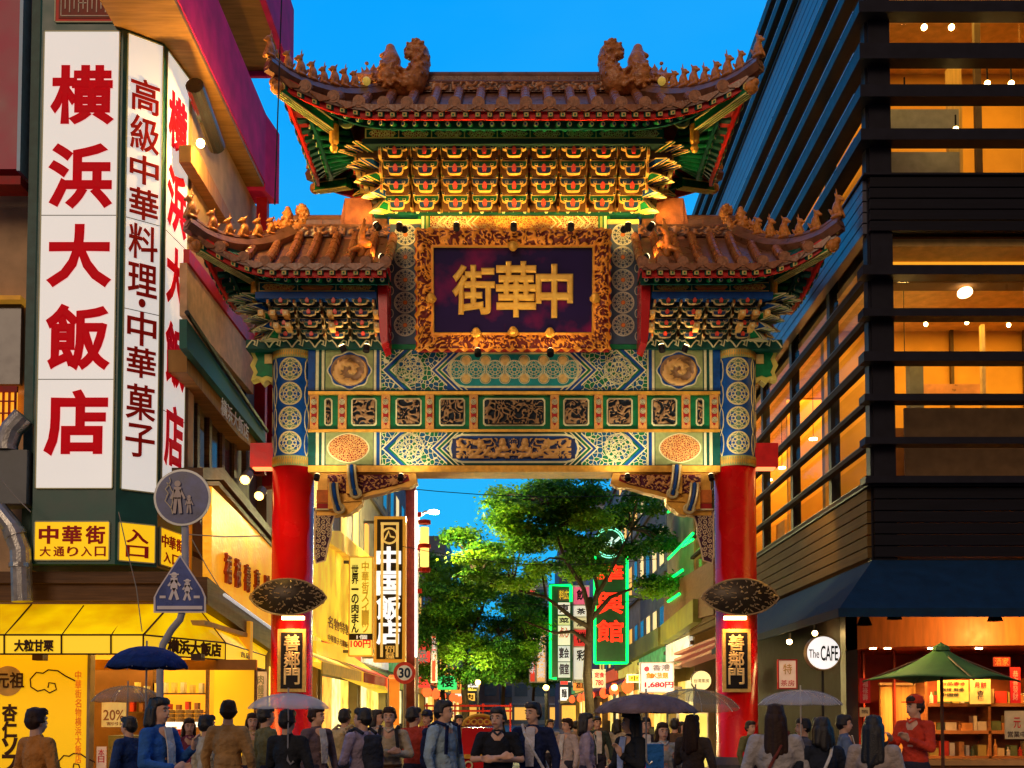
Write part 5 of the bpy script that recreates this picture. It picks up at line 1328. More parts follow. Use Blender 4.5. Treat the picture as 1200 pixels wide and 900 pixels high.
# left edge: pink panel, trims, dark window with lantern grille
q = B(); q.fr(-60, 24, -60, 198, 17.2, .3); q.out('crimson_panel', mat('crimson panel', (.45, .005, .06), .4, noise=.3, scale=1.5), lb)
q = B(); q.fr(22, 26, -60, 200, 17.17, .3); q.out('panel_edge', mat('pale blue edge', (.35, .55, .75), .4), lb)
q = B(); q.fr(-60, 24, 206, 216, 17.15, .4); q.out('red_trim', REDP, lb)
q = B(); q.fr(-60, 24, 346, 351, 17.6, .4); q.out('orange_trim', mat('orange trim', (.75, .33, .03), .5, emit=.3), lb)
q = B(); q.fr(-60, 24, 352, 450, 17.8, .1); q.out('dark_window', mat('dark pane', (.03, .02, .03), .1), lb)
q = B(); q.mi(0).fr(-20, 19, 452, 498, 17.75, .05); q.mi(1).fr(-20, 20, 452, 459, 17.70, .05)
for x in (3, 10, 17): q.fr(x-.8, x+.8, 459, 498, 17.70, .05)
for y in (470, 484): q.fr(-20, 19, y-.8, y+.8, 17.68, .02)
q.out('grille_window', [lampmat('orange lit window', (1, .38, .02), 1.0), REDP], lb)
DUCT = mat('zinc duct', (.45, .45, .43), .3, .8, noise=.2, bump=.2)
q = B(); q.tube([W(28, 488, 17), W(14, 503, 17), W(8, 520, 17), W(8, 528, 17)], .17, 14); q.out('duct_elbow', DUCT, lb)
q = B(); q.fr(-40, 31, 527, 590, 16.9, .5); q.out('ventilation_box', mat('grey sheet metal', (.16, .17, .17), .5, .3), lb)
q = B(); q.tube([W(-30, 596, 16.9), W(0, 600, 16.9), W(14, 618, 16.9), W(24, 645, 16.9), W(26, 705, 16.9)], .155, 14)
for a, c in (((16, 622), (19, 629)), ((24, 660), (24, 665))): q.tube([W(*a, 16.9), W(*c, 16.9)], .17, 14)
q.out('steam_duct', DUCT, lb)

# sign tower
T_ = thing('corner_sign_tower', 'tall green three sided sign tower with white panels and large red characters', 'sign', (wx(92, 17), 17, wz(662, 17)))
TG = mat('green enamel frame', (.012, .10, .075), .35, noise=.25, scale=3)
WPAN = lampmat('white lit panel', (.90, .86, .80), .56, noise=.08, scale=.9)
YPAN = lampmat('yellow lit panel', (1, .58, .01), .75, noise=.08, scale=1.5)
RCH = mat('red translucent characters', (.62, .006, .012), .45, emit=.26, ecol=(.8, .0, .008), noise=.15, spec=.05)
# tower face frames: (origin X,Y at left, X,Y at right); lean follows the photograph's verticals
A0 = Vector((wx(40, 17.0, 500), 17.0, 0)); A1 = Vector((wx(137, 17.0, 500), 17.0, 0)); A2 = Vector((wx(186, 17.4, 500), 17.4, 0)); A3 = Vector((wx(216, 18.35, 500), 18.35, 0))
zb_, zt_ = wz(661, 17), 13.4
q = B(); prof = [A0, A1, A2, A3, Vector((A3.x, 18.9, 0)), Vector((A0.x-.14, 18.9, 0)), Vector((A0.x-.14, 17.25, 0))]
q.prism([p+Vector((0, 0, zb_)) for p in prof], Vector((0, 0, zt_-zb_))); q.out('tower_body', TG, T_)
q = B(); q.box(A0.x-.30, A0.x-.145, 17.3, 18.8, zb_, zt_); q.out('side_case', mat('grey green side case', (.10, .17, .15), .5, noise=.3), T_)
def face(P0, P1):
    d = (P1-P0); L_ = d.length; R_ = d.normalized(); n = R_.cross(ZU); return P0, R_, L_, n
def panel(name, fc, u0, u1, z0, z1, m, pr=.02, joints=(), par=None):
    P0, R_, L_, n = fc; q = B(); q.prism([P0+R_*(L_*u)+ZU*z+n*pr for u, z in ((u0, z0), (u1, z0), (u1, z1), (u0, z1))], -n*.04)
    o = q.out(name, m, par or T_); 
    q = B(); w = .018; 
    for a, c, e, g_ in ((u0, u1, z0-w, z0), (u0, u1, z1, z1+w)): q.prism([P0+R_*(L_*u)+ZU*z+n*(pr+.008) for u, z in ((a, e), (c, e), (c, g_), (a, g_))], -n*.03)
    for u in (u0-w/L_, u1): q.prism([P0+R_*(L_*uu)+ZU*z+n*(pr+.008) for uu, z in ((u, z0), (u+w/L_, z0), (u+w/L_, z1), (u, z1))], -n*.03)
    q.out('panel_rim', mat('pale gold rim', (.55, .55, .28), .4), o)
    for z in joints:
        q = B(); q.prism([P0+R_*(L_*u)+ZU*zz+n*(pr+.004) for u, zz in ((u0, z-.006), (u1, z-.006), (u1, z+.006), (u0, z+.006))], -n*.01); q.out('panel_joint', mat('grey joint', (.3, .3, .25), .5), o)
    return o
f1, f2, f3 = face(A0, A1), face(A1, A2), face(A2, A3)
z17 = lambda y: wz(y, 17.0)
p1 = panel('white_panel', f1, .045, .955, z17(572), z17(38), WPAN, joints=(z17(253), z17(445)))
p2 = panel('white_panel', f2, .12, .95, z17(572), z17(38), WPAN, joints=(z17(253), z17(360)))
p3 = panel('white_panel', f3, .10, .95, z17(572), z17(38), WPAN, joints=(z17(253), z17(470)))
def chars(fc, s, ys, u0, u1, par, bold=.045, m=RCH, pr=.028, name='character'):
    P0, R_, L_, n = fc
    for ch, (ya, yb_) in zip(s, ys):
        q = B(); letter(q, ch, P0+R_*(L_*u0)+ZU*z17(yb_)+n*pr, R_, ZU, L_*(u1-u0), z17(ya)-z17(yb_), .012, bold); q.out(name, m, par)
big = [(80, 144), (172, 242), (266, 334), (360, 431), (460, 531)]
chars(f1, '横浜大飯店', big, .16, .87, p1, .035)
ys2 = [(86, 124), (130, 170), (176, 209), (215, 251), (258, 298), (304, 341), (361, 400), (403, 438), (447, 488), (494, 532)]
chars(f2, '高級中華料理中華菓子', ys2[:6]+ys2[6:], .20, .88, p2, .016, mat('brown red characters', (.32, .012, .008), .5, emit=.10, ecol=(.6, .01, 0), spec=.05))
chars(f2, '・', [(346, 354)], .47, .60, p2, .03, mat('brown red characters', (0, 0, 0)))
chars(f3, '横浜大飯店', [(a, c) for a, c in big], .18, .86, p3, .035)
y1p = panel('yellow_panel', f1, .045, .93, z17(656), z17(612), YPAN); y2p = panel('yellow_panel', f2, .09, .93, z17(656), z17(612), YPAN); y3p = panel('yellow_panel', f3, .10, .95, z17(656), z17(612), YPAN)
DRC = mat('dark red print', (.35, .01, .01), .5, emit=.12, ecol=(.5, .01, .01))
chars(f1, ['中', '華', '街'], [(617, 637)]*3, 0, 0, y1p) if False else None
for i, ch in enumerate('中華街'): chars(f1, ch, [(617, 637)], .10+.28*i, .32+.28*i, y1p, .03, DRC)
for i, ch in enumerate('大通り入口'): chars(f1, ch, [(641, 652)], .11+.165*i, .235+.165*i, y1p, .02, DRC)
chars(f2, '入口', [(619, 634), (638, 651)], .26, .76, y2p, .03, DRC)
for i, ch in enumerate('中華街'): chars(f3, ch, [(619, 634)], .12+.28*i, .36+.28*i, y3p, .02, DRC)
for i, ch in enumerate('入口'): chars(f3, ch, [(640, 652)], .2+.33*i, .45+.33*i, y3p, .02, DRC)
# seal panel, yellow emblem disc, patterned plate above
sp_ = panel('seal_panel', f1, .17, .97, z17(26), z17(-25), mat('red seal border', (.55, .05, .03), .5, emit=.15)); P0, R_, L_, n = f1
q = B(); q.prism([P0+R_*(L_*u)+ZU*z+n*.03 for u, z in ((.21, z17(23)), (.93, z17(23)), (.93, z17(-22)), (.21, z17(-22)))], -n*.01); q.out('seal_field', mat('brick red field', (.30, .06, .03), .5), sp_)
q = B(); mpq = lambda p: P0+R_*p[0]+ZU*p[1]+n*(.032+p[2]); w = .016
def zz(y): return z17(y)
for x0_, x1_, y0_, y1_ in ((.24, .90, -19, 20),): 
    q.ribbon([(L_*x0_, zz(y1_)), (L_*x1_, zz(y1_)), (L_*x1_, zz(y0_)), (L_*x0_, zz(y0_)), (L_*x0_, zz(y1_))], w, .006, mpq)
for k in range(11):
    u = L_*(.29+k*.055); a, c = (-14, 16) if k % 2 else (-8, 12); q.ribbon([(u, zz(c)), (u, zz(a)), (u+L_*.04, zz(a)), (u+L_*.04, zz(a+7))], w, .006, mpq)
for u0, y0_ in ((.28, 0), (.45, 5), (.62, -2)): q.ribbon([(L_*u0, zz(y0_)), (L_*(u0+.10), zz(y0_))], w, .006, mpq)
q.out('seal_pattern', mat('cream seal line', (.8, .7, .5), .5), sp_)
P0, R_, L_, n = f2; c = P0+R_*(L_*.60)+ZU*z17(-3); q = B(); q.disc(c+n*.02, .27, n, .03, 24); q.out('emblem', mat('red yellow emblem', (.85, .62, .03), .4, emit=.5, kind='relief', noise=.1, col2=(.6, .02, .01)), T_)
q = B(); 
for k in range(7): a = k*.9; q.ribbon([(.22*math.cos(a)*t, .22*math.sin(a+t*1.3)*t) for t in (.2, .45, .7, .95)], .05, .01, lambda p: c+R_*p[0]+ZU*p[1]+n*(.022+p[2]))
q.out('emblem_flames', mat('emblem yellow', (1, .60, .02), .5, emit=.8), T_)
panel('patterned_panel', f3, .10, .95, z17(32), z17(-40), mat('pale green patterned panel', (.55, .62, .40), .5, emit=.25, kind='net', vs=9, w=.05, line=(.1, .25, .15), col2=(.5, .6, .35)))
# guy wires and twigs of cable at the tower's foot
for a, c in (((139, 600), (160, 690)), ((160, 690), (170, 765)), ((0, 560), (36, 600)), ((225, 632), (258, 690)), ((215, 626), (310, 628))):
    q = B(); q.tube([W(*a, 16.6), W((a[0]+c[0])/2, (a[1]+c[1])/2+2, 16.6), W(*c, 16.6)], .008, 4); q.out('cable', mat('cable grey', (.3, .28, .25), .5), T_)

# ------------------------------------------------------------------ yellow shop under the tower
sh = thing('corner_sweet_shop', 'bright yellow lit corner shop with printed wall panel and open counter under the yellow awning', 'shop', (-7, 17.7, 0))
YW = mat('yellow shop wall', (.90, .42, .04), .5, emit=.30, ecol=(1, .45, .02), noise=.15, scale=.8)  # wall glows by itself to look lit by the shop lamps
q = B(); q.fr(-80, 103, 766, 960, 17.6, .15); q.out('printed_wall', mat('yellow printed wall', (1, .62, .02), .5, emit=.52, ecol=(1, .52, .005), noise=.10, scale=.8), sh)  # lamplight on the printed wall put in as emission
q = B(); q.fr(101, 104.5, 765, 960, 17.55, .2); q.out('wall_post', mat('grey shop post', (.25, .2, .15), .4), sh)
q = B(); c = W(9, 798, 17.59); q.disc(c, .24, (0, -1, 0), .01, 24); q.out('brown_roundel', mat('brown roundel', (.50, .27, .06), .5, emit=.2), sh)
BRI = mat('dark brown print', (.06, .02, .01), .5)
q = B(); htext(q, '元祖', -6, 28, 788, 806, 17.575, .006, .02); vtext(q, '杏仁ソフト', 3, 19, 826, 925, 17.59, .006, .05); q.out('lettering', BRI, sh)
q = B(); vtext(q, '中華街名物横浜大飯店', 88, 95, 786, 895, 17.59, .004, .01); q.out('small_lettering', mat('orange print', (.85, .22, .02), .5, emit=.2), sh)
q = B()
for cx, cy_, s_ in ((62, 800, 1), (92, 895, .8)):
    pts = [(cx+s_*a, cy_+s_*c) for a, c in ((26, -2), (14, -8), (5, -14), (-6, -15), (-12, -11), (-20, -12), (-27, -4), (-26, 5), (-18, 10), (-10, 8), (-4, 12), (4, 8), (2, 1), (-5, 0), (-6, 6))]
    q.ribbon([(wx(a, 17.6, 830), wz(c, 17.6)) for a, c in pts], .022, .006, lambda p: Vector((p[0], 17.594-p[2], p[1])))
q.out('cloud_drawing', BRI, sh)
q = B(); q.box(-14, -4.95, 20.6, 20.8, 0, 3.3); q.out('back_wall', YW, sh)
q = B(); q.fr(250, 297, 785, 960, 19.3, .1); q.out('side_partition', mat('yellow partition', (.95, .62, .04), .5, emit=.5, ecol=(1, .52, .01), noise=.1, scale=1), sh)  # partition given its own glow in place of lamplight
q = B(); q.fr(240, 243, 783, 960, 19.25, .1); q.fr(178, 180, 783, 960, 19.25, .1); q.fr(297, 299.5, 785, 960, 19.25, .1); q.out('wall_batten', WOODB, sh)
q = B(); q.fr(104, 300, 773, 785, 18.2, .1); q.out('soffit_band', mat('orange brown soffit band', (.40, .16, .03), .5), sh)
q = B(); q.box(-14, -5.0, 17.75, 20.6, 3.0, 3.08); q.out('ceiling', mat('shop ceiling', (.5, .3, .1), .6), sh)
q = B(); q.fr(104, 186, 785, 960, 19.5, .1); q.out('dark_opening_panel', mat('dark opening brown', (.20, .085, .03), .6, noise=.3, scale=2), sh)  # dark brown panel added so the opening reads as dim
for y in (812, 834): q = B(); q.fr(150, 240, y, y+1.6, 19.2, .25); q.out('inner_shelf', WOODB, sh)
rr_ = random.Random(6)
for k in range(16):
    x = 152+k*5.4; yb_ = 812 if k % 2 else 834; q = B(); q.fr(x, x+4.4, yb_-rr_.uniform(6, 14), yb_, 19.25, .15); tagm(q.out('gift_box', mat('gift %d' % (k % 4), [(.6, .05, .03), (.8, .6, .2), (.3, .12, .05), (.75, .7, .55)][k % 4], .5)), '%s gift box, %s on the %s inner shelf of the corner shop' % (('red', 'gold', 'brown', 'cream')[k % 4], ORD[k//2], 'upper' if k % 2 else 'lower'), 'box', 'gift boxes on the corner shop shelves')
for k in range(4):
    c = W(200+k*11, 846, 18.5); q = B()
    for j in range(3): q.lathe(c+Vector((0, 0, .07*j)), [(0, 0), (.075, 0), (.075, .06), (.06, .065), (0, .065)], 14)
    tagm(q.out('bamboo_steamer', mat('bamboo', (.55, .36, .14), .6, noise=.3, scale=20)), 'stack of round bamboo steamers, %s from the left on the corner shop counter' % ORD[k], 'steamer', 'bamboo steamers on the corner shop counter')
q = B(); q.fr(126, 240, 862, 960, 18.6, .6); q.out('counter', mat('blue grey counter', (.16, .17, .22), .5), sh)
q = B(); q.fr(190, 240, 845, 861, 18.7, .4); q.out('display_case', lampmat('white lit case', (1, .85, .6), 1.6), sh)
rr_ = random.Random(8)
for k in range(9):
    q = B(); x = 190+k*5.6; m_ = mat('snack %d' % (k % 3), [(.7, .05, .04), (.8, .35, .05), (.85, .7, .3)][k % 3], .5); q.fr(x, x+4.6, 853+rr_.uniform(-2, 3), 862, 18.62, .07); tagm(q.out('snack_packet', m_), '%s snack packet, %s from the left on the corner shop counter' % (('red', 'orange', 'cream')[k % 3], ORD[k]), 'packet', 'snack packets on the corner shop counter')
poster(119, 147, 823, 852, 17.9, (.85, .62, .2), [('20%', 121, 145, 832, 844, (.35, .12, .03), 0), ('割引', 125, 141, 846, 850, (.35, .12, .03), 0)], 'cream hanging card reading 20 percent beside the yellow shop wall', 'card', .3, 'hanging_card')
poster(113, 124, 875, 905, 17.7, (.8, .55, .4), [('本日', 115, 122, 878, 894, RINK, 1)], 'small pale notice at the left end of the shop counter', 'notice', .2, 'notice')
poster(299, 312, 787, 830, 19.6, (.80, .62, .3), [('肉饅頭', 302, 309, 791, 826, (.3, .3, .1), 1)], 'narrow cream banner at the right end of the corner shop', 'banner', .35, 'banner')
area('shop_light', (-7, 19.2, 2.95), (-7, 19.2, 0), 130, 3.5, 2, (1, .66, .15), sh)
for px in (140, 180, 215): 
    c = W(px, 780, 18.6); c.z = 2.9; q = B(); q.tube([c, c+Vector((.35, 0, 0))], .03, 6); q.out('tube_light', lampmat('shop tube', (1, .9, .7), 8), sh)
# awning: back-lit yellow cloth on a dark frame
aw = thing('yellow_awning', 'long yellow back-lit awning wrapping the corner shop with black lettering on its valance', 'awning', (-7, 17, 2.45))
AWY = mat('backlit yellow cloth', (1, .48, .0), .5, emit=.85, noise=.38, scale=1.3)
AWV = mat('backlit valance cloth', (1, .72, .10), .5, emit=.75, ecol=(1, .58, .01), noise=.08, scale=1)
back = [Vector((-14, 17.45, 0)), Vector((-5.45, 17.45, 0)), Vector((-5.25, 18.3, 0)), Vector((-5.15, 24.0, 0))]
frt = [Vector((-14, 16.5, 0)), Vector((wx(168, 16.5, 745), 16.5, 0)), Vector((wx(264, 18.4, 752), 18.4, 0)), Vector((wx(311, 22.6, 767), 22.6, 0))]
zT = wz(708, 17.45); zM = [wz(745, 16.5), wz(745, 16.5), wz(752, 18.4), wz(767, 22.6)]; zB = [wz(768, 16.5), wz(768, 16.5), wz(769, 18.4), wz(780.5, 22.6)]
zM = [2.70]*4; zM = [wz(744, 16.5)]*4; zB = [wz(766.5, 16.5)]*4
bk = [p+ZU*zT for p in back]; fm = [Vector((p.x, p.y, z)) for p, z in zip(frt, zM)]; fb = [Vector((p.x, p.y, z)) for p, z in zip(frt, zB)]
for i in range(3):
    q = B(); q.add([bk[i], bk[i+1], fm[i+1], fm[i]], [(0, 3, 2, 1)]); o = q.out('awning_cloth', AWY, aw); m = o.modifiers.new('t', 'SOLIDIFY'); m.thickness = .02
    q = B(); q.add([fm[i], fm[i+1], fb[i+1], fb[i]], [(0, 3, 2, 1)]); o = q.out('valance', AWV, aw); m = o.modifiers.new('t', 'SOLIDIFY'); m.thickness = .02
DK = mat('dark awning frame', (.07, .03, .015), .5)
q = B()
for i in range(3):
    for a in (fm, fb): q.tube([a[i], a[i+1]], .014, 5)
    q.tube([fm[i+1], fb[i+1]], .014, 5)
q.out('frame_rail', DK, aw)
for (xa, ya), (xb, yb_) in (((37, 708), (5, 745)), ((98, 710), (72, 745)), ((155, 712), (130, 745)), ((-25, 708), (-60, 745))):
    q = B(); q.tube([W(xa, ya, 17.40), W(xb, yb_, 16.49)], .014, 5); q.tube([W(xb, 745, 16.48), W(xb, 767, 16.48)], .014, 5); q.out('frame_rib', DK, aw)
q = B(); q.tube([bk[1], fm[1]], .016, 5); q.tube([bk[2], fm[2]], .016, 5); q.out('frame_rib', DK, aw)
q = B(); htext(q, '大粒甘栗', 17, 62, 750, 763, 16.48, .006, .05); q.out('lettering', BRI, aw)
q = B(); d = (fm[2]-fm[1]); R_ = d.normalized(); n = R_.cross(ZU); L_ = d.length; letter(q, '横浜大飯店', fb[1]+R_*(L_*.26)+ZU*.05+n*.03, R_, ZU, L_*.66, .21, .006, .05); q.out('lettering', BRI, aw)
q = B(); d = (fm[3]-fm[2]); R_ = d.normalized(); n = R_.cross(ZU); L_ = d.length; letter(q, '吉品', fb[2]+R_*(L_*.3)+ZU*.12+n*.03, R_, ZU, L_*.22, .10, .006, .03); q.out('lettering', BRI, aw)
for px in (47, 232): c = W(px, 771, 17.0); q = B(); q.box(c.x-.08, c.x+.08, 16.9, 17.1, c.z-.04, c.z+.06); q.out('awning_bracket', DK, aw)

# pedestrian signs on a bent pole
SP = thing('pedestrian_sign_post', 'bent grey post carrying a round blue and a five sided blue pedestrian sign', 'sign', (wx(188, 12.6, 860), 12.6, .12))
GP = mat('grey painted pole', (.42, .42, .45), .45, noise=.15); YS = 12.6
q = B(); q.tube([W(187.5, 960, YS)]+[W(a, c, YS) for a, c in ((187.5, 800), (188, 770), (191, 755), (201, 738), (211, 726), (215, 712), (217, 690), (217, 560))], .042, 10); q.out('post', GP, SP, smooth=True)
YS -= .06; SBL = mat('sign blue', (.02, .06, .30), .25, noise=.3, scale=6); SBL2 = mat('faded sign blue', (.10, .12, .28), .3, noise=.45, scale=7); SWH = mat('sign white', (.78, .72, .72), .4, noise=.1)
q = B(); c = W(213.5, 583, YS); q.disc(c, .325, (0, -1, 0), .02, 36); rs = q.out('round_sign_plate', mat('sign rim grey', (.40, .42, .42), .35, .5), SP)
q = B(); q.disc(c-Vector((0, .004, 0)), .30, (0, -1, 0), .02, 36); q.out('blue_field', SBL2, rs)
def pict(q, fig, cx, cy_, s, Y):
    for shp in fig:
        if shp[0] == 'o': q.disc(W(cx+shp[1]*s, cy_+shp[2]*s, Y), shp[3]*s*Y/F, (0, -1, 0), .005, 12)
        else:
            pts = [(wx(cx+a*s, Y, cy_), wz(cy_+b_*s, Y)) for a, b_ in shp[2]]; q.ribbon(pts, shp[1]*s*Y/F, .005, lambda p: Vector((p[0], Y-p[2], p[1])))
adult = [('o', 0, -10.5, 2.4), ('l', 5.5, [(0, -8), (0, 1)]), ('l', 2.4, [(-1.2, 0), (-2.2, 12)]), ('l', 2.4, [(1.2, 0), (2.6, 12)]), ('l', 1.6, [(2, -6), (5.5, 1)]), ('l', 1.6, [(-2, -6), (-5, 1)])]
q = B(); pict(q, adult, 208, 583, 1.55, YS-.025); pict(q, adult, 221.5, 591, .85, YS-.025); q.out('pedestrian_pictogram', mat('sign beige', (.62, .52, .46), .45), rs)
q = B(); rr_ = random.Random(5)
for st in ((196, 566), (199, 560), (189, 600)):
    p = st; pts = [p]
    for k in range(8): p = (p[0]+rr_.uniform(-2, 3.6), p[1]+5.2); 
    pts = [st]
    for k in range(8): a = pts[-1]; pts.append((a[0]+rr_.uniform(-3.5, 4.5), a[1]+4.6))
    pts = [p for p in pts if (p[0]-213.5)**2+(p[1]-583)**2 < 30**2]
    if len(pts) > 1: q.ribbon([(wx(a, YS, 583), wz(c_, YS)) for a, c_ in pts], .010, .004, lambda p: Vector((p[0], YS-.025-p[2], p[1])))
q.out('peeling_cracks', mat('peeled cream', (.70, .60, .38), .6), rs)
pent = [(211, 650), (237, 690), (241, 700), (241, 718), (180, 718), (180, 700), (185, 690)]
q = B(); q.px(pent, YS, .015); ps = q.out('five_sided_plate', SWH, SP)
q = B(); q.px([(211+(a-211)*.93, 690+(c_-690)*.93) for a, c_ in pent], YS-.004, .01); q.out('blue_field', SBL, ps)
q = B(); walk = [('o', 0, -10.5, 2.6), ('l', 6, [(0, -8), (0, 2)]), ('l', 2.6, [(0, 1), (-3.5, 11)]), ('l', 2.6, [(0, 1), (3.5, 11)]), ('l', 1.8, [(1, -6), (5.5, -1)]), ('l', 1.8, [(-1, -6), (-5, -1)]), ('l', 1.2, [(-4, -11), (4, -11)])]
pict(q, walk, 204, 688, 1.35, YS-.010); pict(q, walk, 219.5, 692, 1.05, YS-.010); q.fr(184, 237, 710, 714, YS-.012, .005); q.fr(187, 194, 698, 701, YS-.012, .005); q.fr(227, 234, 698, 701, YS-.012, .005); q.out('walking_pictogram', SWH, ps)
# ------------------------------------------------------------------ the street beyond the gate
WALLS = [(.32, .24, .16), (.22, .20, .20), (.36, .30, .20), (.16, .17, .22), (.40, .34, .28), (.25, .15, .12)]
LITS = [(1, .50, .08), (1, .62, .14), (1, .34, .05), (1, .72, .30)]
def shop_house(side, Y0, Y1, h, k, lab, X=5.6, dep=7):
    s = side; t = thing('shop_house', lab, 'building', (s*X, Y0, 0), 'shop houses along the street beyond the gate')
    wm = mat('street wall %d' % (k % 6), WALLS[k % 6], .75, noise=.25, scale=1.5)
    q = B(); q.box(s*X, s*(X+dep), Y0, Y1-.05, 3.3, h); q.box(s*(X+.6), s*(X+dep), Y0+.05, Y1-.1, 0, 3.3); q.out('wall', wm, t)
    for y in (Y0+.1, Y1-.45): q = B(); q.box(s*X, s*(X+.6), y, y+.3, 0, 3.3); q.out('pillar', wm, t)
    q = B(); q.box(s*(X-.15), s*(X+dep), Y0-.02, Y1-.02, h, h+.35); q.out('cornice', mat('street cornice', (.15, .12, .10), .7), t)
    rr_ = random.Random(k*7+1); fl = int((h-3.4)/3.0); nw = max(2, int((Y1-Y0)/2.2))
    for f_ in range(fl):
        for w in range(nw):
            y = Y0+(Y1-Y0)*(w+.5)/nw; z = 4.2+f_*3.0; lit = rr_.random() < .45
            m_ = lampmat('lit window %d' % (k % 4), LITS[k % 4], .9) if lit else mat('dusk window', (.03, .05, .08), .1)
            q = B(); q.box(s*(X-.03), s*(X+.05), y-.62, y+.62, z, z+1.5); fr_ = q.out('window', mat('window frame grey', (.2, .2, .2), .5), t)
            q = B(); q.box(s*(X-.045), s*X, y-.55, y-.03, z+.07, z+1.43); q.out('pane', m_, fr_); q = B(); q.box(s*(X-.045), s*X, y+.03, y+.55, z+.07, z+1.43); q.out('pane', m_, fr_)
        q = B(); q.box(s*(X-.10), s*(X+.02), Y0+.05, Y1-.1, 3.75+f_*3.0, 3.87+f_*3.0); q.out('ledge', mat('street cornice', (1, 1, 1)), t)
    # end wall facing the photographer: windows too
    for f_ in range(fl):
        q = B(); z = 4.2+f_*3; q.box(s*(X+.8), s*(X+2.4), Y0-.03, Y0+.02, z, z+1.4); q.out('end_window', lampmat('lit window %d' % (k % 4), LITS[k % 4], .9) if rr_.random() < .5 else mat('dusk window', (.03, .05, .08), .1), t)
    c = LITS[(k+1) % 4]; nb = max(2, int((Y1-Y0)/1.8))
    for w in range(nb):
        y0, y1 = Y0+.45+(Y1-Y0-.9)*w/nb, Y0+.45+(Y1-Y0-.9)*(w+1)/nb-.08; z0 = .2+rr_.random()*.9
        q = B(); q.box(s*(X+.30), s*(X+.36), y0, y1, z0, 2.7); q.out('shop_window', mat('shop light %d' % ((k+w) % 4), LITS[(k+w) % 4], .5, emit=1.5, noise=.5, scale=2.2), t)
    q = B(); z1, z2 = 3.35, 2.75; e = 1.25
    q.add([(s*X, Y0+.2, z1), (s*X, Y1-.3, z1), (s*(X-e), Y1-.3, z2), (s*(X-e), Y0+.2, z2)], [(0, 1, 2, 3) if s > 0 else (3, 2, 1, 0)])
    q.box(s*(X-e), s*(X-e+.03), Y0+.2, Y1-.3, z2-.28, z2-.005)
    q.out('awning', mat('street awning %d' % (k % 3), [(.55, .33, .05), (.35, .04, .03), (.12, .16, .05)][k % 3], .7, emit=.25 if k % 3 == 0 else .05), t)
    q = B(); q.box(s*(X-.12), s*(X-.01), Y0+.3, Y1-.4, 3.42, 4.05); q.out('fascia_sign', mat('fascia light %d' % (k % 4), [(.9, .6, .1), (.7, .1, .03), (.85, .8, .6), (.1, .35, .12)][k % 4], .5, emit=.7, noise=.45, scale=3), t)
    return t
for i, (s, a, c, h, k) in enumerate(((-1, 24.7, 31.5, 10.5, 0), (-1, 31.6, 39.5, 14.3, 1), (-1, 39.6, 48, 14.5, 2), (-1, 48.1, 57.5, 17, 3), (-1, 57.6, 68, 11, 4), (-1, 68.1, 80, 9.5, 5), (-1, 80.1, 95, 10.5, 0), (-1, 95.1, 115, 9, 2),
     (1, 34.8, 41, 9.2, 2), (1, 41.1, 50, 15, 3), (1, 50.1, 60, 17, 4), (1, 60.1, 72, 14, 1), (1, 72.1, 86, 12, 5), (1, 86.1, 104, 13, 0), (1, 104.1, 125, 10, 3))):
    shop_house(s, a, c, h, k, ('nearest ', 'second ', 'third ', 'fourth ', 'fifth ', 'sixth ', 'seventh ', 'eighth ')[i if s < 0 else i-8]+('left' if s < 0 else 'right')+' side shop house with lit windows beyond the gate')
def tower(x0, x1, py, Y, m_, lab, name='office_tower'):
    t = thing(name, lab, 'building', W((x0+x1)/2, 835, Y)); t.location.z = 0; z1 = wz(py, Y); q = B(); a, c = wx(x0, Y, 700), wx(x1, Y, 700); q.box(a, c, Y, Y+12, 0, z1); q.out('wall', m_, t)
    n = max(2, int((c-a)/2.6)); f_ = int(z1/3.2)
    for i in range(f_):
        q = B(); q.box(a-.1, c+.1, Y-.12, Y-.002, 3.2*i+2.6, 3.2*i+2.85); q.out('floor_band', mat('tower band', (.35, .42, .50), .5), t)
        for j in range(n):
            xx = a+(c-a)*(j+.5)/n; w = (c-a)/n*.36; q = B(); q.box(xx-w, xx+w, Y-.05, Y-.003, 3.2*i+.6, 3.2*i+2.3)
            q.out('window', lampmat('lit window %d' % ((i+j) % 4), LITS[(i+j) % 4], .9) if (i*7+j*3) % 11 == 0 else mat('blue dusk window', (.05, .14, .24), .15), t)
tower(600, 642, 680, 150, mat('pale blue tower wall', (.22, .32, .42), .6), 'pale blue office block far down the street behind the tree')
tower(500, 522, 628, 120, mat('grey blue tower wall', (.10, .14, .22), .6), 'grey blue block at the left end of the sky gap')
tower(738, 776, 596, 60, mat('deep blue tower wall', (.02, .05, .16), .5), 'deep blue tower behind the round topped green neon sign')
tower(700, 740, 575, 75, mat('violet grey tower wall', (.20, .16, .26), .6), 'violet grey block rising behind the tree crown on the right')
tower(655, 700, 640, 110, mat('dim violet tower wall', (.12, .10, .18), .6), 'dim violet block between the pale office block and the right side houses')
for i, (x0, x1, y, Yt, mm) in enumerate(((500, 545, 760, 135, 0), (545, 585, 785, 145, 1), (585, 640, 772, 160, 2), (640, 700, 745, 150, 3), (460, 502, 740, 140, 4))):
    tower(x0, x1, y, Yt, mat('street wall %d' % mm, (1, 1, 1)), ('first', 'second', 'third', 'fourth', 'fifth')[i]+' low block closing the far end of the street', 'far_block')
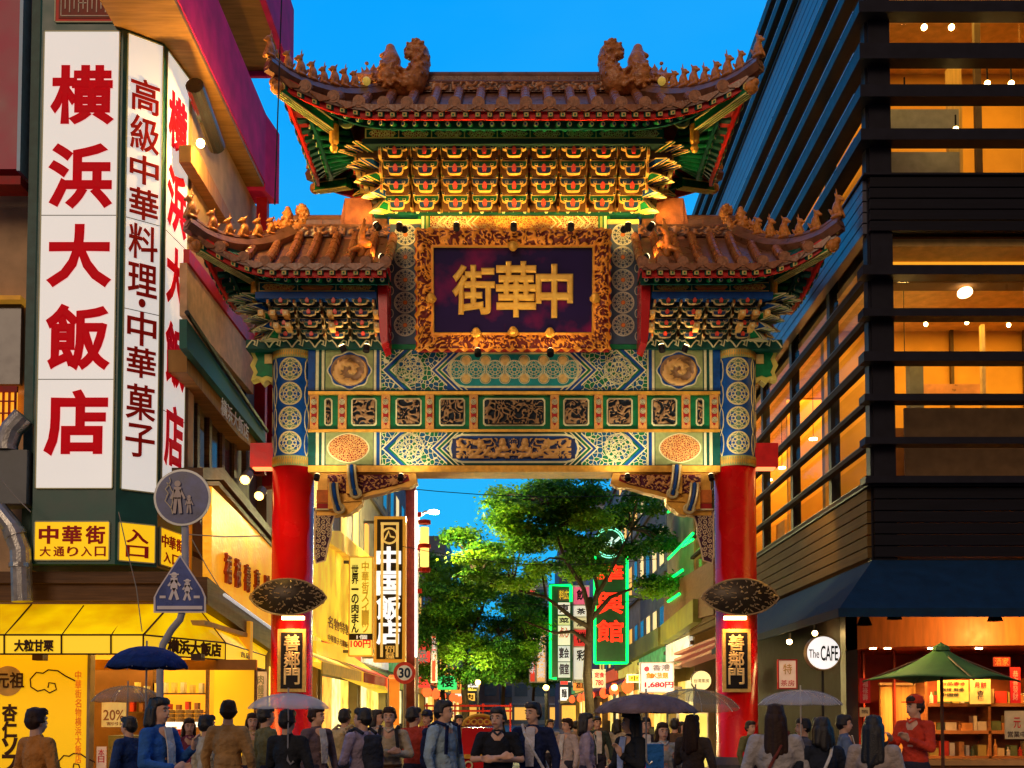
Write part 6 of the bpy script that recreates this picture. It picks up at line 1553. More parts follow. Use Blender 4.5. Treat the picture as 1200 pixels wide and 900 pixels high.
# projecting and standing signs
def box_sign(x0, x1, y0, y1, Y, face_m, label, texts=(), border=None, d=.35, edge=1.5, name='projecting_sign', arm=None):
    t = thing(name, label, 'sign', W((x0+x1)/2, y1, Y)); q = B(); q.fr(x0, x1, y0, y1, Y, d); q.out('case', border or mat('sign case brown', (.12, .05, .02), .5), t)
    q = B(); q.fr(x0+edge, x1-edge, y0+edge, y1-edge, Y-.02, .03); f_ = q.out('face', face_m, t)
    for tx in texts:
        s, a, c, e, g, col, vert = tx[:7]; em = tx[7] if len(tx) > 7 else .5
        q = B(); (vtext if vert else htext)(q, s, a, c, e, g, Y-.035, .02, .03); q.out('lettering', mat('sign ink %.2f %.2f %.2f %.1f' % (*col, em), col, .5, emit=em), t)
    if arm: 
        q = B(); xx = wx(arm, Y, y0); 
        for yy in (y0+6, y1-6): q.box(min(xx, wx(x0, Y, yy)), max(xx, wx(x1, Y, yy)), Y+.1, Y+.18, wz(yy, Y)-.04, wz(yy, Y)+.04)
        q.out('arm', mat('steel arm', (.2, .2, .2), .4, .6), t)
    return t
YF_ = lambda n_, c, e, ns=.08: mat(n_, c, .5, emit=e, noise=ns, scale=1.2)
WHT = (.9, .88, .8); BLK = (.03, .01, .01)
s_ = box_sign(438, 475, 605, 776, 34, mat('black sign face', (.03, .02, .015), .4), 'tall black and gold vertical sign reading 中国飯店 in white characters', [('中国飯店', 442, 469, 641, 756, (.95, .95, .92), 1, 1.1), ('四川料理', 452, 462, 757, 772, (.8, .5, .1), 1, .5)], mat('gold sign case', (.75, .38, .05), .4, .3, emit=.35, ecol=(1, .45, .04)), .4, 3.5, arm=425)
q = B(); q.fr(446, 449, 612, 770, 33.94, .03); q.fr(464, 467, 612, 770, 33.94, .03); q.fr(446, 467, 612, 615, 33.93, .03); q.out('gold_lines', YF_('gold line glow', (.9, .6, .15), .6), s_)
q = B(); c = W(456.5, 628, 33.93)
for rr in (.22, .25): q.ribbon([(c.x+rr*math.cos(a), c.z+rr*math.sin(a)) for a in [2*PI*k/20 for k in range(21)]], .03, .02, lambda p: Vector((p[0], 33.92-p[2], p[1])))
q.ribbon([(c.x-.15, c.z-.12), (c.x-.02, c.z+.15), (c.x+.03, c.z-.02), (c.x+.16, c.z-.05)], .05, .02, lambda p: Vector((p[0], 33.92-p[2], p[1]))); q.out('round_crest', YF_('gold line glow', (1, 1, 1), .6), s_)
box_sign(408.5, 437, 652, 769, 30, YF_('lemon sign face', (1, .78, .12), .85), 'yellow vertical sign for steamed buns with a 100円 price panel', [('世界一の肉まん', 412, 420, 662, 742, (.05, .03, .01), 1, .0), ('中華街スイーツ', 424, 432, 658, 742, (.9, .6, .05), 1, .3), ('1個', 418, 430, 744, 749, (.9, .85, .7), 0, .5), ('100円', 411, 434, 750, 759, (.8, .03, .02), 0, .5)], mat('gold sign case', (1, 1, 1)), arm=402)
q = B(); q.fr(409, 436.5, 742.5, 750, 29.965, .01); q.out('price_band', mat('black sign face', (0, 0, 0)), bpy.data.objects['projecting_sign.001'])
# yellow lit wall sign and beam on the near left wall
ls = thing('yellow_wall_sign', 'large yellow lit menu board on the left wall just beyond the gate column', 'sign', S(-5.4, 371, 745))
q = B(); q.prism([S(-5.4, a, c) for a, c in ((366, 640), (389, 640), (411, 664), (411, 765), (366, 742))], Vector((-.12, 0, 0))); q.out('board', YF_('yellow menu board', (1, .55, .03), .7, .4), ls)
q = B(); R_ = Vector((0, 1, 0))
for i, (y, n_) in enumerate(((3.6, 9), (3.9, 9), (4.3, 6))):
    letter(q, ('肉饅頭小籠包点心', '中華菓子月餅販売', '名物特製')[i], Vector((-5.38, 31.6, y-.25)), R_, ZU, 4.2, .2 if i < 2 else .34, .01, .01)
q.out('lettering', mat('brown board print', (.25, .1, .02), .5), ls)
q = B(); q.prism([S(-5.2, a, c) for a, c in ((386, 622), (398, 622), (434, 652), (434, 668), (386, 636))], Vector((-.5, 0, 0))); q.out('lit_eave', YF_('gold lit eave', (.85, .5, .05), .35, .3), ls)  # golden light on the eave beam put in as emission
q = B(); q.prism([S(-5.0, a, c) for a, c in ((371, 751), (398, 757), (455, 800), (455, 812), (371, 775))], Vector((-.4, 0, 0))); q.out('lit_canopy', YF_('gold lit canopy', (1, .62, .04), .65, .2), ls)
# painted red-brown pillar with a white tube
pl = thing('street_pillar', 'tall dark red pillar with a white light tube and a gold lantern sign', 'pillar', W(480, 835, 36)); pl.location.z = 0
q = B(); a, c = wx(475, 36, 700), wx(486, 36, 700); q.box(a, c, 36, 36.35, 0, wz(540, 36)); q.out('shaft', mat('dark red pillar paint', (.16, .03, .03), .5, noise=.3), pl)
q = B(); q.tube([W(487.5, 575, 35.9), W(487.5, 770, 35.9)], .035, 6); q.out('light_tube', lampmat('white tube', (1, .85, .75), 5), pl)
for y in (600, 640, 690): q = B(); q.fr(487, 494, y, y+5, 35.9, .1); q.out('bracket', REDP, pl)
ln = thing('lantern_sign', 'gold glowing vertical lantern fixed right of the dark red pillar', 'lantern', W(497, 668, 35.5)); q = B(); q.tube([W(497.5, 618, 35.5), W(497.5, 664, 35.5)], .14, 10); q.out('glowing_tube', lampmat('lantern amber', (1, .55, .12), 1.8), ln)
q = B(); 
for y in (612, 640, 668): q.lathe(W(497.5, y, 35.5), [(.1, -.08), (.2, -.06), (.2, .06), (.1, .08)], 10)
q.out('scroll_cap', REDP, ln)
sl = thing('street_lamp', 'bright white street lamp on an arm at the top left of the sky gap', 'street lamp', W(489, 835, 36.6)); sl.location.z = 0
q = B(); q.tube([Vector((wx(489.5, 36.6, 600), 36.6, 0)), W(489.5, 606, 36.6), W(498, 600, 36.6), W(507, 600, 36.6)], .05, 8); q.out('post', GP, sl)
q = B(); q.ball(W(508, 600, 36.6), (.20, .12, .08), 12, 8); q.out('lamp_head', lampmat('street lamp glow', (1, .85, .55), 25), sl); point('street_lamp_light', W(514, 607, 36.8), 1700, (1, .85, .35), .15, sl)
# speed limit sign on a pole
t = thing('speed_limit_sign', 'round white sign with red rim reading 30 on a thin pole', 'sign', W(474, 835, 27)); t.location.z = 0
c = W(474, 788.5, 27); q = B(); q.disc(c, .27, (0, -1, 0), .02, 32); pl_ = q.out('rim', mat('sign red', (.75, .06, .03), .4, emit=.15), t); q = B(); q.disc(c-Vector((0, .005, 0)), .185, (0, -1, 0), .02, 28); q.out('face', mat('sign cream', (.9, .8, .6), .4, emit=.25), t)
q = B(); htext(q, '30', 467.5, 480.5, 783, 794, 26.985, .006, .03); q.out('lettering', mat('sign navy', (.02, .06, .15), .5), t); q = B(); q.tube([Vector((c.x, 27.05, 0)), Vector((c.x, 27.05, c.z))], .04, 8); q.out('pole', GP, t)
t = thing('orange_banner', 'glowing orange cloth banner hanging left under the 30 sign', 'banner', W(462, 850, 28)); q = B(); q.fr(456, 468, 796, 850, 28, .03); q.out('cloth', YF_('orange banner cloth', (1, .24, .02), .9, .4), t); q = B(); q.tube([W(455, 795, 28), W(455, 900, 28)], .02, 6); q.out('rod', GP, t)
# neon signs on the right
NG = lampmat('green neon', (.0, 1, .12), 3.0); NR = lampmat('red neon', (1, .03, .01), 1.5); DG_ = mat('dark green sign face', (.01, .07, .03), .4, emit=.1)
ng = thing('green_neon_sign', 'tall vertical sign edged in green neon with red characters and a round crest', 'sign', W(716, 782, 42)); Yn = 42
q = B(); q.fr(696, 736, 640, 778, Yn, .5); c = W(714, 636, Yn); q.disc(c, .62, (0, -1, 0), .5, 28); q.out('case', DG_, ng)
q = B(); 
for x in (697, 735): q.tube([W(x, 642, Yn-.06), W(x, 777, Yn-.06)], .05, 6)
q.tube([W(697, 777, Yn-.06), W(735, 777, Yn-.06)], .05, 6); q.out('neon_tube', NG, ng)
q = B()
for r_ in (.50, .58): q.ribbon([(c.x+r_*math.cos(a), c.z+r_*math.sin(a)) for a in [2*PI*k/28 for k in range(29)]], .035, .02, lambda p: Vector((p[0], Yn-.02-p[2], p[1])))
q.out('neon_ring', lampmat('mint neon', (.25, 1, .65), 1.5), ng)
q = B(); 
for k in range(5): a = k*1.25; q.ribbon([(c.x+.40*math.cos(a)*t_, c.z-.05+.3*math.sin(a+t_)*t_) for t_ in (.1, .4, .7, 1)], .10, .03, lambda p: Vector((p[0], Yn-.02-p[2], p[1])))
q.out('crest_drawing', lampmat('white neon', (.7, 1, .9), .9), ng)
q = B()
for ch, y0, y1 in (('華', 662, 681), ('興', 694, 719), ('館', 727, 752)): letter(q, ch, W(700, y1, Yn-.03), XR, ZU, 30*Yn/F, (y1-y0)*Yn/F, .05, .022)
q.out('lettering', NR, ng); q = B(); q.box(wx(736, Yn, 700), 5.6, Yn+.15, Yn+.3, wz(700, Yn), wz(697, Yn)); q.out('arm', mat('steel arm', (1, 1, 1)), ng)
g2 = thing('small_green_neon_sign', 'smaller vertical stack of pale panels edged in green neon left of the tree trunk', 'sign', W(656, 797, 46)); Yn = 46
q = B(); q.fr(643, 671, 684, 798, Yn, .4); q.out('case', DG_, g2)
q = B(); q.tube([W(669, 686, Yn-.05), W(645, 686, Yn-.05), W(645, 795, Yn-.05), W(652, 795, Yn-.05)], .06, 6); q.tube([W(669, 686, Yn-.05), W(669, 705, Yn-.05)], .06, 6); q.out('neon_tube', NG, g2)
for y0, y1, tx, cf, ct in ((690, 704, '料広', (.06, .05, .02), (1, .6, .05)), (706, 720, '東', (.75, .72, .6), BLK), (722, 732, '菜', (.7, .75, .3), BLK), (733, 756, '点心', (.8, .82, .55), (.5, .05, .02)), (757, 775, '宴会', (.6, .65, .6), BLK), (776, 794, '個室', (.5, .55, .5), BLK)):
    q = B(); q.fr(654, 668, y0, y1, Yn-.03, .03); p_ = q.out('panel', YF_('panel %.2f' % cf[0], cf, .8), g2); q = B(); htext(q, tx, 655.5, 666.5, y0+2, min(y1-2, y0+14), Yn-.045, .02, .03); q.out('lettering', mat('sign ink2 %.2f' % ct[0], ct, .5, emit=.4), p_)
st = thing('stacked_colour_sign', 'stack of small red, white and yellow lit panels beside the tree trunk', 'sign', W(681, 798, 47)); Yn = 47
q = B(); q.fr(671.5, 691, 686, 800, Yn, .3); q.out('case', mat('sign case brown', (1, 1, 1)), st)
for y0, y1, tx, cf in ((688, 708, '飲', (.75, .12, .2)), (710, 722, '茶', (.8, .75, .6)), (724, 736, '酒', (.7, .6, .3)), (738, 757, '楼', (.75, .04, .03)), (759, 796, '彩', (.95, .75, .05))):
    q = B(); q.fr(672.5, 690, y0, y1, Yn-.03, .03); p_ = q.out('panel', YF_('panel b%.2f' % cf[1], cf, .8), st); q = B(); htext(q, tx, 676, 686, y0+3, min(y1-2, y0+15), Yn-.045, .02, .03); q.out('lettering', mat('sign ink2 .03', BLK, .5), p_)
box_sign(628, 640, 740, 800, 55, YF_('orange strip sign', (.95, .45, .15), .9, .3), 'narrow orange vertical sign left of the small green neon sign', [('広東名菜', 630, 638, 745, 795, WHT, 1)])
box_sign(620, 628, 690, 800, 58, YF_('red strip sign', (.8, .06, .03), .8, .3), 'narrow red vertical sign behind the tree at the middle of the street', [('老舗酒家', 621.5, 626.5, 700, 790, WHT, 1)])
box_sign(505, 512, 742, 800, 44, YF_('red strip sign', (1, 1, 1), .8), 'narrow red vertical sign low behind the left trees', [('酒家', 506.5, 510.5, 748, 775, WHT, 1)])
box_sign(695, 710, 784, 806, 40, YF_('pale price card', (.95, .62, .35), .8), 'small orange card sign right of the tree trunk under the neon sign', [('定食', 697, 708, 788, 794, RINK, 0), ('780', 698, 707, 797, 803, RINK, 0)])
box_sign(750, 790, 776, 812, 33, YF_('white price board', (.95, .85, .75), .85, .12), 'white board with red price 1,680円 under the olive awning', [('1,680円', 756, 789, 799, 806, (.75, .01, .03), 0, .3), ('食べ放題', 757, 783, 788, 795, (.7, .45, .05), 0, .2), ('香港', 765, 785, 779, 786, (.3, .3, .35), 0, .2)], arm=800)
q = B()
for px, py, c_ in ((758, 784, (.8, .1, .15)), (764, 792, (.7, .2, .05)), (782, 781, (.3, .4, .5))): 
    q = B(); q.disc(W(px, py, 32.96), .08, (0, -1, 0), .01, 10); q.out('food_picture', mat('food %.1f' % c_[0], c_, .5, emit=.3), bpy.data.objects['projecting_sign.006'])
t = thing('round_lamp_sign', 'round glowing cream lamp sign left of the right gate column', 'sign', W(822, 810, 27)); c = W(822, 797.5, 27); q = B(); q.disc(c, .25, (0, -1, 0), .16, 28); q.out('case', BRASS, t); q = B(); q.disc(c-Vector((0, .01, 0)), .235, (0, -1, 0), .02, 28); q.out('face', lampmat('cream lamp face', (1, .72, .28), 1.4), t); q = B(); htext(q, '台湾茶房', 813, 831, 795.5, 800, 26.975, .01, .01); q.out('lettering', BRI, t)
# olive boards and canopies on the right wall
for i, (pts, mm) in enumerate((([(774, 733), (812, 702), (812, 729), (774, 755)], (.26, .25, .04)), ([(735, 757), (771, 735), (771, 757), (735, 776)], (.16, .17, .04)), ([(720, 770), (734, 762), (734, 778), (720, 786)], (.10, .16, .06)))):
    q = B(); q.prism([S(5.15, a, c) for a, c in pts], Vector((.25, 0, 0))); tagm(q.out('olive_signboard', mat('olive board %d' % i, mm, .5, emit=.12, noise=.3, scale=2)), ('largest olive slanting signboard nearest the right gate column', 'middle olive signboard on the right wall', 'smallest dark green signboard farthest along the right wall')[i], 'signboard', 'olive signboards on the right wall')
t = thing('brown_canopy', 'brown timber canopy with pinkish slats between the olive boards and the gate column', 'canopy', S(5.3, 800, 780))
q = B(); q.prism([S(5.3, a, c) for a, c in ((778, 690), (836, 655), (836, 720), (778, 735))], Vector((.4, 0, 0))); q.out('beam', mat('brown canopy timber', (.22, .11, .05), .5, kind='stripe', st=(1, 1, 12)), t)
for k in range(3): q = B(); q.prism([S(4.9, a, c+k*7) for a, c in ((790, 765), (838, 746), (838, 749), (790, 768))], Vector((.5, 0, 0))); q.out('slat', mat('pink lit slat', (.6, .22, .12), .5, emit=.2), t)
# green lit strips on the glass building behind the right bracket
for i, (x0, y0, x1, y1) in enumerate(((783, 600, 800, 592), (783, 655, 812, 625), (783, 680, 800, 668), (800, 640, 812, 632), (783, 705, 796, 696))):
    q = B(); q.tube([S(5.25, x0, y0), S(5.25, x1, y1)], .045, 5); tagm(q.out('green_light_strip', NG), 'slanting green light strip on the louvres, %s from the right bracket downwards' % ('first', 'second', 'third', 'fourth', 'fifth')[[592, 625, 668, 632, 696].index(y1)], 'light strip', 'green light strips on the glass building')
# yellow shop glow on the right under the canopies, open stall
box_sign(795, 830, 835, 900, 30, YF_('stall back glow', (.95, .75, .15), .9, .3), 'yellow lit stall panel low behind the crowd left of the right column', [], name='stall_panel')
box_sign(735, 760, 790, 800, 38, YF_('yellow board', (1, .75, .05), .8), 'small yellow board left of the white price board', [('中華', 740, 756, 792, 798, BLK, 0)])
# red festival cart behind the men
t = thing('festival_cart', 'red lacquered cart with gold scroll arch and trim behind the man with folded arms', 'cart', (wx(562, 14.4, 850), 14.4, 0))
q = B(); q.fr(541, 585, 853, 884, 14.2, .8); q.fr(541, 585, 889, 930, 14.2, .8); q.out('body', RED, t); q = B(); q.fr(540, 586, 884, 889, 14.15, .9); q.out('gold_band', GOLD, t)
q = B(); cc = (563, 850)
q.tube([W(563+20*math.cos(a), 851-13*math.sin(a), 14.2) for a in [PI*k/12 for k in range(13)]], .025, 6)
for k in range(5): q.tube([W(548+k*7.5+3.2*math.cos(a), 846-3*math.sin(a), 14.18) for a in [2*PI*j/8 for j in range(9)]], .012, 5)
q.out('scroll_arch', GOLD, t); q = B(); q.px([(545, 851), (550, 842), (563, 838), (576, 842), (581, 851)], 14.3, .1); q.out('arch_panel', mat('coral panel', (.65, .16, .06), .5), t)
q = B()
for x in (549, 574): q.tube([W(x+4.5*math.cos(a), 897+4.5*math.sin(a), 14.17) for a in [2*PI*j/12 for j in range(13)]], .012, 5)
q.out('scroll', CREAM, t)
for sx in (-1, 1): q = B(); cx = wx(563+sx*14, 14.2, 850); q.tube([(cx, 14.3, .22), (cx, 14.4, .22)], .22, 18); q.out('wheel', BLACK, t)
t = thing('red_railing', 'dark red horizontal railing with gold ends far behind the crowd', 'railing', W(545, 835, 40)); t.location.z = 0
for y in (826, 832): q = B(); q.fr(497, 600, y, y+2.2, 40, .1); q.out('rail', REDP, t)
for x in (500, 533, 566, 598): q = B(); q.fr(x-1, x+1, 824, 885, 40.02, .06); q.out('post', REDP, t)

# trees
BARK = mat('tree bark', (.06, .045, .035), .8, noise=.35, scale=12, bump=.6)
def leafmat(n_, c, e=0): 
    m = mat(n_, c, .55, noise=.35, scale=1.2); b_ = m.node_tree.nodes['Principled BSDF']; 
    N = m.node_tree.nodes; L = m.node_tree.links; tr = N.new('ShaderNodeBsdfTranslucent'); mx = N.new('ShaderNodeMixShader'); mx.inputs[0].default_value = .35; o_ = N['Material Output']
    tr.inputs[0].default_value = (min(1, c[0]*2.2), min(1, c[1]*1.8), c[2], 1); L.new(b_.outputs[0], mx.inputs[1]); L.new(tr.outputs[0], mx.inputs[2]); L.new(mx.outputs[0], o_.inputs[0]); return m
LM = [leafmat('leaf dark', (.028, .12, .018)), leafmat('leaf mid', (.065, .21, .022)), leafmat('leaf light', (.17, .37, .028))]
def tree(base, trunk_top, limbs, clumps, label, nleaf, ls, r0=.2, seed=1, group=None):
    rr_ = np.random.default_rng(seed); t = thing('street_tree', label, 'tree', base, group); base = Vector(base)
    q = B(); P = [base.lerp(trunk_top, k/6)+Vector((rr_.normal()*.05, rr_.normal()*.05, 0))*(k > 0) for k in range(7)]
    q.tube(P, [r0*(1.25 if k == 0 else 1-.07*k) for k in range(7)], 10); q.out('trunk', BARK, t, smooth=True)
    for l in limbs:
        q = B(); n_ = len(l)
        q.tube(l, [r0*.5*(1-.75*k/(n_-1)) for k in range(n_)], 7)
        q.out('limb', BARK, t, smooth=True)
    C = np.array([c[:3] for c in clumps]); Rr = np.array([c[3:6] for c in clumps]); wgt = Rr.prod(1)**.66; wgt /= wgt.sum()
    # twigs
    q = B()
    for c, r in zip(C, Rr):
        src = min([p for l in limbs for p in l]+[P[-1]], key=lambda p: (p-Vector(c)).length); mid = src.lerp(Vector(c), .5)+Vector((0, 0, .15)); q.tube([src, mid, Vector(c)], [.05, .035, .015], 5)
        for k in range(4): d = Vector((rr_.normal()*r[0]*.5, rr_.normal()*r[1]*.5, rr_.normal()*r[2]*.4)); q.tube([Vector(c), Vector(c)+d], [.018, .006], 4)
    q.out('twigs', BARK, t, kind='stuff')
    idx = rr_.choice(len(C), nleaf, p=wgt); d = rr_.normal(size=(nleaf, 3)); d /= np.linalg.norm(d, axis=1)[:, None]; rad = rr_.random(nleaf)**(.55)*(1+.35*(rr_.random(nleaf) < .22)*rr_.random(nleaf)*2)
    pos = C[idx]+d*rad[:, None]*Rr[idx]
    # sprays: leaves gather on little drooping twigs
    a = rr_.random(nleaf)*2*PI; tilt = rr_.normal(size=nleaf)*.45-.2; L_ = ls*(.7+.6*rr_.random(nleaf)); Wd = L_*.34
    ax = np.stack([np.cos(a)*np.cos(tilt), np.sin(a)*np.cos(tilt), np.sin(tilt)], 1); sd = np.stack([-np.sin(a), np.cos(a), rr_.normal(size=nleaf)*.3], 1)
    p0 = pos; p1 = pos+ax*(L_*.5)[:, None]+sd*Wd[:, None]; p2 = pos+ax*L_[:, None]; p2[:, 2] -= L_*.15; p3 = pos+ax*(L_*.5)[:, None]-sd*Wd[:, None]
    V = np.stack([p0, p1, p2, p3], 1).reshape(-1, 3)-np.array(base); me = bpy.data.meshes.new('crown'); me.vertices.add(nleaf*4); me.vertices.foreach_set('co', V.ravel()); me.loops.add(nleaf*4); me.loops.foreach_set('vertex_index', np.arange(nleaf*4)); me.polygons.add(nleaf); me.polygons.foreach_set('loop_start', np.arange(nleaf)*4); me.polygons.foreach_set('loop_total', np.full(nleaf, 4))
    for m in LM: me.materials.append(m)
    cm = rr_.integers(0, 3, len(C)); mi = np.clip(cm[idx]+rr_.integers(-1, 2, nleaf)*(rr_.random(nleaf) < .4), 0, 2); me.polygons.foreach_set('material_index', mi.astype(np.int32)); me.update(); me.validate()
    link_mesh('crown', me, t); return t
def cl(px, py, Y, rx, rz, dy=0, rd=1.0): v = W(px, py, Y+dy); return (v.x, v.y, v.z, rx*Y/F, rx*Y/F*rd, rz*Y/F)
Y = 38.0
tt = W(691, 700, Y)
limbs = [[W(691, 720, Y), W(684, 690, Y), W(662, 655, Y-.6), W(650, 620, Y-1), W(645, 590, Y-1)], [W(692, 725, Y), W(700, 690, Y), W(690, 640, Y), W(697, 600, Y)], [W(691, 735, Y), W(672, 725, Y), W(640, 700, Y), W(600, 690, Y), W(560, 680, Y)],
         [W(691, 728, Y), W(715, 700, Y), W(740, 690, Y+.5), W(765, 680, Y+.8)], [W(691, 755, Y), W(672, 740, Y+.4), W(650, 742, Y+.4), W(615, 728, Y+.3)], [W(691, 715, Y), W(720, 660, Y), W(740, 620, Y)]]
rr_ = random.Random(12); cs = []
for px, py, rx, rz, n_ in ((660, 575, 50, 20, 7), (700, 585, 45, 22, 6), (740, 600, 40, 20, 5), (620, 600, 40, 22, 6), (585, 625, 38, 20, 6), (550, 632, 28, 14, 4), (640, 640, 50, 26, 7), (690, 650, 40, 26, 8), (715, 620, 40, 24, 7), (650, 610, 50, 24, 8), (760, 640, 30, 18, 4), (600, 668, 42, 18, 5), (765, 690, 26, 16, 4), (735, 720, 18, 12, 2), (560, 660, 30, 16, 3)):
    for k in range(n_): cs.append(cl(px+rr_.uniform(-rx, rx)*.8, py+rr_.uniform(-rz, rz), Y, rr_.uniform(15, 30), rr_.uniform(6, 12), rr_.uniform(-2.4, 2.4)))
cs = [c for c in cs if not (2.75 < c[0] < 3.95 and 1.6+(835-780)*Y/F < c[2] < 1.6+(835-612)*Y/F)]
tree(Vector((tt.x, Y, .12)), tt, limbs, cs, 'large leafy street tree with dark trunk standing right of the middle of the gate opening', 52000, .14, .19, 3)
Y = 46.0; tt = W(545, 745, Y); cs = []
for px, py, rx, rz, n_ in ((520, 700, 34, 22, 6), (560, 700, 38, 26, 7), (600, 720, 30, 20, 5), (530, 740, 38, 22, 7), (580, 755, 40, 20, 7), (505, 665, 14, 14, 3), (545, 665, 30, 18, 4), (610, 765, 24, 16, 4), (515, 775, 24, 14, 4), (560, 785, 36, 10, 5), (500, 720, 16, 30, 5), (545, 720, 50, 40, 14), (620, 745, 22, 30, 6), (575, 690, 40, 20, 7)):
    for k in range(n_): cs.append(cl(px+rr_.uniform(-rx, rx)*.8, py+rr_.uniform(-rz, rz), Y, rr_.uniform(14, 26), rr_.uniform(8, 14), rr_.uniform(-2.5, 2.5)))
tree(Vector((tt.x, Y, .12)), tt, [[W(545, 760, Y), W(530, 720, Y), W(518, 690, Y)], [W(545, 755, Y), W(565, 715, Y), W(575, 680, Y)], [W(545, 770, Y), W(585, 745, Y), W(608, 730, Y)]], cs, 'bushy green street tree behind the thirty sign on the left of the street', 60000, .14, .17, 5)
for i, (px, py, Yt, lab) in enumerate(((520, 740, 62, 'third street tree, behind the bushy left tree'), (590, 770, 70, 'fourth street tree, small and dark far down the middle'), (625, 780, 85, 'farthest small street tree near the orange strip sign'))):
    cs = [cl(px+rr_.uniform(-24, 24), py+rr_.uniform(-26, 22), Yt, rr_.uniform(9, 16), rr_.uniform(6, 10), rr_.uniform(-2, 2)) for k in range(26)]
    tt = W(px, py+20, Yt); tree(Vector((tt.x, Yt, .12)), tt, [[tt, W(px-8, py, Yt)], [tt, W(px+8, py-4, Yt)]], cs, lab, 9000, .24, .16, 20+i)
for px, py, Yl, e in ((560, 800, 43, 480), (640, 806, 40, 330), (720, 806, 37, 300)):  # added small globe lamps giving warm light under the trees
    t = thing('added_globe_lamp', 'added round warm globe lamp on a short post, %s under the trees' % {560: 'left one', 640: 'middle one', 720: 'right one'}[px], 'street lamp', W(px, 835, Yl), 'added globe lamps under the trees'); t.location.z = 0
    c = W(px, py, Yl); q = B(); q.ball(c, .11, 12, 8); q.out('globe', lampmat('globe glow', (1, .55, .15), 4), t); q = B(); q.tube([Vector((c.x, Yl, .1)), c-Vector((0, 0, .2))], .05, 8); q.out('post', BLACK, t); point('globe_light', c+Vector((0, -.35, .2)), e, (1, .8, .3), .2, t)
# warm pools from the shops (added area lights facing the street)
area('shop_front_fill', (-5.0, 27.5, 3.0), (-2.0, 27.0, .5), 130, 4, .6, (1, .62, .16)); area('shop_front_fill', (-5.0, 36, 3.0), (-2, 36, .5), 120, 5, .6, (1, .6, .2)); area('shop_front_fill', (5.0, 30, 2.9), (2, 30, .5), 200, 5, .6, (1, .55, .2))

rr_ = random.Random(31); CN = {'red': (.85, .05, .03), 'amber': (1, .5, .06), 'white': (.95, .85, .7), 'yellow': (1, .75, .08), 'green': (.05, .7, .15), 'orange': (1, .28, .04)}
WD_ = ['酒家', '餃子', '茶', '菜館', '包子', '中華', '麺', '楼', '飯', '福', '土産', '肉']
for i in range(24):
    s = -1 if i % 2 else 1; Y = 40+i*3.1; nm = list(CN)[rr_.randrange(6)]; x = s*(5.4-rr_.uniform(.5, 1.6)); z0 = rr_.uniform(2.4, 4.6); hgt = rr_.choice((.8, 1.2, 2.0)); w = .7 if hgt > 1 else 1.1
    px0, px1 = VX+(x-w/2)*F/Y, VX+(x+w/2)*F/Y; py1, py0 = HZ-(z0-EYE)*F/Y, HZ-(z0+hgt-EYE)*F/Y
    if 640 < (px0+px1)/2 < 750 and py0 < 785: continue
    tx = WD_[i % 12]; m_ = (px1-px0)*.18
    box_sign(px0, px1, py0, py1, Y, YF_('small sign '+nm, CN[nm], 1.4), '%s lit shop sign, %s one down the %s side of the far street' % (nm, ORD[i//2], 'left' if s < 0 else 'right'), [(tx, px0+m_, px1-m_, py0+(py1-py0)*.15, py0+(py1-py0)*.8, BLK if nm != 'red' else WHT, hgt > 1, .1)], edge=.4, name='shop_sign')
for i in range(16):
    s = -1 if i % 2 else 1; Y = 34+i*3.4; x = s*(4.3-.1*(i % 3)); q = B(); q.ball((x, Y, 2.55), (.22, .22, .26), 12, 8); q.lathe((x, Y, 2.55), [(.09, .24), (.09, .31), (0, .31)], 8)
    tagm(q.out('lantern', lampmat('red lantern glow', (1, .10, .02), 2.2)), 'red round paper lantern, %s one hanging along the %s side of the far street' % (ORD[i//2], 'left' if s < 0 else 'right'), 'lantern', 'red lanterns along the far street')

for i, (a, c, Yc_) in enumerate((((372, 560), (842, 575), 27), ((330, 0), (322, 240), 16.2), ((470, 640), (770, 655), 34), ((540, 700), (830, 690), 38))):
    q = B(); q.tube([W(a[0]+(c[0]-a[0])*k/10, a[1]+(c[1]-a[1])*k/10+14*math.sin(PI*k/10)*(abs(c[0]-a[0]) > 50), Yc_) for k in range(11)], .010, 4)
    tagm(q.out('overhead_cable', mat('cable black', (.02, .02, .02), .6)), ('thin cable sagging across the street just below the gate beam', 'thin cable falling beside the purple fascia', 'thin cable crossing in front of the tree crown', 'thin cable crossing low behind the neon signs')[i], 'cable', 'overhead cables')
# ------------------------------------------------------------------ people
SKIN = mat('skin', (.68, .40, .27), .5, noise=.08, scale=10); HAIR = mat('black hair', (.012, .010, .010), .4, noise=.3, scale=30, bump=.4, bscale=90); HAIRB = mat('brown hair', (.035, .016, .010), .45, noise=.3, scale=30, bump=.4, bscale=90)
ARMS = {   # elbow, wrist, hand direction for the right side (+x); mirrored for the left
    'down': ((.27, .01, 1.10), (.27, -.06, .86), (0, -.15, -1)), 'front': ((.25, -.02, 1.10), (.10, -.24, 1.06), (-.8, -.4, .1)),
    'cross': ((.27, -.06, 1.13), (-.04, -.24, 1.13), (-1, -.1, .1)), 'phone': ((.24, -.06, 1.12), (.10, -.30, 1.22), (-.3, -.7, .6)),
    'hold': ((.25, -.05, 1.12), (.16, -.26, 1.24), (-.2, -.3, .9)), 'bag': ((.26, .02, 1.10), (.17, -.12, 1.20), (-.6, -.2, .6))}
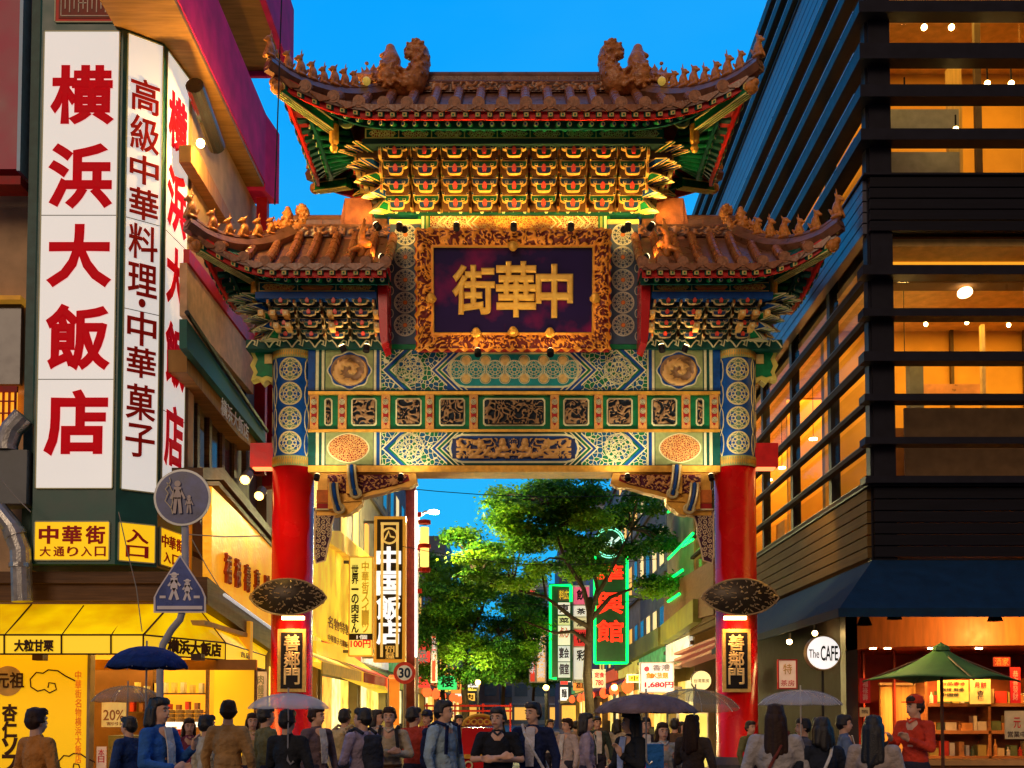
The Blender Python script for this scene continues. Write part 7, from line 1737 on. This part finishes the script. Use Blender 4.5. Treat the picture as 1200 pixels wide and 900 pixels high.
def hand_parts(w, d, s):
    """palm, four curled fingers of different lengths and a side thumb"""
    w = Vector(w); d = Vector(d).normalized(); side = d.cross(Vector((0, -1, .2))); side = side.normalized() if side.length > .1 else Vector((1, 0, 0)); nr = side.cross(d)
    P = [('c', w, .024, w+d*.05, .028), ('c', w+side*.018+d*.03, .020, w+side*.022+d*.075, .018), ('c', w-side*.018+d*.03, .020, w-side*.022+d*.075, .018)]
    for i, ln in enumerate((.068, .078, .072, .056)):
        b0 = w+d*.08+side*(.028-.019*i); m_ = b0+d*ln*.55+nr*.010; P.append(('c', b0, .0095, m_, .009)); P.append(('c', m_, .009, m_+d*ln*.35+nr*.026, .0078))
    th = w+side*s*.026+d*.02; P.append(('c', th, .012, th+d*.04+side*s*.024, .010)); P.append(('c', th+d*.04+side*s*.024, .010, th+d*.066+side*s*.022+nr*.008, .009)); return P
_B = {}
hash_ = lambda s: sum(map(ord, s))
def legs(st): return ((-.085, 0), (.085, 0)) if st == 'stand' else ((-.08, -.20), (.08, .20))
def body_mesh(aR, aL, turn, st):
    k = ('b', aR, aL, turn, st)
    if k in _B: return _B[k]
    Rz = Matrix.Rotation(turn, 3, 'Z'); hd = lambda x, y, z: Vector((0, .005, 1.585))+Rz @ Vector((x, y, z))
    P = [('e', hd(0, .012, .025), (.076, .094, .095), turn, 'Z'), ('e', hd(0, -.020, -.035), (.060, .070, .075), turn, 'Z'), ('c', hd(0, -.045, -.085), .030, hd(0, -.05, -.08), .028),
         ('c', (0, .02, 1.40), .062, hd(0, .02, -.06), .052), ('c', hd(0, -.086, .01), .009, hd(0, -.103, -.022), .012), ('e', hd(.076, .012, -.012), (.012, .022, .032), turn, 'Z'), ('e', hd(-.076, .012, -.012), (.012, .022, .032), turn, 'Z'),
         ('c', hd(-.02, -.086, -.055), .010, hd(.02, -.086, -.055), .010), ('c', hd(-.035, -.076, .032), .012, hd(.035, -.076, .032), .012),
         ('c', (0, .0, 1.36), .10, (0, 0, 1.0), .10), ('c', (-.15, .01, 1.37), .055, (.15, .01, 1.37), .055), ('c', (0, 0, 1.0), .11, (0, 0, .93), .12)]
    for s, a in ((1, aR), (-1, aL)):
        e, w, d = ARMS[a]; sh_ = Vector((s*.18, .01, 1.37)); e = Vector((s*e[0], e[1], e[2])); w = Vector((s*w[0], w[1]-(.02 if s < 0 else 0), w[2]+(.035 if s < 0 and a == 'cross' else 0))); d = Vector((s*d[0], d[1], d[2]))
        P += [('c', sh_, .05, e, .038), ('c', e, .038, w, .025)]+hand_parts(w, d, s)
    for s, (x, y) in zip((-1, 1), legs(st)): P += [('c', (x, 0, .92), .085, (x, y*.5-.01, .50), .055), ('c', (x, y*.5-.01, .50), .052, (x, y, .10), .036), ('c', (x, y+.02, .05), .035, (x, y-.13, .035), .03)]
    _B[k] = with_mat(blob(P, .0105, 1), SKIN); return _B[k]
def top_mesh(aR, aL, kind, fat=1.0):
    k = ('t', aR, aL, kind, fat)
    if k in _B: return _B[k]
    lo = {'shirt': .88, 'jacket': .84, 'coat': .62, 'hoodie': .86, 'dress': .55, 'tee': .88}[kind]; f = fat
    P = [('e', (0, .005, 1.24), (.175*f, .115*f, .20)), ('c', (-.145, .01, 1.375), .066, (.145, .01, 1.375), .066), ('c', (0, .015, 1.42), .072, (0, .01, 1.38), .09), ('e', (0, .0, 1.04), (.155*f, .112*f, .20)), ('e', (0, 0, lo+.10), (.165*f, .12*f, .14))]
    if kind in ('coat', 'dress'): P += [('c', (0, 0, .95), .13, (0, 0, lo), .18)]
    if kind == 'hoodie': P += [('e', (0, .085, 1.42), (.12, .07, .07)), ('c', (-.08, .03, 1.45), .035, (.08, .03, 1.45), .035)]
    P += [('c', (-.07, -.10, 1.10), .02, (.06, -.10, 1.02), .02), ('c', (.08, -.09, 1.2), .02, (.12, -.05, 1.06), .02)]
    for s, a in ((1, aR), (-1, aL)):
        e, w, d = ARMS[a]; sh_ = Vector((s*.178, .01, 1.37)); e = Vector((s*e[0], e[1], e[2])); w = Vector((s*w[0], w[1]-(.02 if s < 0 else 0), w[2]+(.035 if s < 0 and a == 'cross' else 0)))
        P.append(('c', sh_, .068*f, e, .055)); 
        if kind != 'tee' and kind != 'dress': P += [('c', e, .054, w.lerp(e, .12), .040), ('c', e.lerp(w, .8), .044, e.lerp(w, .86), .044)]
        else: P.pop(); P.append(('c', sh_, .070*f, sh_.lerp(e, .75), .058))
    _B[k] = blob(P, .013, 2); return _B[k]
def trouser_mesh(st, skirt=False):
    k = ('p', st, skirt)
    if k in _B: return _B[k]
    P = [('e', (0, 0, .93), (.165, .125, .13))]
    for s, (x, y) in zip((-1, 1), legs(st)): P += [('c', (x, 0, .90), .10, (x, y*.5-.01, .50), .074), ('c', (x, y*.5-.01, .50), .074, (x, y+.005, .12), .062)]
    if skirt: P = [('c', (0, 0, .95), .15, (0, 0, .55), .21)]
    _B[k] = blob(P, .016, 2); return _B[k]
def hair_mesh(style, turn):
    k = ('h', style, turn)
    if k in _B: return _B[k]
    Rz = Matrix.Rotation(turn, 3, 'Z'); hd = lambda x, y, z: Vector((0, .005, 1.585))+Rz @ Vector((x, y, z))
    P = [('e', hd(0, .030, .052), (.088, .094, .088), turn, 'Z'), ('e', hd(0, .055, .0), (.084, .070, .085), turn, 'Z'), ('e', hd(0, -.045, .092), (.070, .052, .038), turn, 'Z')]
    for a in range(9):
        an = -1.2+a*.3; P.append(('c', hd(.05*math.sin(an), -.06*math.cos(an), .115), .018, hd(.075*math.sin(an), -.094*math.cos(an), .068), .009))
    if style in ('bob', 'long'):
        ln = -.12 if style == 'bob' else -.30
        for s in (-1, 1): P += [('c', hd(s*.072, .01, .02), .030, hd(s*.075, .02, max(ln, -.16)), .026)]
        P += [('c', hd(-.045, .065, .0), .058, hd(-.075, .080, ln), .040), ('c', hd(.045, .065, .0), .058, hd(.070, .080, ln), .042), ('c', hd(0, .080, .0), .060, hd(.01, .095, ln-.04), .045), ('c', hd(-.03, .09, -.05), .05, hd(-.04, .10, ln-.02), .03)]
    if style == 'short': P += [('c', hd(s_*.074, .01, .03), .022, hd(s_*.076, .012, -.005), .014) for s_ in (-1, 1)]
    rh = random.Random(hash_(style)+int(turn*100))
    for i in range(26):
        an = rh.uniform(.2, 2*PI-.2)-PI/2*0; sx, sy = math.sin(an), -math.cos(an)
        if sy < -.55: continue
        z0 = rh.uniform(.05, .12); z1 = {'short': -.01, 'bob': -.15, 'long': -.34}[style]*rh.uniform(.7, 1.1)-.0; z1 = z1 if sy > -.2 else max(z1, -.10)
        P.append(('c', hd(sx*.060, .03+sy*.065, z0), .016, hd(sx*.088, .03+sy*.090, min(z0-.03, z1*.5)), .014)); 
        if style != 'short': P.append(('c', hd(sx*.088, .03+sy*.090, z1*.5), .015, hd(sx*.09+rh.uniform(-.02, .02), .035+sy*.088, z1), .008))
    _B[k] = blob(P, .0095, 1); return _B[k]
def eyes(p, turn):
    Rz = Matrix.Rotation(turn, 3, 'Z'); hd = lambda x, y, z: Vector((0, .005, 1.585))+Rz @ Vector((x, y, z))
    for s in (-1, 1):
        b_ = B(); b_.mi(0).ball(hd(s*.030, -.079, .006), (.015, .008, .007), 8, 6); b_.mi(1).ball(hd(s*.030, -.084, .006), (.007, .005, .007), 8, 6); o = B.out(b_, 'eye', [mat('eye white', (.7, .65, .6), .3), BLACK], None); o.parent = p
        b_ = B(); b_.tube([hd(s*.014, -.088, .030), hd(s*.030, -.090, .035), hd(s*.048, -.078, .030)], .0045, 5); o = b_.out('eyebrow', HAIR, None); o.parent = p
    b_ = B(); b_.tube([hd(-.024, -.088, -.056), hd(0, -.097, -.054), hd(.024, -.088, -.056)], .006, 6); o = b_.out('mouth', mat('lips', (.40, .12, .09), .5), None); o.parent = p
def cloth(c): return mat('cloth %.2f %.2f %.2f' % c, c, .8, noise=.3, scale=5, bump=1.0, bscale=9, bdist=.06)
def person(px, ytop, Y, rot, label, top=('shirt', (.3, .3, .3)), arms=('down', 'down'), hair='short', hc=0, turn=0, pants=(.03, .03, .05), st='stand', fat=1.0, skirt=False, bag=None, cap=None, inner=None, strap=None, belt=None, skin=None):
    """px, ytop: where the crown of the head shows; rot 0 faces the photographer, positive turns to the right of the photo"""
    h = max(1.50, min(1.88, wz(ytop, Y)-.06)); k = (h)/1.71
    t = thing('person', label, 'person', (wx(px, Y, ytop), Y, wz(ytop, Y)-h), 'people in the crowd'); t.rotation_euler = (0, 0, rot); t.scale = (k, k, k)
    link_mesh('body', body_mesh(arms[0], arms[1], turn, st), t)
    def ov(name, me, m): 
        o = link_mesh(name, me, t)
        if not me.materials: me.materials.append(m)
        o.material_slots[0].link = 'OBJECT'; o.material_slots[0].material = m; return o
    tm = ov({'shirt': 'shirt', 'jacket': 'jacket', 'coat': 'coat', 'hoodie': 'hoodie', 'dress': 'dress', 'tee': 'tee_shirt'}[top[0]], top_mesh(arms[0], arms[1], top[0], fat), cloth(top[1]))
    ov('skirt' if skirt else 'trousers', trouser_mesh(st, skirt), cloth(pants)); ov('hair', hair_mesh(hair, turn), HAIRB if hc else HAIR)
    if abs(((rot+turn+PI) % (2*PI))-PI) < 2.0: eyes(t, turn)
    if inner or top[0] in ('jacket', 'coat'):   # open front with a paler shirt showing
        c = inner or (.6, .58, .55); b_ = B(); b_.add([(-.05, -.085, 1.43), (.05, -.085, 1.43), (.055, -.128*fat, 1.25), (.045, -.135*fat, 1.0), (-.045, -.135*fat, 1.0), (-.055, -.128*fat, 1.25)], [(0, 1, 2, 5), (5, 2, 3, 4)][::1]); o = b_.out('shirt_front', cloth(c), None); o.parent = t; mm = o.modifiers.new('s', 'SOLIDIFY'); mm.thickness = .012
    else:
        b_ = B(); b_.tube([(-.055, -.045, 1.455), (-.03, -.085, 1.43), (0, -.105, 1.405), (.03, -.085, 1.43), (.055, -.045, 1.455)], .012, 6); o = b_.out('collar', cloth(tuple(min(1, v*1.3+.02) for v in top[1])), None); o.parent = t
    for s, (x, y) in zip((-1, 1), legs(st)):
        b_ = B(); b_.ball((x, y-.05, .045), (.05, .13, .05), 10, 6); b_.box(x-.045, x+.045, y-.17, y+.07, -.004, .02); o = b_.out('shoe', BLACK, None, smooth=False); o.parent = t
    if belt: b_ = B(); b_.lathe((0, 0, .985), [(.163, -.02), (.168, 0), (.163, .02)], 16); o = b_.out('belt', cloth((.10, .05, .02)), None); o.parent = t; o.scale = (1, .76, 1)
    if bag:
        me = _B.get('bag') or blob([('e', (0, .20, 1.18), (.15, .09, .22)), ('e', (0, .22, 1.05), (.13, .09, .12)), ('c', (-.08, .2, 1.36), .05, (.08, .2, 1.36), .05)], .016, 2); _B['bag'] = me; o = ov('backpack', me, cloth(bag))
        for s in (-1, 1): b_ = B(); b_.ribbon([(s*.10, 1.44, ), (s*.115, 1.30), (s*.13, 1.12)], .04, .02, lambda p: Vector((p[0], -.105-.01*math.sin(3*p[1])-.015-p[2], p[1]))); b_.tube([(s*.10, -.10, 1.44), (s*.11, .02, 1.475), (s*.10, .14, 1.42)], .02, 6); o = b_.out('strap', cloth(bag), None); o.parent = t
    if strap:
        s = 1; b_ = B(); P = [(-.12*s, .02, 1.46), (-.06, -.13, 1.36), (.04, -.155, 1.18), (.15, -.11, .98), (.17, .02, .92)]; b_.tube(P, .016, 6); b_.tube([(-.12, .02, 1.46), (-.04, .125, 1.34), (.06, .145, 1.15), (.15, .10, .98), (.17, .02, .92)], .016, 6); o = b_.out('shoulder_strap', cloth(strap), None); o.parent = t
        b_ = B(); b_.box(.15, .24, -.10, .10, .72, .92); o = b_.out('shoulder_bag', cloth(tuple(v*.6 for v in strap)), None); o.parent = t
    if cap:
        Rz = Matrix.Rotation(turn, 3, 'Z'); b_ = B(); b_.lathe((0, .022, 1.66), [(.097, -.03), (.100, .0), (.085, .05), (.04, .075), (0, .08)], 16); pts = [Vector((0, .02, 1.638))+Rz @ Vector((.085*math.sin(a), -.09-.075*math.cos(a), 0)) for a in [-1.3+.26*i for i in range(11)]]; b_.prism(pts+[Vector((0, .02, 1.638))+Rz @ Vector((.06, -.03, .0)), Vector((0, .02, 1.638))+Rz @ Vector((-.06, -.03, 0))], Vector((0, 0, .012))); o = b_.out('cap', cloth(cap), None); o.parent = t
    return t
def vinyl(c):
    n_ = 'vinyl %.2f %.2f' % c[:2]
    if n_ in MATS: return MATS[n_]
    m = bpy.data.materials.new(n_); m.use_nodes = True; N = m.node_tree.nodes; L = m.node_tree.links; N.clear()
    o = N.new('ShaderNodeOutputMaterial'); mx = N.new('ShaderNodeMixShader'); a = N.new('ShaderNodeBsdfTransparent'); g = N.new('ShaderNodeBsdfPrincipled'); g.inputs['Base Color'].default_value = (*[.85*v for v in c], 1); g.inputs['Roughness'].default_value = .35
    mx.inputs[0].default_value = .30; L.new(a.outputs[0], mx.inputs[1]); L.new(g.outputs[0], mx.inputs[2]); L.new(mx.outputs[0], o.inputs[0]); MATS[n_] = m; return m
def umbrella(px, py, Y, R_, label, col, clear=False, tilt=0, hand=None, arc=.28, grp=None):
    c = W(px, py, Y); t = thing('umbrella', label, 'umbrella', c, grp); L_ = max(.6, c.z-1.25)
    q = B(); n, m = 8, 6; vs = []; fs = []; seg = 5
    for i in range(n):
        for j in range(seg): 
            a = 2*PI*(i+j/seg)/n; dip = 1-.055*math.sin(PI*j/seg)
            for k in range(m+1): u = k/m; r = R_*math.sin(u*1.25)/math.sin(1.25)*(1-(1-dip)*u); vs.append((r*math.cos(a), r*math.sin(a), -R_*arc*2*(1-math.cos(u*1.25))/(1-math.cos(1.25))*.5*(1+.10*math.sin(PI*j/seg)*u)))
    N_ = n*seg
    for i in range(N_):
        for k in range(m): a = i*(m+1)+k; b2 = ((i+1) % N_)*(m+1)+k; fs.append((a, a+1, b2+1, b2))
    q.v = [tuple(v) for v in vs]; q.f = fs; q.m = [0]*len(fs); mt = vinyl(col) if clear else cloth(col)
    o = q.out('canopy', mt, None, smooth=True); o.parent = t; mm = o.modifiers.new('s', 'SOLIDIFY'); mm.thickness = .006
    q = B(); q.tube([(0, 0, .05), (0, 0, -L_)], .009, 8); q.tube([(0, 0, -L_), (0, 0, -L_-.06), (.03, 0, -L_-.10), (.06, 0, -L_-.07)], .013, 8); o = q.out('shaft', mat('umbrella steel', (.5, .5, .5), .3, .7), None); o.parent = t
    for i in range(n):
        a = 2*PI*i/n; q = B(); q.tube([(R_*math.sin(u*1.25)/math.sin(1.25)*math.cos(a), R_*math.sin(u*1.25)/math.sin(1.25)*math.sin(a), -R_*arc*(1-math.cos(u*1.25))/(1-math.cos(1.25))-.012) for u in (0, .25, .5, .75, 1)], .004, 5); o = q.out('rib', mat('umbrella steel', (1, 1, 1)), None); o.parent = t
    t.rotation_euler = (tilt, tilt*.3, 0); return t
P_ = person
LB = (.30, .42, .50); NAVY = (.012, .02, .07); DK = (.02, .022, .028)
# left of the left column
P_(45, 830, 9.8, 2.6, 'person in an orange brown coat passing the yellow printed wall', ('coat', (.50, .20, .04)), hair='short', hc=1, st='walk')
P_(188, 818, 10.2, 1.2, 'person in a bright blue coat under the navy umbrella by the sign post', ('coat', (.03, .12, .38)), ('hold', 'front'), hair='bob', st='walk')
umbrella(172, 757, 10.6, .40, 'small navy blue umbrella held in front of the yellow awning', (.008, .03, .16), arc=.5)
P_(150, 840, 12.5, -1.9, 'person in a dark blue jacket before the shop counter', ('jacket', (.02, .05, .16)), hair='short', st='walk')
umbrella(150, 803, 13.4, .45, 'small see through tan umbrella in front of the shop opening', (.55, .38, .2), True, arc=.42)
P_(244, 838, 12.2, 2.4, 'person in a cream jacket with teal lining beside the orange shirt', ('jacket', (.55, .50, .38)), hair='short', inner=(.0, .28, .32), fat=1.05)
P_(268, 821, 11.8, 2.9, 'tall man in a tan orange shirt with brown hair seen from behind', ('jacket', (.50, .28, .10)), hc=1, turn=.5, fat=1.05)
P_(296, 836, 14.5, .3, 'young woman with brown hair facing the street behind the tan shirt', ('shirt', (.45, .30, .12)), hair='bob', hc=1)
P_(313, 828, 13.0, 2.2, 'person in a khaki green coat left of the clear umbrella', ('coat', (.17, .16, .07)), hair='short')
P_(338, 832, 11.0, 2.8, 'person in a black jacket under the clear umbrella before the left column', ('jacket', DK), ('hold', 'down'), hair='short')
umbrella(338, 812, 10.9, .40, 'clear vinyl umbrella in front of the left column board', (1, 1, 1), True, arc=.36)
P_(372, 828, 13.2, .9, 'person in a dark overcoat right of the left gate column', ('coat', (.16, .11, .12)), hc=1, turn=.3)
# between the columns
P_(405, 831, 15.0, 2.7, 'man in a cream shirt half hidden behind the lavender shirt', ('shirt', (.62, .50, .36)), hair='short', bag=(.55, .42, .2))
P_(424, 830, 12.0, -2.3, 'man in a lavender shirt with a charcoal backpack turned to the right', ('shirt', (.46, .38, .50)), ('front', 'down'), bag=(.03, .035, .05), turn=.4)
P_(443, 832, 16.5, .8, 'woman with tied dark hair between the two backpack wearers', ('tee', (.5, .4, .35)), hair='bob', turn=.4)
P_(456, 829, 13.0, 0, 'man in a khaki shirt with dark straps and folded arms', ('shirt', (.46, .38, .26)), ('cross', 'cross'), bag=(.03, .03, .04), pants=(.20, .14, .07), belt=1, hc=1)
P_(486, 829, 14.0, 2.6, 'person in a red top with black hair left of the pale blue hoodie', ('shirt', (.45, .05, .03)), ('phone', 'down'), turn=-.4)
P_(500, 833, 17.0, -.5, 'person in a navy cap and red shirt behind the hoodie man', ('tee', (.40, .04, .04)), cap=(.02, .03, .10))
P_(521, 821, 12.0, .95, 'man in a pale blue hoodie with a navy backpack turned to the right', ('hoodie', LB), ('down', 'down'), bag=NAVY, turn=.35, fat=1.08)
P_(583, 829, 11.6, 0, 'man in a black shirt with folded arms in front of the red cart', ('tee', (.012, .014, .02)), ('cross', 'cross'), turn=-.35, fat=1.05)
P_(624, 823, 12.0, -.25, 'man in a navy cardigan with a pale diagonal strap', ('jacket', NAVY), ('down', 'down'), turn=-.45, inner=(.55, .52, .55), strap=(.6, .55, .5))
P_(645, 843, 22.0, .3, 'small distant person in grey behind the navy cardigan', ('shirt', (.50, .46, .42)))
P_(664, 842, 17.0, -.9, 'person in a beige mauve coat walking near the tree trunk', ('coat', (.52, .42, .38)), st='walk', hc=1)
P_(688, 836, 14.0, 1.5, 'person in a dusty purple coat left of the dark umbrella', ('coat', (.38, .30, .36)), hair='bob', st='walk')
P_(675, 845, 25.0, 2.9, 'distant person in a brown coat seen from behind', ('coat', (.35, .26, .18)))
P_(738, 834, 11.2, -1.0, 'woman in a black jacket over a pale blue dress under the dark umbrella', ('jacket', (.02, .02, .03)), ('hold', 'front'), hair='long', inner=(.35, .42, .62), turn=-.4, skirt=True, pants=(.35, .42, .62))
umbrella(757, 813, 11.0, .52, 'wide mauve brown umbrella over the woman in the pale blue dress', (.19, .13, .14), arc=.34)
P_(757, 841, 16.0, .1, 'person in a dark coat behind the mauve umbrella, left of the small woman', ('coat', (.04, .03, .04)))
P_(777, 847, 13.5, .15, 'small woman with brown hair holding a pink and blue bag', ('shirt', (.40, .42, .40)), ('bag', 'front'), hair='bob', hc=1)
sb_ = thing('shopping_bag', 'bright pink and blue shopping bag held by the small woman', 'bag', W(760, 900, 12.9)); q = B(); q.fr(728, 757, 882, 912, 12.9, .12); q.out('pink_side', cloth((.75, .05, .35)), sb_); q = B(); q.fr(757, 778, 872, 912, 12.88, .14); q.out('blue_side', cloth((.03, .18, .55)), sb_)
P_(812, 838, 12.4, 2.5, 'person with long dark hair and an orange scarf under the beige clear umbrella', ('coat', (.07, .05, .04)), ('hold', 'down'), hair='long', inner=(.6, .2, .03), hc=1)
umbrella(815, 807, 12.3, .50, 'beige see through umbrella left of the right gate column', (.5, .4, .2), True, arc=.38, tilt=.12)
P_(700, 840, 19.0, .2, 'person in a dark green jacket behind the dusty purple coat', ('jacket', (.04, .06, .05)))
P_(791, 842, 18.0, 2.8, 'person in a brown jacket between the small woman and the orange scarf', ('jacket', (.12, .07, .04)))
for px, yt, Yp, rot, nm, c, hr in ((538, 838, 20, .5, 'mustard', (.45, .28, .05), 'bob'), 
     (563, 841, 24, -.2, 'pale pink', (.5, .32, .32), 'long'), (724, 843, 21, 2.5, 'beige', (.45, .38, .28), 'bob'), (800, 846, 20, .6, 'cream', (.55, .48, .36), 'long'), 
     (222, 842, 14.5, .4, 'plum red', (.22, .04, .07), 'bob'), (880, 845, 18, .5, 'olive', (.15, .15, .06), 'short')):
    P_(px, yt, Yp, rot, 'person in %s standing deep in the crowd, %s' % (nm, 'left of the gate opening' if px < 345 else ('right of the gate opening' if px > 840 else ('in the left half of the opening' if px < 600 else 'in the right half of the opening'))), ('jacket' if px % 2 else 'shirt', c), hair=hr, hc=px % 3 == 0)
# right of the right column
P_(908, 826, 9.6, PI-.15, 'woman with long dark hair in a loose grey white top seen from behind', ('coat', (.42, .39, .38)), hair='long', hc=1, fat=1.12, pants=(.3, .3, .3), strap=(.18, .04, .03))
P_(961, 841, 9.6, PI+.2, 'woman with a black bob in a dark top with a white bag strap', ('shirt', (.02, .025, .04)), hair='bob', strap=(.7, .68, .65))
P_(1024, 839, 9.4, PI-.5, 'woman with long black hair in a beige blouse with a black strap', ('shirt', (.42, .34, .29)), ('front', 'front'), hair='long', strap=(.02, .02, .03), fat=1.08)
P_(990, 838, 13.5, 1.4, 'person in a blue grey coat walking under the grey umbrella', ('coat', (.12, .17, .28)), ('hold', 'down'), st='walk')
umbrella(938, 808, 13.0, .50, 'see through grey umbrella between the right gate column and the café door', (.75, .72, .75), True, arc=.34)
P_(940, 842, 13.6, -1.5, 'person in a slate coat under the grey umbrella beside the right column', ('coat', (.10, .10, .13)), ('hold', 'down'), st='walk')
P_(1071, 816, 12.9, -.9, 'café worker in a red shirt and red cap looking down at the counter', ('shirt', (.62, .05, .02)), ('phone', 'phone'), turn=-.35, cap=(.60, .05, .02), hc=1)
bpy.data.scenes.remove(TS)
